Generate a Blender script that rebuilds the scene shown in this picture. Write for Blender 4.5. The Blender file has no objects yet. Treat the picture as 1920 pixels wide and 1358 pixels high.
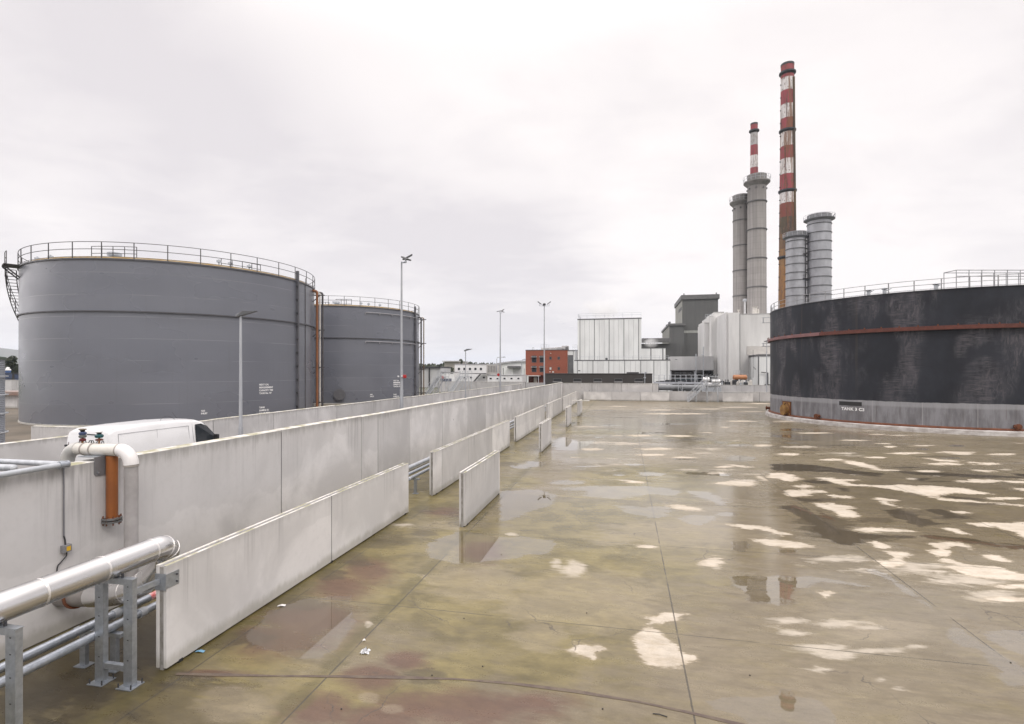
import bpy, bmesh, math, random
import numpy as np
from mathutils import Vector, Matrix
random.seed(11)
rng = np.random.default_rng(11)
SC = bpy.context.scene
COL = SC.collection
R_ = math.radians

# ------------------------------------------------------------------ camera, sky, sun, exposure
EYE = 4.2                       # eye height: standing on the stair platform over the bund wall
F, CX, HY = 985.0, 960.0, 696.0 # focal length / centre / horizon in photograph pixels (1920 wide)
cam = bpy.data.cameras.new('camera')
cam.sensor_width = 36.0
cam.lens = F / 1920 * 36
cam.shift_y = (HY - 679) / 1920
cam.clip_start = 0.05
cam.clip_end = 20000
camo = bpy.data.objects.new('camera', cam)
COL.objects.link(camo)
camo.location = (0, 0, EYE)
camo.rotation_euler = (R_(90), 0, 0)
SC.camera = camo

SUN_EL, SUN_AZ = R_(48), R_(150)     # azimuth clockwise from +Y (view direction)
w = bpy.data.worlds.new('World')
SC.world = w
w.use_nodes = True
nt = w.node_tree
nt.nodes.clear()


def nd(t, kind, **kw):
    n = t.nodes.new(kind)
    for k, v in kw.items():
        if k == 'ins':
            for kk, vv in v.items():
                if isinstance(vv, bpy.types.NodeSocket):
                    t.links.new(vv, n.inputs[kk])
                else:
                    n.inputs[kk].default_value = vv
        else:
            setattr(n, k, v)
    return n


def mth(t, op, a, b=None, c=None, clamp=False):
    n = t.nodes.new('ShaderNodeMath')
    n.operation = op
    n.use_clamp = clamp
    for i, v in enumerate((a, b, c)):
        if v is None:
            continue
        if isinstance(v, bpy.types.NodeSocket):
            t.links.new(v, n.inputs[i])
        else:
            n.inputs[i].default_value = v
    return n.outputs[0]


def mrange(t, v, a, b, c=0.0, d=1.0, smooth=True):
    n = t.nodes.new('ShaderNodeMapRange')
    n.interpolation_type = 'SMOOTHSTEP' if smooth else 'LINEAR'
    t.links.new(v, n.inputs['Value'])
    for k, x in (('From Min', a), ('From Max', b), ('To Min', c), ('To Max', d)):
        if isinstance(x, bpy.types.NodeSocket):
            t.links.new(x, n.inputs[k])
        else:
            n.inputs[k].default_value = x
    return n.outputs['Result']


def mixc(t, f, a, b, blend='MIX'):
    n = t.nodes.new('ShaderNodeMix')
    n.data_type = 'RGBA'
    n.blend_type = blend
    for i, v in ((0, f), (6, a), (7, b)):
        if isinstance(v, bpy.types.NodeSocket):
            t.links.new(v, n.inputs[i])
        else:
            n.inputs[i].default_value = v if i == 0 else (tuple(v) + (1,))[:4]
    return n.outputs[2]


def noise(t, vec, scale=1.0, detail=5, rough=.55, dist=0.0):
    n = nd(t, 'ShaderNodeTexNoise', ins={'Vector': vec, 'Scale': scale, 'Detail': detail, 'Roughness': rough, 'Distortion': dist})
    return n.outputs['Fac']


def vscale(t, vec, s):
    n = nd(t, 'ShaderNodeVectorMath', operation='MULTIPLY', ins={0: vec, 1: s})
    return n.outputs[0]


def make_sky():
    t = nt
    sky = nd(t, 'ShaderNodeTexSky', sky_type='NISHITA', sun_disc=False, sun_elevation=SUN_EL, sun_rotation=SUN_AZ)
    bg1 = nd(t, 'ShaderNodeBackground', ins={'Color': sky.outputs[0], 'Strength': 0.1})
    tc = nd(t, 'ShaderNodeTexCoord')
    d = tc.outputs['Generated']
    sp = nd(t, 'ShaderNodeSeparateXYZ', ins={0: d})
    z = mth(t, 'MAXIMUM', sp.outputs[2], 0.0)
    zz = mth(t, 'ADD', z, 0.16)
    px = mth(t, 'DIVIDE', sp.outputs[0], zz)
    py = mth(t, 'DIVIDE', sp.outputs[1], zz)
    cv = nd(t, 'ShaderNodeCombineXYZ', ins={0: px, 1: py, 2: 3.7}).outputs[0]
    n1 = noise(t, cv, 0.9, 7, .52, .25)
    n2 = noise(t, vscale(t, cv, (1.0, 1.35, 1)), 2.3, 8, .58, .4)
    f = mth(t, 'ADD', mth(t, 'MULTIPLY', n1, .62), mth(t, 'MULTIPLY', n2, .38))
    f = mrange(t, f, .34, .62, .12, .7)
    # broad banks of cloud: (pixel x, pixel y, radius, weight) turned into sky directions
    for bx, by, r, wt in SKYBLOBS:
        v = Vector(((bx - CX) / F, 1, (HY - by) / F)).normalized()
        dn = nd(t, 'ShaderNodeVectorMath', operation='DOT_PRODUCT', ins={0: d, 1: tuple(v)}).outputs['Value']
        f = mth(t, 'ADD', f, mrange(t, dn, math.cos(r), 1.0, 0.0, wt))
    f = mrange(t, f, 0.0, 1.0, 0.0, 1.0, smooth=False)
    colr = mixc(t, f, SKY_DARK, SKY_LIGHT)
    gain = mrange(t, sp.outputs[2], .5, .95, 1.0, ZEN)
    colg = nd(t, 'ShaderNodeVectorMath', operation='SCALE', ins={0: colr, 'Scale': gain}).outputs[0]
    # unseen sky glow added low on the left to highlight the grey tank's edge
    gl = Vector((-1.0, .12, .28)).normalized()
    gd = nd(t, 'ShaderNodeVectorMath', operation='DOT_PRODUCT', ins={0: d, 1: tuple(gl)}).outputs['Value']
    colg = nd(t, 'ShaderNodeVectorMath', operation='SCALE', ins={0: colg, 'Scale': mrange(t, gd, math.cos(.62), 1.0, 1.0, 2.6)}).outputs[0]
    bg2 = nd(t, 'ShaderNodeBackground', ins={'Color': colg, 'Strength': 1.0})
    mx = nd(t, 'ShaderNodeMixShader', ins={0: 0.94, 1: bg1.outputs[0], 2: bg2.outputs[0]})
    o = nd(t, 'ShaderNodeOutputWorld')
    t.links.new(mx.outputs[0], o.inputs[0])


SKY_DARK, SKY_LIGHT, ZEN = (.86, .81, .825), (1.11, 1.05, 1.03), 2.7
SKYBLOBS = [(200, 230, .30, -.5), (430, 330, .28, -.42), (620, 270, .24, -.2), (960, 490, .24, -.36), (720, 400, .2, -.2), (1060, 560, .1, -.2), (870, 660, .12, -.25),
            (120, 330, .16, .35), (300, 400, .2, .45), (520, 430, .2, .4), (1250, 470, .25, .25),
            (1700, 430, .3, .3), (1300, 120, .4, .12), (880, 150, .3, .1), (60, 500, .12, .25), (1830, 120, .25, -.1), (1300, 300, .5, .2), (700, 60, .4, .2)]
make_sky()

sl = bpy.data.lights.new('sun', 'SUN')
sl.energy = 1.35
sl.angle = R_(25)
sl.color = (1, .95, .89)
so = bpy.data.objects.new('sun', sl)
COL.objects.link(so)
sdir = Vector((math.sin(SUN_AZ) * math.cos(SUN_EL), math.cos(SUN_AZ) * math.cos(SUN_EL), math.sin(SUN_EL)))
so.rotation_euler = sdir.to_track_quat('Z', 'Y').to_euler()

SC.view_settings.view_transform = 'Standard'
SC.view_settings.look = 'None'
SC.view_settings.exposure = 0.0
SC.view_settings.gamma = 1.0
SC.cycles.volume_bounces = 8
SC.cycles.max_bounces = 16

# ------------------------------------------------------------------ site frame: u = right across the yard, v = along the yard
TA = 212.0 / F
YAW = math.atan(TA)
S, Cc = math.sin(YAW), math.cos(YAW)


HAZE = 1.2e-4


def W(u, v, z=0.0):
    return Vector((u * Cc + v * S, -u * S + v * Cc, z))


def kx(x):
    return (x - CX) / F


def Vp(x, u):                 # v where the line of sight through column x meets plane u
    k = kx(x)
    Y = u / (k * Cc - S)
    return Y * (k * S + Cc)


def Up(x, v):                 # u where column x meets plane v
    k = kx(x)
    return v * (k * Cc - S) / (Cc + k * S)


def Zp(y, u, v):              # height seen at row y on the vertical line (u, v)
    return EYE - (y - HY) / F * (-u * S + v * Cc)


def G(x, y, z=0.0):           # ground point (X, Y) under pixel
    Y = F * (EYE - z) / (y - HY)
    return kx(x) * Y, Y


def G_uv(x, y, z=0.0):
    X, Y = G(x, y, z)
    return X * Cc - Y * S, X * S + Y * Cc


# ------------------------------------------------------------------ mesh builder
class MB:
    def __init__(self):
        self.v, self.f = [], []
        self.cuts = []

    def add(self, vs, fs):
        o = len(self.v)
        self.v += [tuple(p) for p in vs]
        self.f += [tuple(i + o for i in q) for q in fs]
        return self

    def cut(self):
        """end of one piece: what follows becomes an object of its own"""
        self.cuts.append((len(self.v), len(self.f)))
        return self

    def box(self, x0, x1, y0, y1, z0, z1):
        return self.add([(x0, y0, z0), (x1, y0, z0), (x1, y1, z0), (x0, y1, z0), (x0, y0, z1), (x1, y0, z1), (x1, y1, z1), (x0, y1, z1)],
                        [(0, 3, 2, 1), (4, 5, 6, 7), (0, 1, 5, 4), (1, 2, 6, 5), (2, 3, 7, 6), (3, 0, 4, 7)])

    def bar(self, p, q, w_, h_, up=(0, 0, 1)):
        p, q = Vector(p), Vector(q)
        d = (q - p).normalized()
        up = Vector(up)
        if abs(d.dot(up)) > .99:
            up = Vector((0, 1, 0))
        a = d.cross(up).normalized() * w_ / 2
        b = a.cross(d).normalized() * h_ / 2
        vs = [e + sa * a + sb * b for e in (p, q) for sa, sb in ((-1, -1), (1, -1), (1, 1), (-1, 1))]
        return self.add(vs, [(0, 3, 2, 1), (4, 5, 6, 7), (0, 1, 5, 4), (1, 2, 6, 5), (2, 3, 7, 6), (3, 0, 4, 7)])

    def tube(self, pts, r, seg=10, caps=True, closed=False):
        pts = [Vector(p) for p in pts]
        n = len(pts)
        rs = r if isinstance(r, (list, tuple)) else [r] * n
        ring = []
        nrm = None
        for i, p in enumerate(pts):
            if closed:
                d = pts[(i + 1) % n] - pts[i - 1]
            else:
                d = pts[min(i + 1, n - 1)] - pts[max(i - 1, 0)]
            d.normalize()
            if nrm is None:
                nrm = d.orthogonal().normalized()
            nrm = (nrm - d * nrm.dot(d)).normalized()
            b = d.cross(nrm)
            ring.append([p + (nrm * math.cos(2 * math.pi * j / seg) + b * math.sin(2 * math.pi * j / seg)) * rs[i] for j in range(seg)])
        vs = [q for rr in ring for q in rr]
        fs = []
        m = n if closed else n - 1
        for i in range(m):
            a, b2 = i * seg, ((i + 1) % n) * seg
            for j in range(seg):
                k = (j + 1) % seg
                fs.append((a + j, a + k, b2 + k, b2 + j))
        if caps and not closed:
            fs.append(tuple(range(seg - 1, -1, -1)))
            fs.append(tuple((n - 1) * seg + j for j in range(seg)))
        return self.add(vs, fs)

    def cyl(self, p, q, r0, r1=None, seg=16):
        return self.tube([p, q], [r0, r0 if r1 is None else r1], seg)

    def lathe(self, prof, seg=64, c=(0, 0), a0=0.0, a1=2 * math.pi, cap=True):
        full = abs(a1 - a0 - 2 * math.pi) < 1e-6
        m = seg if full else seg + 1
        vs = []
        for r, z in prof:
            for j in range(m):
                a = a0 + (a1 - a0) * j / seg
                vs.append((c[0] + r * math.cos(a), c[1] + r * math.sin(a), z))
        fs = []
        for i in range(len(prof) - 1):
            for j in range(seg):
                k = (j + 1) % m
                fs.append((i * m + j, i * m + k, (i + 1) * m + k, (i + 1) * m + j))
        if full and cap:
            if prof[0][0] > 1e-4:
                fs.append(tuple(range(m - 1, -1, -1)))
            if prof[-1][0] > 1e-4:
                fs.append(tuple((len(prof) - 1) * m + j for j in range(m)))
        return self.add(vs, fs)

    def prism(self, poly, axis, a, b):
        """extrude a 2D polygon along axis 'x' (poly = y,z), 'y' (poly = x,z) or 'z' (poly = x,y)"""
        def pt(p, t):
            return {'x': (t, p[0], p[1]), 'y': (p[0], t, p[1]), 'z': (p[0], p[1], t)}[axis]
        n = len(poly)
        vs = [pt(p, a) for p in poly] + [pt(p, b) for p in poly]
        fs = [tuple(range(n - 1, -1, -1)), tuple(range(n, 2 * n))]
        for i in range(n):
            j = (i + 1) % n
            fs.append((i, j, n + j, n + i))
        return self.add(vs, fs)

    def build(self, name, m, parent=None, smooth=None, bevel=0.0, loc=None):
        if self.cuts:
            b = [(0, 0)] + [c for c in self.cuts] + [(len(self.v), len(self.f))]
            first = None
            for (v0, f0), (v1, f1) in zip(b[:-1], b[1:]):
                if v1 > v0:
                    q = MB()
                    q.v = self.v[v0:v1]
                    q.f = [tuple(i - v0 for i in fc) for fc in self.f[f0:f1]]
                    o = q.build(name, m, parent, smooth, bevel, loc)
                    first = first or o
            return first
        me = bpy.data.meshes.new(name)
        me.from_pydata(self.v, [], self.f)
        bm = bmesh.new()
        bm.from_mesh(me)
        bmesh.ops.recalc_face_normals(bm, faces=bm.faces)
        if bevel:
            es = [e for e in bm.edges if len(e.link_faces) == 2 and e.calc_face_angle(0) > .7]
            bmesh.ops.bevel(bm, geom=es, offset=bevel, segments=2, profile=.6, affect='EDGES', clamp_overlap=True)
        bm.to_mesh(me)
        bm.free()
        if smooth:
            me.polygons.foreach_set('use_smooth', [True] * len(me.polygons))
            me.set_sharp_from_angle(angle=R_(smooth if smooth is not True else 35))
        o = bpy.data.objects.new(name, me)
        if m:
            me.materials.append(m)
        COL.objects.link(o)
        if parent:
            o.parent = parent
        if loc is not None:
            o.location = loc
        return o


def thing(name, label, cat, loc=(0, 0, 0), rot=0.0, group=None):
    o = bpy.data.objects.new(name, None)
    o.empty_display_size = .3
    COL.objects.link(o)
    o.location = loc
    o.rotation_euler = (0, 0, rot)
    return tag(o, label, cat, group)


def tag(o, label, cat, group=None):
    o['label'] = label
    o['category'] = cat
    if group:
        o['group'] = group
    return o


def struct(o):
    o['kind'] = 'structure'
    return o


def dup(root, loc, rot=None, label=None, scale=None):
    r = root.copy()
    COL.objects.link(r)
    r.location = loc
    if rot is not None:
        r.rotation_euler = (0, 0, rot)
    if scale:
        r.scale = scale
    if label:
        r['label'] = label
    for ch in list(root.children):
        c = ch.copy()
        COL.objects.link(c)
        c.parent = r
        for g in list(ch.children):
            d = g.copy()
            COL.objects.link(d)
            d.parent = c
    return r


def uvthing(name, label, cat, u, v, z=0.0, group=None):
    return thing(name, label, cat, W(u, v, z), -YAW, group)


# ------------------------------------------------------------------ materials
def newmat(name):
    m = bpy.data.materials.new(name)
    m.use_nodes = True
    t = m.node_tree
    b = t.nodes['Principled BSDF']
    return m, t, b


def bumpit(t, b, hgt, strength=.3, dist=.02):
    n = nd(t, 'ShaderNodeBump', ins={'Strength': strength, 'Distance': dist, 'Height': hgt})
    t.links.new(n.outputs[0], b.inputs['Normal'])


def setc(t, b, c):
    t.links.new(c, b.inputs['Base Color'])


MATS = {}


def mat(name, c, c2=None, rough=.6, metal=0.0, scale=2.0, stretch=(1, 1, 1), streak=0.0, streakc=None, bump=0.0, bscale=20.0, vary=.06, rvar=.15):
    """painted / plain surface with mottling, optional vertical streaks and fine relief"""
    if name in MATS:
        return MATS[name]
    m, t, b = newmat(name)
    tc = nd(t, 'ShaderNodeTexCoord')
    oi = nd(t, 'ShaderNodeObjectInfo')
    co = nd(t, 'ShaderNodeVectorMath', operation='ADD', ins={0: tc.outputs['Object'], 1: nd(t, 'ShaderNodeVectorMath', operation='SCALE', ins={0: oi.outputs['Location'], 'Scale': .37}).outputs[0]}).outputs[0]
    c2 = c2 or tuple(x * .8 for x in c)
    n = noise(t, vscale(t, co, stretch), scale, 7, .6)
    col = mixc(t, mrange(t, n, .32, .68), c, c2)
    if streak:
        s1 = noise(t, vscale(t, co, (5, 5, .22)), 1.6, 6, .65)
        col = mixc(t, mth(t, 'MULTIPLY', mrange(t, s1, .5, .78), streak), col, streakc or tuple(x * .5 for x in c))
    rv = mth(t, 'MULTIPLY', mth(t, 'SUBTRACT', oi.outputs['Random'], .5), vary * 2)
    hsv = nd(t, 'ShaderNodeHueSaturation', ins={'Color': col, 'Value': mth(t, 'ADD', rv, 1.0)})
    setc(t, b, hsv.outputs[0])
    b.inputs['Metallic'].default_value = metal
    t.links.new(mrange(t, noise(t, co, scale * 3, 4), .3, .7, rough - rvar / 2, rough + rvar / 2), b.inputs['Roughness'])
    if bump:
        bumpit(t, b, noise(t, co, bscale, 6, .6), bump, .01)
    MATS[name] = m
    return m


def concrete_wall(name, c=(.55, .525, .525), top=.6, hole=True, streak=.5):
    """precast concrete: mottled, panel to panel tone, dark run-off under the top edge, cast-in tie holes"""
    m, t, b = newmat(name)
    tc = nd(t, 'ShaderNodeTexCoord')
    oi = nd(t, 'ShaderNodeObjectInfo')
    co = nd(t, 'ShaderNodeVectorMath', operation='ADD', ins={0: tc.outputs['Object'], 1: nd(t, 'ShaderNodeVectorMath', operation='SCALE', ins={0: oi.outputs['Location'], 'Scale': 1.37}).outputs[0]}).outputs[0]
    rnd = oi.outputs['Random']
    co2 = nd(t, 'ShaderNodeVectorMath', operation='ADD', ins={0: co, 1: nd(t, 'ShaderNodeCombineXYZ', ins={0: mth(t, 'MULTIPLY', rnd, 37.0), 1: mth(t, 'MULTIPLY', rnd, 91.0), 2: 0.0}).outputs[0]}).outputs[0]
    gz = nd(t, 'ShaderNodeSeparateXYZ', ins={0: tc.outputs['Generated']}).outputs[2]
    big = noise(t, vscale(t, co2, (1, 1, .8)), .55, 6, .55, .6)
    col = mixc(t, mrange(t, big, .36, .62), c, tuple(x * .78 for x in c))
    # pour line: paler lower / upper part with a wavy edge on some panels
    pl = mth(t, 'ADD', gz, mth(t, 'MULTIPLY', mth(t, 'SUBTRACT', noise(t, co2, .9, 4), .5), .5))
    pl = mrange(t, pl, mth(t, 'MULTIPLY', rnd, .9), mth(t, 'ADD', mth(t, 'MULTIPLY', rnd, .9), .03))
    col = mixc(t, mth(t, 'MULTIPLY', pl, .4), col, tuple(x * .78 for x in c))
    fine = noise(t, co, 9, 8, .7)
    col = mixc(t, mth(t, 'MULTIPLY', mrange(t, fine, .45, .75), .25), col, tuple(x * .7 for x in c))
    s1 = noise(t, vscale(t, co2, (7, 7, .25)), 1.5, 6, .62)
    zone = mrange(t, noise(t, vscale(t, co2, (1, 1, .1)), .8, 4, .6), .44, .66)
    run = mth(t, 'MULTIPLY', mth(t, 'MULTIPLY', mrange(t, s1, .44, .68), zone), mrange(t, gz, .3, .95))
    col = mixc(t, mth(t, 'MULTIPLY', run, streak), col, (.17, .165, .165))
    edge = mth(t, 'ADD', gz, mth(t, 'MULTIPLY', mth(t, 'SUBTRACT', noise(t, vscale(t, co2, (6, 6, .6)), 1.2, 5, .7), .5), .22))
    col = mixc(t, mth(t, 'MULTIPLY', mrange(t, edge, .9, 1.02), top), col, (.2, .19, .175))
    # tie holes and chips
    vo = nd(t, 'ShaderNodeTexVoronoi', feature='F1', ins={'Vector': co2, 'Scale': .62, 'Randomness': .9})
    ch = mrange(t, vo.outputs['Distance'], .028, .045, 1.0, 0.0)
    if hole:
        col = mixc(t, mth(t, 'MULTIPLY', ch, .7), col, (.12, .115, .11))
    wz = nd(t, 'ShaderNodeSeparateXYZ', ins={0: tc.outputs['Object']}).outputs[2]
    spl = mth(t, 'SUBTRACT', wz, mth(t, 'MULTIPLY', noise(t, vscale(t, co2, (3, 3, 1)), 1.0, 6, .7), .34))
    col = mixc(t, mth(t, 'MULTIPLY', mrange(t, spl, -.08, .1, 1.0, 0.0), .4), col, (.15, .135, .075))
    hsv = nd(t, 'ShaderNodeHueSaturation', ins={'Color': col, 'Value': mrange(t, rnd, 0, 1, .87, 1.08, False)})
    # clean bright arris on upward faces, with green growth
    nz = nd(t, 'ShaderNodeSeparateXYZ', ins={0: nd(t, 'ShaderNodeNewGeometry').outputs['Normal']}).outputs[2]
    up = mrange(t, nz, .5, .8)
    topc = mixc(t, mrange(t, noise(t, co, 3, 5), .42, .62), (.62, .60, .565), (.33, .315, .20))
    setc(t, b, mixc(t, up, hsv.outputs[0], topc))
    b.inputs['Roughness'].default_value = .78
    h = mth(t, 'SUBTRACT', mth(t, 'MULTIPLY', noise(t, co, 30, 6, .7), .25), ch)
    bumpit(t, b, h, .3, .012)
    return m


M_WALL = concrete_wall('concrete wall', (.62, .605, .60), .6, True, .6)
M_PANEL = concrete_wall('precast panel', (.66, .645, .635), .25, True, .45)
M_CORE = mat('panel core', (.33, .32, .31), (.17, .16, .14), .85, scale=5, bump=.5)
M_TOPGREEN = mat('mossy joint', (.40, .37, .23), (.24, .23, .11), .9, scale=6, bump=.4)
M_GALV = mat('galvanised steel', (.42, .45, .49), (.33, .355, .39), .42, .75, scale=14, bump=.05, bscale=60)
M_GALVP = mat('galvanised post', (.50, .52, .545), (.40, .42, .445), .5, .35, scale=9, stretch=(1, 1, .3))
M_DKSTEEL = mat('dark steel', (.06, .062, .068), (.04, .04, .045), .5, .3, scale=5)
M_RAIL = mat('rail steel', (.09, .085, .09), (.06, .055, .055), .5, .3, scale=5)
M_BLACK = mat('black rubber', (.02, .02, .022), None, .6)
M_ORANGE = mat('orange pipe paint', (.31, .10, .02), (.23, .072, .016), .5, scale=2, streak=.5, streakc=(.14, .06, .03), bump=.1)
M_ORANGEB = mat('faded orange riser', (.27, .105, .04), (.19, .08, .035), .6, scale=1.5, streak=.5)
M_RUST = mat('rust', (.17, .055, .022), (.10, .035, .016), .8, scale=4, bump=.4)
M_REDPIPE = mat('oxide red paint', (.125, .034, .022), (.085, .024, .016), .6, scale=3, streak=.3)
M_CREAM = mat('cream pipe', (.66, .63, .58), (.52, .50, .46), .45, scale=2.2, rvar=.1)
M_PLASTICW = mat('white plastic', (.8, .78, .77), (.72, .70, .69), .35, scale=2)
M_GREYPIPE = mat('grey pipe', (.40, .38, .375), (.30, .285, .28), .55, scale=2.5, streak=.4)
M_WHITE = mat('white paint', (.80, .80, .80), (.74, .74, .745), .4, scale=2)
M_STENCIL = mat('white stencil paint', (.85, .85, .85), None, .6)
M_RED = mat('red paint', (.45, .02, .02), (.35, .015, .015), .4)
M_GLASS = mat('dark window glass', (.02, .024, .03), (.03, .035, .04), .08, scale=1, rvar=.02)
# ------------------------------------------------------------------ tank / chimney / cladding materials
def cylco(t, R):
    tc = nd(t, 'ShaderNodeTexCoord')
    sp = nd(t, 'ShaderNodeSeparateXYZ', ins={0: tc.outputs['Object']})
    a = mth(t, 'MULTIPLY', mth(t, 'ARCTAN2', sp.outputs[1], sp.outputs[0]), R)
    return nd(t, 'ShaderNodeCombineXYZ', ins={0: a, 1: sp.outputs[2], 2: 0.0}).outputs[0], a, sp.outputs[2]


def tank_grey(name, R, seed):
    m, t, b = newmat(name)
    cv, a, z = cylco(t, R)
    br = nd(t, 'ShaderNodeTexBrick', offset=.37, ins={'Vector': cv, 'Color1': (0, 0, 0, 1), 'Color2': (1, 1, 1, 1), 'Mortar': (.5, .5, .5, 1), 'Scale': 1.0, 'Mortar Size': .0, 'Brick Width': 7.9, 'Row Height': 1.67})
    b2 = nd(t, 'ShaderNodeTexBrick', offset=.37, ins={'Vector': cv, 'Scale': 1.0, 'Mortar Size': .02, 'Mortar Smooth': .3, 'Brick Width': 400.0, 'Row Height': 1.67})
    pv = nd(t, 'ShaderNodeSeparateColor', ins={0: br.outputs['Color']}).outputs[0]
    c3 = nd(t, 'ShaderNodeVectorMath', operation='ADD', ins={0: cv, 1: (seed, seed * 2, seed)}).outputs[0]
    n = noise(t, vscale(t, c3, (.35, .6, 1)), .4, 4, .5, .3)
    col = mixc(t, mrange(t, n, .3, .7), (.140, .148, .176), (.124, .131, .156))
    col = mixc(t, mth(t, 'MULTIPLY', pv, .2), col, (.175, .18, .20))
    st = noise(t, vscale(t, c3, (3.5, .12, 1)), 1.2, 6, .65)
    col = mixc(t, mth(t, 'MULTIPLY', mrange(t, st, .52, .8), .25), col, (.10, .10, .11))
    col = mixc(t, mth(t, 'MULTIPLY', mth(t, 'MULTIPLY', b2.outputs['Fac'], mrange(t, noise(t, vscale(t, c3, (.3, 1, 1)), 1.0, 3), .38, .6)), .6), col, (.29, .295, .31))
    setc(t, b, col)
    rr = noise(t, vscale(t, c3, (.3, .5, 1)), .5, 3)
    t.links.new(mrange(t, rr, .3, .7, .24, .42), b.inputs['Roughness'])
    b.inputs['Specular IOR Level'].default_value = .8
    dent = noise(t, vscale(t, c3, (.2, .4, 1)), 1.0, 1, .4)
    h = mth(t, 'ADD', mth(t, 'MULTIPLY', dent, 1.6), mth(t, 'MULTIPLY', b2.outputs['Fac'], -.08))
    bumpit(t, b, h, .24, .12)
    return m


def tank_dark(name, R):
    """black bituminous coating, scuffed pale in patches, above a bare grey bottom course with a ragged overlap"""
    m, t, b = newmat(name)
    cv, a, z = cylco(t, R)
    n = noise(t, vscale(t, cv, (.5, .35, 1)), .9, 5, .6)
    col = mixc(t, mrange(t, n, .35, .65), (.015, .017, .023), (.028, .031, .04))
    # scuffs: brush strokes in patchy groups
    pat = noise(t, vscale(t, cv, (.55, .33, 1)), .8, 3, .5, .3)
    patv = noise(t, vscale(t, cv, (.9, .12, 1)), .8, 3, .5)
    pm = mth(t, 'MULTIPLY', mrange(t, pat, .42, .6), mrange(t, patv, .36, .56))
    h1 = noise(t, vscale(t, cv, (.55, 4.5, 1)), 1.6, 7, .72, 1.6)
    h2 = noise(t, vscale(t, cv, (3.2, .9, 1)), 1.5, 7, .7, 1.2)
    sel = mrange(t, noise(t, cv, .5, 3), .45, .55)
    hh = mth(t, 'ADD', mth(t, 'MULTIPLY', h1, sel), mth(t, 'MULTIPLY', h2, mth(t, 'SUBTRACT', 1.0, sel)))
    col = mixc(t, mth(t, 'MULTIPLY', pm, .45), col, mixc(t, mrange(t, noise(t, vscale(t, cv, (2.2, .5, 1)), 1.2, 6, .65), .35, .65), (.03, .032, .039), (.105, .10, .113)))
    sc = mth(t, 'MULTIPLY', mrange(t, hh, .42, .72), pm)
    col = mixc(t, mth(t, 'MULTIPLY', sc, .85), col, mixc(t, noise(t, cv, .7, 3), (.12, .12, .135), (.15, .13, .135)))
    # vertical rust weeps
    st = noise(t, vscale(t, cv, (1.6, .03, 1)), 1.3, 5, .6)
    col = mixc(t, mth(t, 'MULTIPLY', mrange(t, st, .6, .74), .3), col, (.10, .075, .055))
    # grey bottom course
    zl = mth(t, 'ADD', z, mth(t, 'MULTIPLY', mth(t, 'SUBTRACT', noise(t, vscale(t, cv, (1.1, 6, 1)), 1.0, 5, .6), .5), .16))
    g = noise(t, vscale(t, cv, (1.8, .35, 1)), 1.3, 7, .65)
    gc = mixc(t, mrange(t, g, .35, .66), (.235, .235, .25), (.14, .137, .146))
    gc = mixc(t, mth(t, 'MULTIPLY', mrange(t, noise(t, vscale(t, cv, (5, .25, 1)), 1.3, 5), .55, .75), .5), gc, (.10, .085, .075))
    upper = mrange(t, z, 1.6, 1.78)
    gc = mixc(t, mth(t, 'MULTIPLY', upper, .55), gc, (.33, .335, .35))
    br = nd(t, 'ShaderNodeTexBrick', offset=.5, ins={'Vector': cv, 'Scale': 1.0, 'Mortar Size': .03, 'Mortar Smooth': .6, 'Brick Width': 2.9, 'Row Height': 50.0})
    gc = mixc(t, mth(t, 'MULTIPLY', br.outputs['Fac'], .6), gc, (.36, .35, .355))
    gm = mrange(t, zl, 2.02, 2.05, 1.0, 0.0)
    col = mixc(t, gm, col, gc)
    setc(t, b, col)
    t.links.new(mrange(t, n, .3, .7, .55, .72), b.inputs['Roughness'])
    b.inputs['Specular IOR Level'].default_value = .3
    bumpit(t, b, mth(t, 'ADD', mth(t, 'MULTIPLY', noise(t, vscale(t, cv, (.3, .4, 1)), 1, 3), 1.0), mth(t, 'MULTIPLY', hh, .05)), .3, .08)
    return m


def banded(name, H0, bands, base, rust=.5, dark=.3):
    """painted chimney: (height, colour) from the bottom up, soot and rust running down the shaft"""
    m, t, b = newmat(name)
    tc = nd(t, 'ShaderNodeTexCoord')
    co = tc.outputs['Object']
    z = nd(t, 'ShaderNodeSeparateXYZ', ins={0: co}).outputs[2]
    wob = mth(t, 'MULTIPLY', mth(t, 'SUBTRACT', noise(t, vscale(t, co, (1, 1, .4)), 1.3, 4), .5), .5)
    cr = nd(t, 'ShaderNodeValToRGB', ins={0: mth(t, 'DIVIDE', mth(t, 'ADD', z, wob), H0)})
    el = cr.color_ramp.elements
    cr.color_ramp.interpolation = 'CONSTANT'
    el[0].position = 0
    el[0].color = (*base, 1)
    el[1].position = bands[0][0] / H0
    el[1].color = (*bands[0][1], 1)
    for h, c in bands[1:]:
        e = el.new(h / H0)
        e.color = (*c, 1)
    col = cr.outputs[0]
    s1 = noise(t, vscale(t, co, (1.3, 1.3, .05)), 1.1, 6, .7, .3)
    col = mixc(t, mth(t, 'MULTIPLY', mrange(t, s1, .49, .58), rust), col, (.17, .075, .03))
    s2 = noise(t, vscale(t, co, (1.0, 1.0, .07)), 1.3, 6, .75, .2)
    col = mixc(t, mth(t, 'MULTIPLY', mrange(t, s2, .52, .6), dark), col, (.05, .03, .03))
    pe = noise(t, vscale(t, co, (2.5, 2.5, 1.1)), 1.1, 7, .7)
    col = mixc(t, mth(t, 'MULTIPLY', mrange(t, pe, .55, .6), .8), col, (.15, .085, .06))
    setc(t, b, col)
    b.inputs['Roughness'].default_value = .7
    return m


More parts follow.
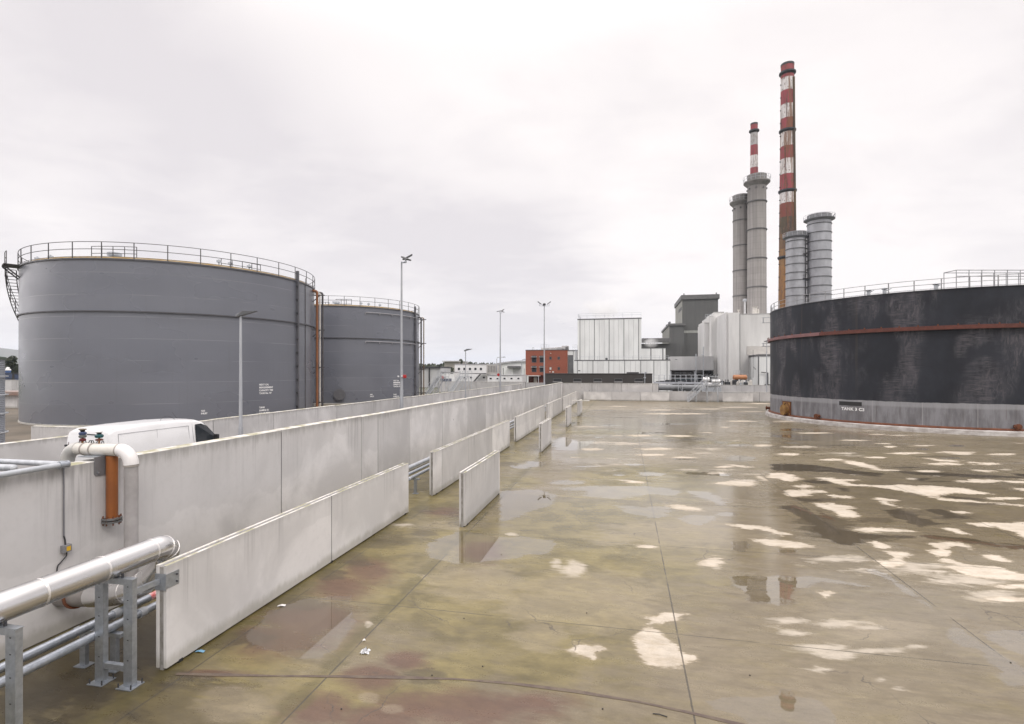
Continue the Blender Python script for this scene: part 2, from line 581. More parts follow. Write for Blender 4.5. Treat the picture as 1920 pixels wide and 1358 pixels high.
def cladding(name, c, pitch=.6, c2=None, rough=.45, axis=0, vary=.1):
    """profiled metal sheet with narrow ribs"""
    m, t, b = newmat(name)
    tc = nd(t, 'ShaderNodeTexCoord')
    co = tc.outputs['Object']
    sp = nd(t, 'ShaderNodeSeparateXYZ', ins={0: co})
    s = mth(t, 'ADD', sp.outputs[0], sp.outputs[1])
    fr = mth(t, 'FRACT', mth(t, 'DIVIDE', s, pitch))
    rib = mrange(t, mth(t, 'ABSOLUTE', mth(t, 'SUBTRACT', fr, .5)), .40, .5)
    cell = nd(t, 'ShaderNodeTexWhiteNoise', noise_dimensions='1D', ins={'W': mth(t, 'FLOOR', mth(t, 'DIVIDE', s, pitch * 3))}).outputs['Value']
    n = noise(t, vscale(t, co, (.6, .6, .12)), 1.0, 6, .6)
    col = mixc(t, mrange(t, n, .35, .65), c, c2 or tuple(x * .86 for x in c))
    col = mixc(t, mth(t, 'MULTIPLY', cell, vary), col, tuple(x * .7 for x in c))
    col = mixc(t, mth(t, 'MULTIPLY', rib, .07), col, tuple(x * .5 for x in c))
    setc(t, b, col)
    b.inputs['Roughness'].default_value = rough
    bumpit(t, b, rib, .25, .05)
    return m


M_CLADW = cladding('white cladding', (.80, .815, .80), .9, vary=.05)
M_CLADP = cladding('pale grey cladding', (.65, .645, .63), .7, rough=.55)
M_CLADG = cladding('light grey cladding', (.50, .50, .50), .5, rough=.55)
M_CLADD = cladding('dark grey cladding', (.125, .128, .125), 1.2, rough=.6)
M_CLADC = cladding('beige grey cladding', (.36, .36, .32), 1.2, rough=.6)
M_BROWN = cladding('dark brown brick', (.058, .052, .048), .45, rough=.8)
M_SEAM = mat('dark seam', (.13, .13, .135), None, .7)


def brick(name):
    m, t, b = newmat(name)
    tc = nd(t, 'ShaderNodeTexCoord')
    sp = nd(t, 'ShaderNodeSeparateXYZ', ins={0: tc.outputs['Object']})
    cv = nd(t, 'ShaderNodeCombineXYZ', ins={0: mth(t, 'ADD', sp.outputs[0], sp.outputs[1]), 1: sp.outputs[2], 2: 0.0}).outputs[0]
    br = nd(t, 'ShaderNodeTexBrick', ins={'Vector': cv, 'Color1': (.31, .085, .045, 1), 'Color2': (.25, .065, .035, 1), 'Mortar': (.24, .10, .07, 1), 'Scale': 1.0, 'Mortar Size': .012, 'Brick Width': .3, 'Row Height': .1})
    n = noise(t, tc.outputs['Object'], .35, 6)
    setc(t, b, mixc(t, mth(t, 'MULTIPLY', mrange(t, n, .35, .65), .5), br.outputs['Color'], (.22, .065, .04)))
    b.inputs['Roughness'].default_value = .85
    return m


M_BRICK = brick('red brick')

# ------------------------------------------------------------------ ground
LANES_U = (-5.95, -4.0, .82, 5.42, 9.65, 14.0, 18.4, 22.8, 27.2)
CROSS_V = (8.75, 13.1, 17.4, 21.8, 26.2, 30.6, 35, 39.4, 43.8, 48.2, 52.6, 57, 61.4, 65.8, 70.2)


def ground_mat():
    m, t, b = newmat('wet yard concrete')
    tc = nd(t, 'ShaderNodeTexCoord')
    co = tc.outputs['Object']            # u, v of the yard

    def at(n_):
        return nd(t, 'ShaderNodeAttribute', attribute_name=n_).outputs['Fac']
    sp = nd(t, 'ShaderNodeSeparateXYZ', ins={0: co})
    u, v = sp.outputs[0], sp.outputs[1]
    warp = noise(t, vscale(t, co, (.8, 1.6, 1)), 1.5, 8, .64, .5)
    warpf = noise(t, vscale(t, co, (.9, 4.2, 1)), 1.3, 8, .7, .4)
    far = noise(t, vscale(t, co, (.5, 1.0, 1)), .42, 6, .65, .5)
    wn = mth(t, 'SUBTRACT', mth(t, 'ADD', mth(t, 'MULTIPLY', warp, .5), mth(t, 'ADD', mth(t, 'MULTIPLY', warpf, .3), mth(t, 'MULTIPLY', far, .2))), .5)

    def mask(attr, amp, lo, hi):
        return mrange(t, mth(t, 'ADD', at(attr), mth(t, 'MULTIPLY', wn, amp)), lo, hi)
    fn = mth(t, 'MULTIPLY', mth(t, 'SUBTRACT', noise(t, vscale(t, co, (.6, 1.5, 1)), 9, 6, .7), .5), .35)
    dv = mth(t, 'ADD', mth(t, 'ADD', at('dry'), mth(t, 'MULTIPLY', wn, 2.6)), mth(t, 'MULTIPLY', fn, 2.6))
    dry = mrange(t, dv, .44, .58)
    rim = mrange(t, dv, .26, .48)
    soft = mask('soft', 4.2, .42, .95)
    wet = mrange(t, mth(t, 'ADD', mth(t, 'ADD', at('wet'), mth(t, 'MULTIPLY', wn, 2.4)), mth(t, 'MULTIPLY', fn, 1.8)), .44, .64)
    fs = noise(t, vscale(t, co, (.13, .5, 1)), 1.0, 8, .68, .3)
    film = mrange(t, mth(t, 'ADD', mth(t, 'ADD', at('film'), mth(t, 'MULTIPLY', wn, 1.6)), mth(t, 'MULTIPLY', mth(t, 'SUBTRACT', fs, .5), 1.2)), .42, .75)
    algae = mask('algae', 1.4, .32, .8)
    rust = mask('rust', 1.6, .38, .8)
    lite = mask('lite', 1.8, .42, .7)
    # broomed concrete, mottled, slab to slab tone
    big = noise(t, co, .28, 6, .6, .5)
    med = noise(t, vscale(t, co, (1, 2.2, 1)), 1.6, 8, .65, .6)
    broom = noise(t, vscale(t, co, (.7, 14, 1)), 1.5, 6, .7)
    fine = noise(t, co, 38, 5, .75)
    col = mixc(t, mrange(t, big, .32, .68), (.200, .165, .108), (.160, .131, .085))
    col = mixc(t, mth(t, 'MULTIPLY', mrange(t, med, .4, .7), .5), col, (.118, .094, .062))
    streak = mrange(t, warpf, .54, .72)
    col = mixc(t, mth(t, 'MULTIPLY', streak, .45), col, (.27, .225, .155))
    streak2 = mrange(t, warpf, .46, .30)
    col = mixc(t, mth(t, 'MULTIPLY', streak2, .4), col, (.095, .073, .044))
    col = mixc(t, mth(t, 'MULTIPLY', mrange(t, broom, .45, .7), .22), col, (.25, .205, .145))
    slab = nd(t, 'ShaderNodeTexWhiteNoise', noise_dimensions='2D', ins={'Vector': nd(t, 'ShaderNodeCombineXYZ', ins={0: mth(t, 'FLOOR', mth(t, 'DIVIDE', mth(t, 'ADD', u, 3.8), 4.6)), 1: mth(t, 'FLOOR', mth(t, 'DIVIDE', mth(t, 'ADD', v, .1), 4.38)), 2: 0.0}).outputs[0]}).outputs['Value']
    farm = mrange(t, v, 14.0, 34.0, .35, 1.0)
    col = mixc(t, mth(t, 'MULTIPLY', mrange(t, fs, .52, .68), mth(t, 'MULTIPLY', farm, .6)), col, (.30, .26, .20))
    col = mixc(t, mth(t, 'MULTIPLY', mrange(t, fs, .48, .32), mth(t, 'MULTIPLY', farm, .6)), col, (.10, .085, .045))
    # algae: olive film, thicker in blotches
    alc = mixc(t, mrange(t, noise(t, vscale(t, co, (1, 1.6, 1)), .9, 7, .65, .5), .35, .68), (.205, .166, .060), (.095, .076, .024))
    col = mixc(t, mth(t, 'MULTIPLY', algae, .82), col, alc)
    col = mixc(t, mth(t, 'MULTIPLY', rust, .8), col, mixc(t, med, (.125, .058, .036), (.085, .052, .042)))
    dk = mask('dark', 2.6, .42, .64)
    col = mixc(t, mth(t, 'MULTIPLY', dk, .6), col, (.06, .047, .027))
    gm = mask('grime', 2.2, .36, .7)
    col = mixc(t, mth(t, 'MULTIPLY', gm, .85), col, (.042, .033, .02))
    for u0, wd in ((-6.22, .30), (-8.84, .45), (-4.1, .2)):
        e = mrange(t, mth(t, 'ADD', mth(t, 'ABSOLUTE', mth(t, 'SUBTRACT', u, u0)), mth(t, 'MULTIPLY', mth(t, 'SUBTRACT', warp, .5), .8)), .02, wd, 1.0, 0.0)
        col = mixc(t, mth(t, 'MULTIPLY', e, .6), col, (.085, .07, .022))
    col = mixc(t, mth(t, 'MULTIPLY', lite, .35), col, (.30, .25, .175))
    spk = noise(t, co, 60, 3, .6)
    col = mixc(t, mth(t, 'MULTIPLY', mrange(t, spk, .66, .74), .5), col, (.07, .058, .045))
    col = mixc(t, mth(t, 'MULTIPLY', wet, .3), col, (.10, .078, .055))
    drc = mixc(t, mrange(t, med, .35, .7), (.52, .465, .39), (.42, .365, .29))
    col = mixc(t, mth(t, 'MULTIPLY', soft, .8), col, mixc(t, med, (.50, .45, .38), (.40, .35, .28)))
    col = mixc(t, mth(t, 'MULTIPLY', rim, .4), col, (.30, .245, .165))
    drc = mixc(t, mth(t, 'MULTIPLY', mrange(t, warpf, .5, .68), .45), drc, (.36, .30, .22))
    col = mixc(t, mth(t, 'MULTIPLY', dry, mrange(t, dv, .46, .75, .78, 1.0)), col, drc)
    hsv = nd(t, 'ShaderNodeHueSaturation', ins={'Color': col, 'Value': mrange(t, slab, 0, 1, .93, 1.07, False)})
    col = hsv.outputs[0]
    # hairline cracks in a few places, grit
    vo = nd(t, 'ShaderNodeTexVoronoi', feature='DISTANCE_TO_EDGE', ins={'Vector': nd(t, 'ShaderNodeVectorMath', operation='ADD', ins={0: co, 1: nd(t, 'ShaderNodeVectorMath', operation='SCALE', ins={0: nd(t, 'ShaderNodeTexNoise', ins={'Vector': co, 'Scale': 2.0, 'Detail': 5}).outputs['Color'], 'Scale': .5}).outputs[0]}).outputs[0], 'Scale': .55})
    ck = mth(t, 'MULTIPLY', mth(t, 'LESS_THAN', vo.outputs['Distance'], .0045), mrange(t, noise(t, co, .45, 3), .54, .6))
    col = mixc(t, mth(t, 'MULTIPLY', ck, .65), col, (.06, .05, .04))
    gr = nd(t, 'ShaderNodeTexVoronoi', feature='F1', ins={'Vector': co, 'Scale': 7.0})
    gk = mth(t, 'MULTIPLY', mth(t, 'LESS_THAN', gr.outputs['Distance'], .075), mrange(t, noise(t, co, 1.7, 4), .5, .62))
    col = mixc(t, mth(t, 'MULTIPLY', gk, .6), col, (.055, .045, .035))
    # saw-cut joints
    jw = mth(t, 'MULTIPLY', mth(t, 'SUBTRACT', noise(t, co, 6, 4), .5), .015)
    jm = None
    for c0, ax in [(x, u) for x in LANES_U] + [(x, v) for x in CROSS_V]:
        d = mth(t, 'ABSOLUTE', mth(t, 'SUBTRACT', mth(t, 'ADD', ax, jw), c0))
        wd = .012 if ax is u else .009
        k = mth(t, 'LESS_THAN', d, wd)
        jm = k if jm is None else mth(t, 'MAXIMUM', jm, k)
    jbreak = mrange(t, noise(t, co, .8, 4), .36, .5)
    jm = mth(t, 'MULTIPLY', jm, jbreak)
    col = mixc(t, mth(t, 'MULTIPLY', jm, .8), col, (.045, .04, .032))
    tex = mth(t, 'ADD', mth(t, 'MULTIPLY', noise(t, vscale(t, co, (.8, 1.6, 1)), 5, 9, .75), .6), mth(t, 'MULTIPLY', fine, .4))
    hs2 = nd(t, 'ShaderNodeHueSaturation', ins={'Color': col, 'Value': mrange(t, tex, .34, .66, .78, 1.2, False)})
    setc(t, b, hs2.outputs[0])
    r = mrange(t, mth(t, 'ADD', mth(t, 'MULTIPLY', med, .6), mth(t, 'MULTIPLY', fine, .4)), .35, .65, .25, .44)
    mm = nd(t, 'ShaderNodeMix', ins={0: film, 2: r, 3: .14}).outputs[0]
    mm = nd(t, 'ShaderNodeMix', ins={0: soft, 2: mm, 3: .6}).outputs[0]
    mm = nd(t, 'ShaderNodeMix', ins={0: dry, 2: mm, 3: .85}).outputs[0]
    mm = nd(t, 'ShaderNodeMix', ins={0: wet, 2: mm, 3: .015}).outputs[0]
    t.links.new(mm, b.inputs['Roughness'])
    spec = nd(t, 'ShaderNodeMix', ins={0: dry, 2: nd(t, 'ShaderNodeMix', ins={0: wet, 2: .45, 3: 1.0}).outputs[0], 3: .12}).outputs[0]
    t.links.new(spec, b.inputs['Specular IOR Level'])
    t.links.new(mth(t, 'MULTIPLY', mth(t, 'MULTIPLY', wet, mth(t, 'SUBTRACT', 1.0, dry)), .4), b.inputs['Coat Weight'])
    b.inputs['Coat Roughness'].default_value = .012
    b.inputs['Coat IOR'].default_value = 1.45
    h = mth(t, 'ADD', mth(t, 'MULTIPLY', fine, .35), mth(t, 'ADD', mth(t, 'MULTIPLY', broom, .35), mth(t, 'MULTIPLY', jm, -2.0)))
    flat = mth(t, 'SUBTRACT', 1.0, mth(t, 'MAXIMUM', wet, mth(t, 'MULTIPLY', film, .8)))
    bumpit(t, b, mth(t, 'MULTIPLY', h, flat), .35, .008)
    return m


# blobs on the yard, given where the photograph shows them: (x, y, half width, half height) in photograph pixels,
# converted below to places and sizes on the ground
DRY = [(1335, 1053, 20, 8), (1840, 902, 40, 3), (1770, 870, 30, 2.4), (1880, 935, 36, 2.4), (1740, 884, 26, 2), (1850, 870, 26, 2), (1560, 862, 22, 2), (1480, 852, 24, 2),
       (1700, 850, 30, 1.8), (1640, 858, 18, 1.4), (1790, 848, 34, 1.6), (1880, 852, 30, 1.6), (1730, 836, 24, 1.2), (1480, 790, 26, 1.4), (1530, 812, 30, 1.2), (1600, 826, 26, 1.2), (1660, 832, 18, 1.0),
       (1330, 767, 30, .9), (1385, 764, 34, .9), (1410, 772, 24, .9), (1290, 776, 34, 1.2), (1240, 769, 24, .9), (1390, 790, 30, 1.1), (1160, 762, 16, .7), (1425, 757, 18, .8), (1300, 752, 20, .6),
       (1230, 842, 34, 2), (1220, 853, 30, 1.8), (1280, 858, 26, 1.5), (1200, 817, 24, 1.8), (1255, 776, 40, 1.2), (1900, 1100, 46, 5), (1905, 1124, 50, 5)]
SOFT = [(1475, 1165, 50, 10), (1560, 1170, 56, 9), (1490, 1188, 30, 9), (1620, 1178, 36, 6), (1545, 1214, 56, 8), (1570, 1228, 46, 9), (1650, 1222, 66, 8), (1720, 1212, 28, 6), (1545, 1256, 34, 10),
        (1650, 1275, 28, 9), (1690, 1290, 20, 9), (1335, 1053, 26, 10), (1345, 1066, 12, 6), (1075, 1062, 22, 18), (1045, 1055, 14, 10), (690, 1172, 9, 7),
        (1700, 1066, 120, 12), (1830, 1088, 110, 16), (1560, 1050, 70, 9), (1880, 1118, 60, 14), (1150, 872, 40, 3), (1330, 842, 40, 2.5), (1100, 800, 40, 2), (1180, 832, 40, 3), (960, 1002, 16, 4), (750, 985, 24, 4),
        (1120, 830, 40, 2), (1500, 838, 40, 2.4), (1580, 850, 40, 2.4)]
WET = [(1110, 916, 60, 5), (1225, 957, 34, 7), (1362, 964, 18, 4), (1060, 905, 40, 5), (1000, 870, 22, 5), (975, 875, 18, 4), (1545, 937, 40, 3), (1640, 975, 44, 5), (1700, 962, 44, 5), (1780, 970, 44, 5),
       (1470, 818, 26, 3), (1500, 824, 30, 2), (1485, 806, 24, 2.4), (1850, 945, 60, 3), (1355, 830, 20, 2.2), (1390, 860, 30, 5), (1270, 795, 40, 1.6), (1180, 783, 30, 1.3), (1130, 770, 26, 1.1), (1220, 812, 26, 1.4), (1385, 835, 22, 2.4)]
DRY_P = [[(1444, 888), (1470, 887), (1496, 894), (1500, 899), (1477, 902), (1455, 897), (1440, 896)],
    [(1530, 896), (1560, 896), (1597, 907), (1642, 911), (1684, 909), (1721, 912), (1770, 912), (1815, 916), (1860, 926), (1837, 927), (1785, 924), (1755, 930), (1725, 928), (1687, 920), (1631, 912), (1590, 911), (1560, 904)],
    [(1579, 864), (1605, 866), (1631, 871), (1656, 881), (1646, 882), (1620, 877), (1590, 870)],
    [(1474, 922), (1500, 918), (1545, 920), (1545, 924), (1515, 929), (1485, 930), (1476, 927)],
    [(1481, 912), (1511, 909), (1526, 913), (1507, 916)],
    [(1549, 928), (1596, 929), (1594, 933), (1560, 934)],
    [(1635, 933), (1657, 934), (1691, 938), (1665, 941), (1680, 948), (1721, 953), (1714, 954), (1672, 951), (1650, 944)],
    [(1526, 944), (1560, 943), (1590, 948), (1611, 952), (1594, 956), (1612, 965), (1597, 972), (1575, 969), (1560, 959), (1537, 952)],
    [(1594, 991), (1631, 989), (1684, 991), (1719, 997), (1687, 999), (1624, 999), (1601, 995)],
    [(1764, 988), (1785, 990), (1815, 999), (1826, 1004), (1800, 1002), (1774, 994)],
    [(1817, 982), (1852, 981), (1867, 986), (1834, 988)],
    [(1852, 982), (1922, 979), (1946, 984), (1946, 1017), (1922, 1010), (1897, 997)],
    [(1740, 1019), (1774, 1016), (1800, 1017), (1826, 1027), (1822, 1032), (1796, 1025), (1777, 1027), (1779, 1044), (1759, 1044), (1740, 1033), (1762, 1032)],
    [(1759, 1049), (1774, 1047), (1800, 1055), (1845, 1062), (1830, 1064), (1785, 1059), (1766, 1055)],
    [(1834, 1044), (1852, 1038), (1875, 1042), (1901, 1053), (1886, 1056), (1845, 1049)],
    [(1629, 1016), (1646, 1016), (1676, 1025), (1665, 1029), (1646, 1029), (1635, 1021)],
    [(1654, 1033), (1699, 1034), (1712, 1042), (1687, 1047), (1691, 1053), (1669, 1052), (1680, 1046)],
    [(1639, 1050), (1687, 1052), (1691, 1059), (1680, 1066), (1650, 1062)],
    [(1774, 1062), (1815, 1061), (1867, 1062), (1920, 1076), (1946, 1081), (1946, 1089), (1894, 1089), (1837, 1085), (1785, 1070)],
    [(1365, 984), (1395, 984), (1440, 989), (1455, 997), (1481, 1001), (1459, 1002), (1425, 994), (1380, 989)],
    [(1406, 1012), (1432, 1011), (1485, 1016), (1511, 1019), (1537, 1026), (1507, 1027), (1440, 1023), (1417, 1017)],
    [(1329, 907), (1357, 904), (1380, 899), (1410, 900), (1421, 909), (1402, 912), (1357, 909)],
    [(1249, 946), (1282, 948), (1309, 952), (1320, 959), (1294, 958), (1267, 954)],
    [(1417, 890), (1440, 899), (1442, 903), (1429, 901)],
    [(1200, 1179), (1219, 1174), (1234, 1182), (1245, 1194), (1267, 1207), (1281, 1226), (1305, 1229), (1309, 1235), (1294, 1241), (1281, 1246), (1279, 1253), (1256, 1254), (1222, 1248), (1206, 1239), (1193, 1220), (1191, 1197)],
    [(1211, 1158), (1234, 1156), (1249, 1147), (1290, 1151), (1275, 1160), (1260, 1166), (1234, 1167), (1219, 1164)],
    [(1200, 1021), (1185, 1020), (1189, 1024), (1200, 1027), (1222, 1029), (1236, 1027), (1222, 1022)],
    [(1740, 860), (1774, 862), (1807, 864), (1792, 867), (1755, 864)],
    [(1822, 881), (1864, 882), (1852, 886)],
    [(1886, 914), (1922, 916), (1946, 919), (1922, 922)],
    [(1781, 958), (1807, 958), (1822, 963), (1800, 965)],
    [(1867, 900), (1922, 902), (1946, 907), (1897, 906)],
    [(1747, 933), (1800, 937), (1922, 947), (1920, 950), (1837, 944), (1770, 938)],
    [(1346, 870), (1376, 871), (1417, 876), (1395, 877)],
    [(1534, 1110), (1558, 1111), (1547, 1119)],
    [(1071, 1206), (1080, 1202), (1102, 1206), (1125, 1207), (1144, 1217), (1129, 1222), (1114, 1232), (1087, 1228), (1072, 1221)]]
WET_P = [[(937, 921), (1008, 917), (1045, 929), (1033, 945), (1025, 951), (994, 957), (985, 967), (946, 976), (937, 974)],
    [(1035, 832), (1043, 822), (1059, 819), (1086, 828), (1113, 826), (1116, 830), (1103, 836), (1084, 844), (1048, 843), (1038, 840)],
    [(1369, 1081), (1399, 1077), (1440, 1081), (1462, 1077), (1496, 1081), (1522, 1081), (1582, 1089), (1639, 1100), (1612, 1102), (1545, 1092), (1519, 1100), (1492, 1104), (1491, 1130), (1462, 1136), (1436, 1132), (1410, 1134), (1391, 1128), (1399, 1119), (1380, 1100)],
    [(1617, 1068), (1638, 1065), (1667, 1077), (1707, 1107), (1753, 1146), (1791, 1172), (1839, 1205), (1920, 1251), (1935, 1260), (1945, 1287), (1891, 1287), (1872, 1260), (1839, 1222), (1826, 1214), (1803, 1213), (1778, 1197), (1774, 1188), (1784, 1178), (1767, 1161), (1749, 1149), (1734, 1132), (1713, 1123), (1692, 1107), (1663, 1088)],
    [(1836, 1188), (1878, 1178), (1945, 1178), (1945, 1236), (1920, 1228), (1887, 1218), (1859, 1203)],
    [(1320, 1314), (1357, 1306), (1410, 1306), (1459, 1302), (1459, 1291), (1485, 1291), (1489, 1304), (1537, 1310), (1560, 1332), (1575, 1359), (1575, 1392), (1410, 1392), (1387, 1344), (1342, 1332)],
    [(502, 1147), (574, 1121), (656, 1117), (667, 1170), (645, 1200), (604, 1237), (555, 1239), (502, 1222), (458, 1200)],
    [(859, 994), (930, 1005), (1042, 1012), (1035, 1035), (892, 1059), (859, 1061), (806, 1046), (795, 1024)],
    [(1371, 1016), (1402, 1014), (1410, 1025), (1395, 1034), (1371, 1032)],
    [(1459, 1029), (1492, 1031), (1492, 1039), (1461, 1039)],
    [(1277, 886), (1324, 884), (1372, 887), (1369, 893), (1324, 892), (1290, 891)],
    [(1290, 920), (1327, 922), (1350, 933), (1372, 947), (1350, 948), (1324, 937), (1294, 927)],
    [(1088, 916), (1163, 911), (1215, 912), (1275, 920), (1267, 929), (1215, 927), (1155, 935), (1103, 931)],
    [(1267, 971), (1297, 965), (1342, 967), (1342, 976), (1312, 986), (1290, 982)],
    [(1155, 948), (1222, 952), (1260, 967), (1222, 972), (1178, 963)],
    [(1193, 886), (1215, 885), (1249, 888), (1237, 894), (1207, 892)],
    [(1459, 950), (1489, 947), (1519, 959), (1549, 976), (1575, 991), (1616, 999), (1669, 1004), (1740, 1002), (1800, 1008), (1875, 1019), (1920, 1023), (1946, 1027), (1946, 1036), (1920, 1031), (1867, 1027), (1800, 1016), (1732, 1010), (1669, 1010), (1624, 1012), (1616, 1021), (1597, 1024), (1571, 1020), (1541, 1008), (1522, 995), (1513, 978), (1492, 963), (1470, 956)],
    [(1444, 870), (1485, 869), (1537, 873), (1597, 882), (1657, 888), (1654, 894), (1612, 892), (1560, 886), (1500, 884), (1447, 882)],
    [(1507, 901), (1537, 899), (1560, 904), (1552, 908), (1522, 909)],
    [(1657, 956), (1687, 954), (1725, 969), (1755, 980), (1785, 982), (1725, 989), (1699, 978), (1669, 969)],
    [(1732, 956), (1762, 954), (1800, 965), (1815, 972), (1770, 972)],
    [(1485, 933), (1537, 935), (1545, 941), (1507, 942)],
    [(1530, 954), (1560, 969), (1567, 978), (1545, 976)],
    [(1762, 929), (1800, 931), (1867, 937), (1837, 939), (1785, 935)],
    [(1654, 882), (1732, 885), (1922, 894), (1946, 897), (1837, 896), (1725, 891)],
    [(1714, 896), (1744, 897), (1736, 904), (1717, 901)],
    [(1890, 886), (1922, 889), (1946, 896), (1905, 894)],
    [(1564, 914), (1590, 916), (1597, 922), (1571, 920)]]
DARK_P = [[(1459, 950), (1489, 947), (1519, 959), (1549, 976), (1575, 991), (1616, 999), (1669, 1004), (1740, 1002), (1800, 1008), (1875, 1019), (1920, 1023), (1946, 1027), (1946, 1036), (1920, 1031), (1867, 1027), (1800, 1016), (1732, 1010), (1669, 1010), (1624, 1012), (1616, 1021), (1597, 1024), (1571, 1020), (1541, 1008), (1522, 995), (1513, 978), (1492, 963), (1470, 956)],  # olive puddle beds, with the black tank's dark reflection also put into the colour
    [(1444, 870), (1485, 869), (1537, 873), (1597, 882), (1657, 888), (1654, 894), (1612, 892), (1560, 886), (1500, 884), (1447, 882)],
    [(1507, 901), (1537, 899), (1560, 904), (1552, 908), (1522, 909)],
    [(1657, 956), (1687, 954), (1725, 969), (1755, 980), (1785, 982), (1725, 989), (1699, 978), (1669, 969)],
    [(1732, 956), (1762, 954), (1800, 965), (1815, 972), (1770, 972)],
    [(1485, 933), (1537, 935), (1545, 941), (1507, 942)],
    [(1530, 954), (1560, 969), (1567, 978), (1545, 976)],
    [(1762, 929), (1800, 931), (1867, 937), (1837, 939), (1785, 935)],
    [(1654, 882), (1732, 885), (1922, 894), (1946, 897), (1837, 896), (1725, 891)],
    [(1714, 896), (1744, 897), (1736, 904), (1717, 901)],
    [(1890, 886), (1922, 889), (1946, 896), (1905, 894)],
    [(1564, 914), (1590, 916), (1597, 922), (1571, 920)]]
FILM = [(1700, 930, 420, 95), (1500, 1095, 140, 40), (1280, 1080, 110, 44), (1320, 920, 150, 46), (1020, 950, 120, 40), (1860, 1200, 160, 60), (1240, 790, 220, 36), (1100, 845, 120, 26), (1480, 1320, 160, 40), (900, 1030, 80, 36), (600, 1190, 140, 60),
        (1560, 820, 160, 30), (1800, 1000, 300, 50), (1150, 960, 260, 70), (1350, 1020, 240, 70), (1700, 1160, 260, 80), (1200, 1320, 200, 50)]
ALGAE = [(640, 1030, 260, 90), (860, 1010, 90, 60), (470, 1180, 140, 110), (330, 1290, 200, 70), (800, 940, 100, 40), (950, 850, 70, 24), (1000, 800, 60, 14), (1060, 790, 60, 10), (820, 1120, 150, 70), (250, 1230, 160, 90),
         (1120, 855, 80, 6), (1110, 810, 120, 6), (960, 905, 70, 16), (700, 1300, 240, 46), (1250, 818, 80, 4), (980, 1100, 100, 44), (1010, 1250, 120, 50), (1350, 830, 60, 4), (860, 1250, 120, 40), (1040, 760, 50, 3), (1100, 1000, 250, 110), (1000, 1160, 240, 110), (1200, 900, 160, 40)]
RUST = [(575, 1165, 110, 44), (520, 1200, 100, 40), (690, 1070, 60, 30), (640, 1100, 60, 30), (860, 1330, 200, 44), (720, 1345, 120, 30), (700, 1270, 70, 30), (760, 1240, 50, 20), (600, 1330, 80, 40), (400, 1262, 80, 8), (1000, 1320, 90, 26), (830, 960, 40, 10), (905, 1035, 44, 24)]
DARK = [(620, 1075, 30, 14), (660, 1050, 40, 14), (240, 1320, 200, 60), (310, 1265, 30, 8), (250, 1190, 80, 50), (560, 1130, 60, 14), (430, 1200, 90, 16), (780, 1270, 40, 16),
        (1215, 795, 14, 1.6), (1205, 791, 10, 1.2), (1296, 824, 24, 1.6), (1310, 823, 16, 2.2), (1256, 826, 20, 1), (1078, 793, 8, 1.5), (1140, 796, 14, 1), (800, 955, 30, 6), (950, 870, 24, 4), (1020, 815, 24, 3), (1550, 985, 60, 24), (1620, 1010, 60, 10), (1490, 955, 24, 5),
        (700, 1010, 60, 20), (800, 1000, 26, 6)]
GRIME = [(120, 1250, 200, 80), (250, 1190, 90, 55), (60, 1310, 110, 60), (200, 1140, 70, 30), (300, 1262, 50, 10)]
LITE = [(1100, 1120, 160, 60), (1250, 1000, 160, 30), (900, 1090, 90, 40), (430, 1320, 80, 30), (735, 1330, 24, 9), (690, 1310, 20, 12), (1180, 860, 120, 12), (1250, 850, 120, 10), (1010, 1190, 60, 30), (1000, 1140, 80, 20), (850, 985, 60, 10), (1340, 800, 90, 10), (1180, 765, 120, 5), (1660, 1180, 90, 24)]


_r = random.Random(77)
for _ in range(110):                     # many thin drying and damp streaks over the middle and far slab
    _y = _r.uniform(758, 905)
    _k = (_y - 735) / 160
    _b = (_r.uniform(1000 + (_y - 758) * .6, 1960), _y, _r.uniform(10, 34) * (.6 + .5 * _k), _r.uniform(.5, 2.4) * (.25 + _k))
    _r.choice((DRY, SOFT, SOFT, WET, DARK)).append(_b)


def poly_mask(X, Y, poly):
    """0..1 closeness to a traced patch: .5 on its outline, rising inwards"""
    out = np.zeros(X.shape)
    P = np.array([G(px, py) for px, py in poly])
    yc = P[:, 1].mean()
    p = P / yc * F                       # ground metres -> comparable steps seen at that distance
    q = np.stack([X, Y], -1) / yc * F
    mg = 30
    sel = (q[..., 0] > p[:, 0].min() - mg) & (q[..., 0] < p[:, 0].max() + mg) & (q[..., 1] > p[:, 1].min() - mg * 4) & (q[..., 1] < p[:, 1].max() + mg * 4)
    pts = q[sel]
    if not len(pts):
        return out
    inside = np.zeros(len(pts), bool)
    d2 = np.full(len(pts), 1e9)
    for a, b in zip(p, np.roll(p, -1, axis=0)):
        e = b - a
        t = np.clip(((pts - a) @ e) / max(e @ e, 1e-9), 0, 1)
        d2 = np.minimum(d2, ((pts - a - t[:, None] * e) ** 2).sum(1))
        c = (a[1] > pts[:, 1]) != (b[1] > pts[:, 1])
        with np.errstate(divide='ignore', invalid='ignore'):
            xi = (b[0] - a[0]) * (pts[:, 1] - a[1]) / (b[1] - a[1]) + a[0]
        inside ^= c & (pts[:, 0] < xi)
    d = np.sqrt(d2)
    out[sel] = np.clip(.5 + np.where(inside, d, -d) / 36, 0, 1)
    return out


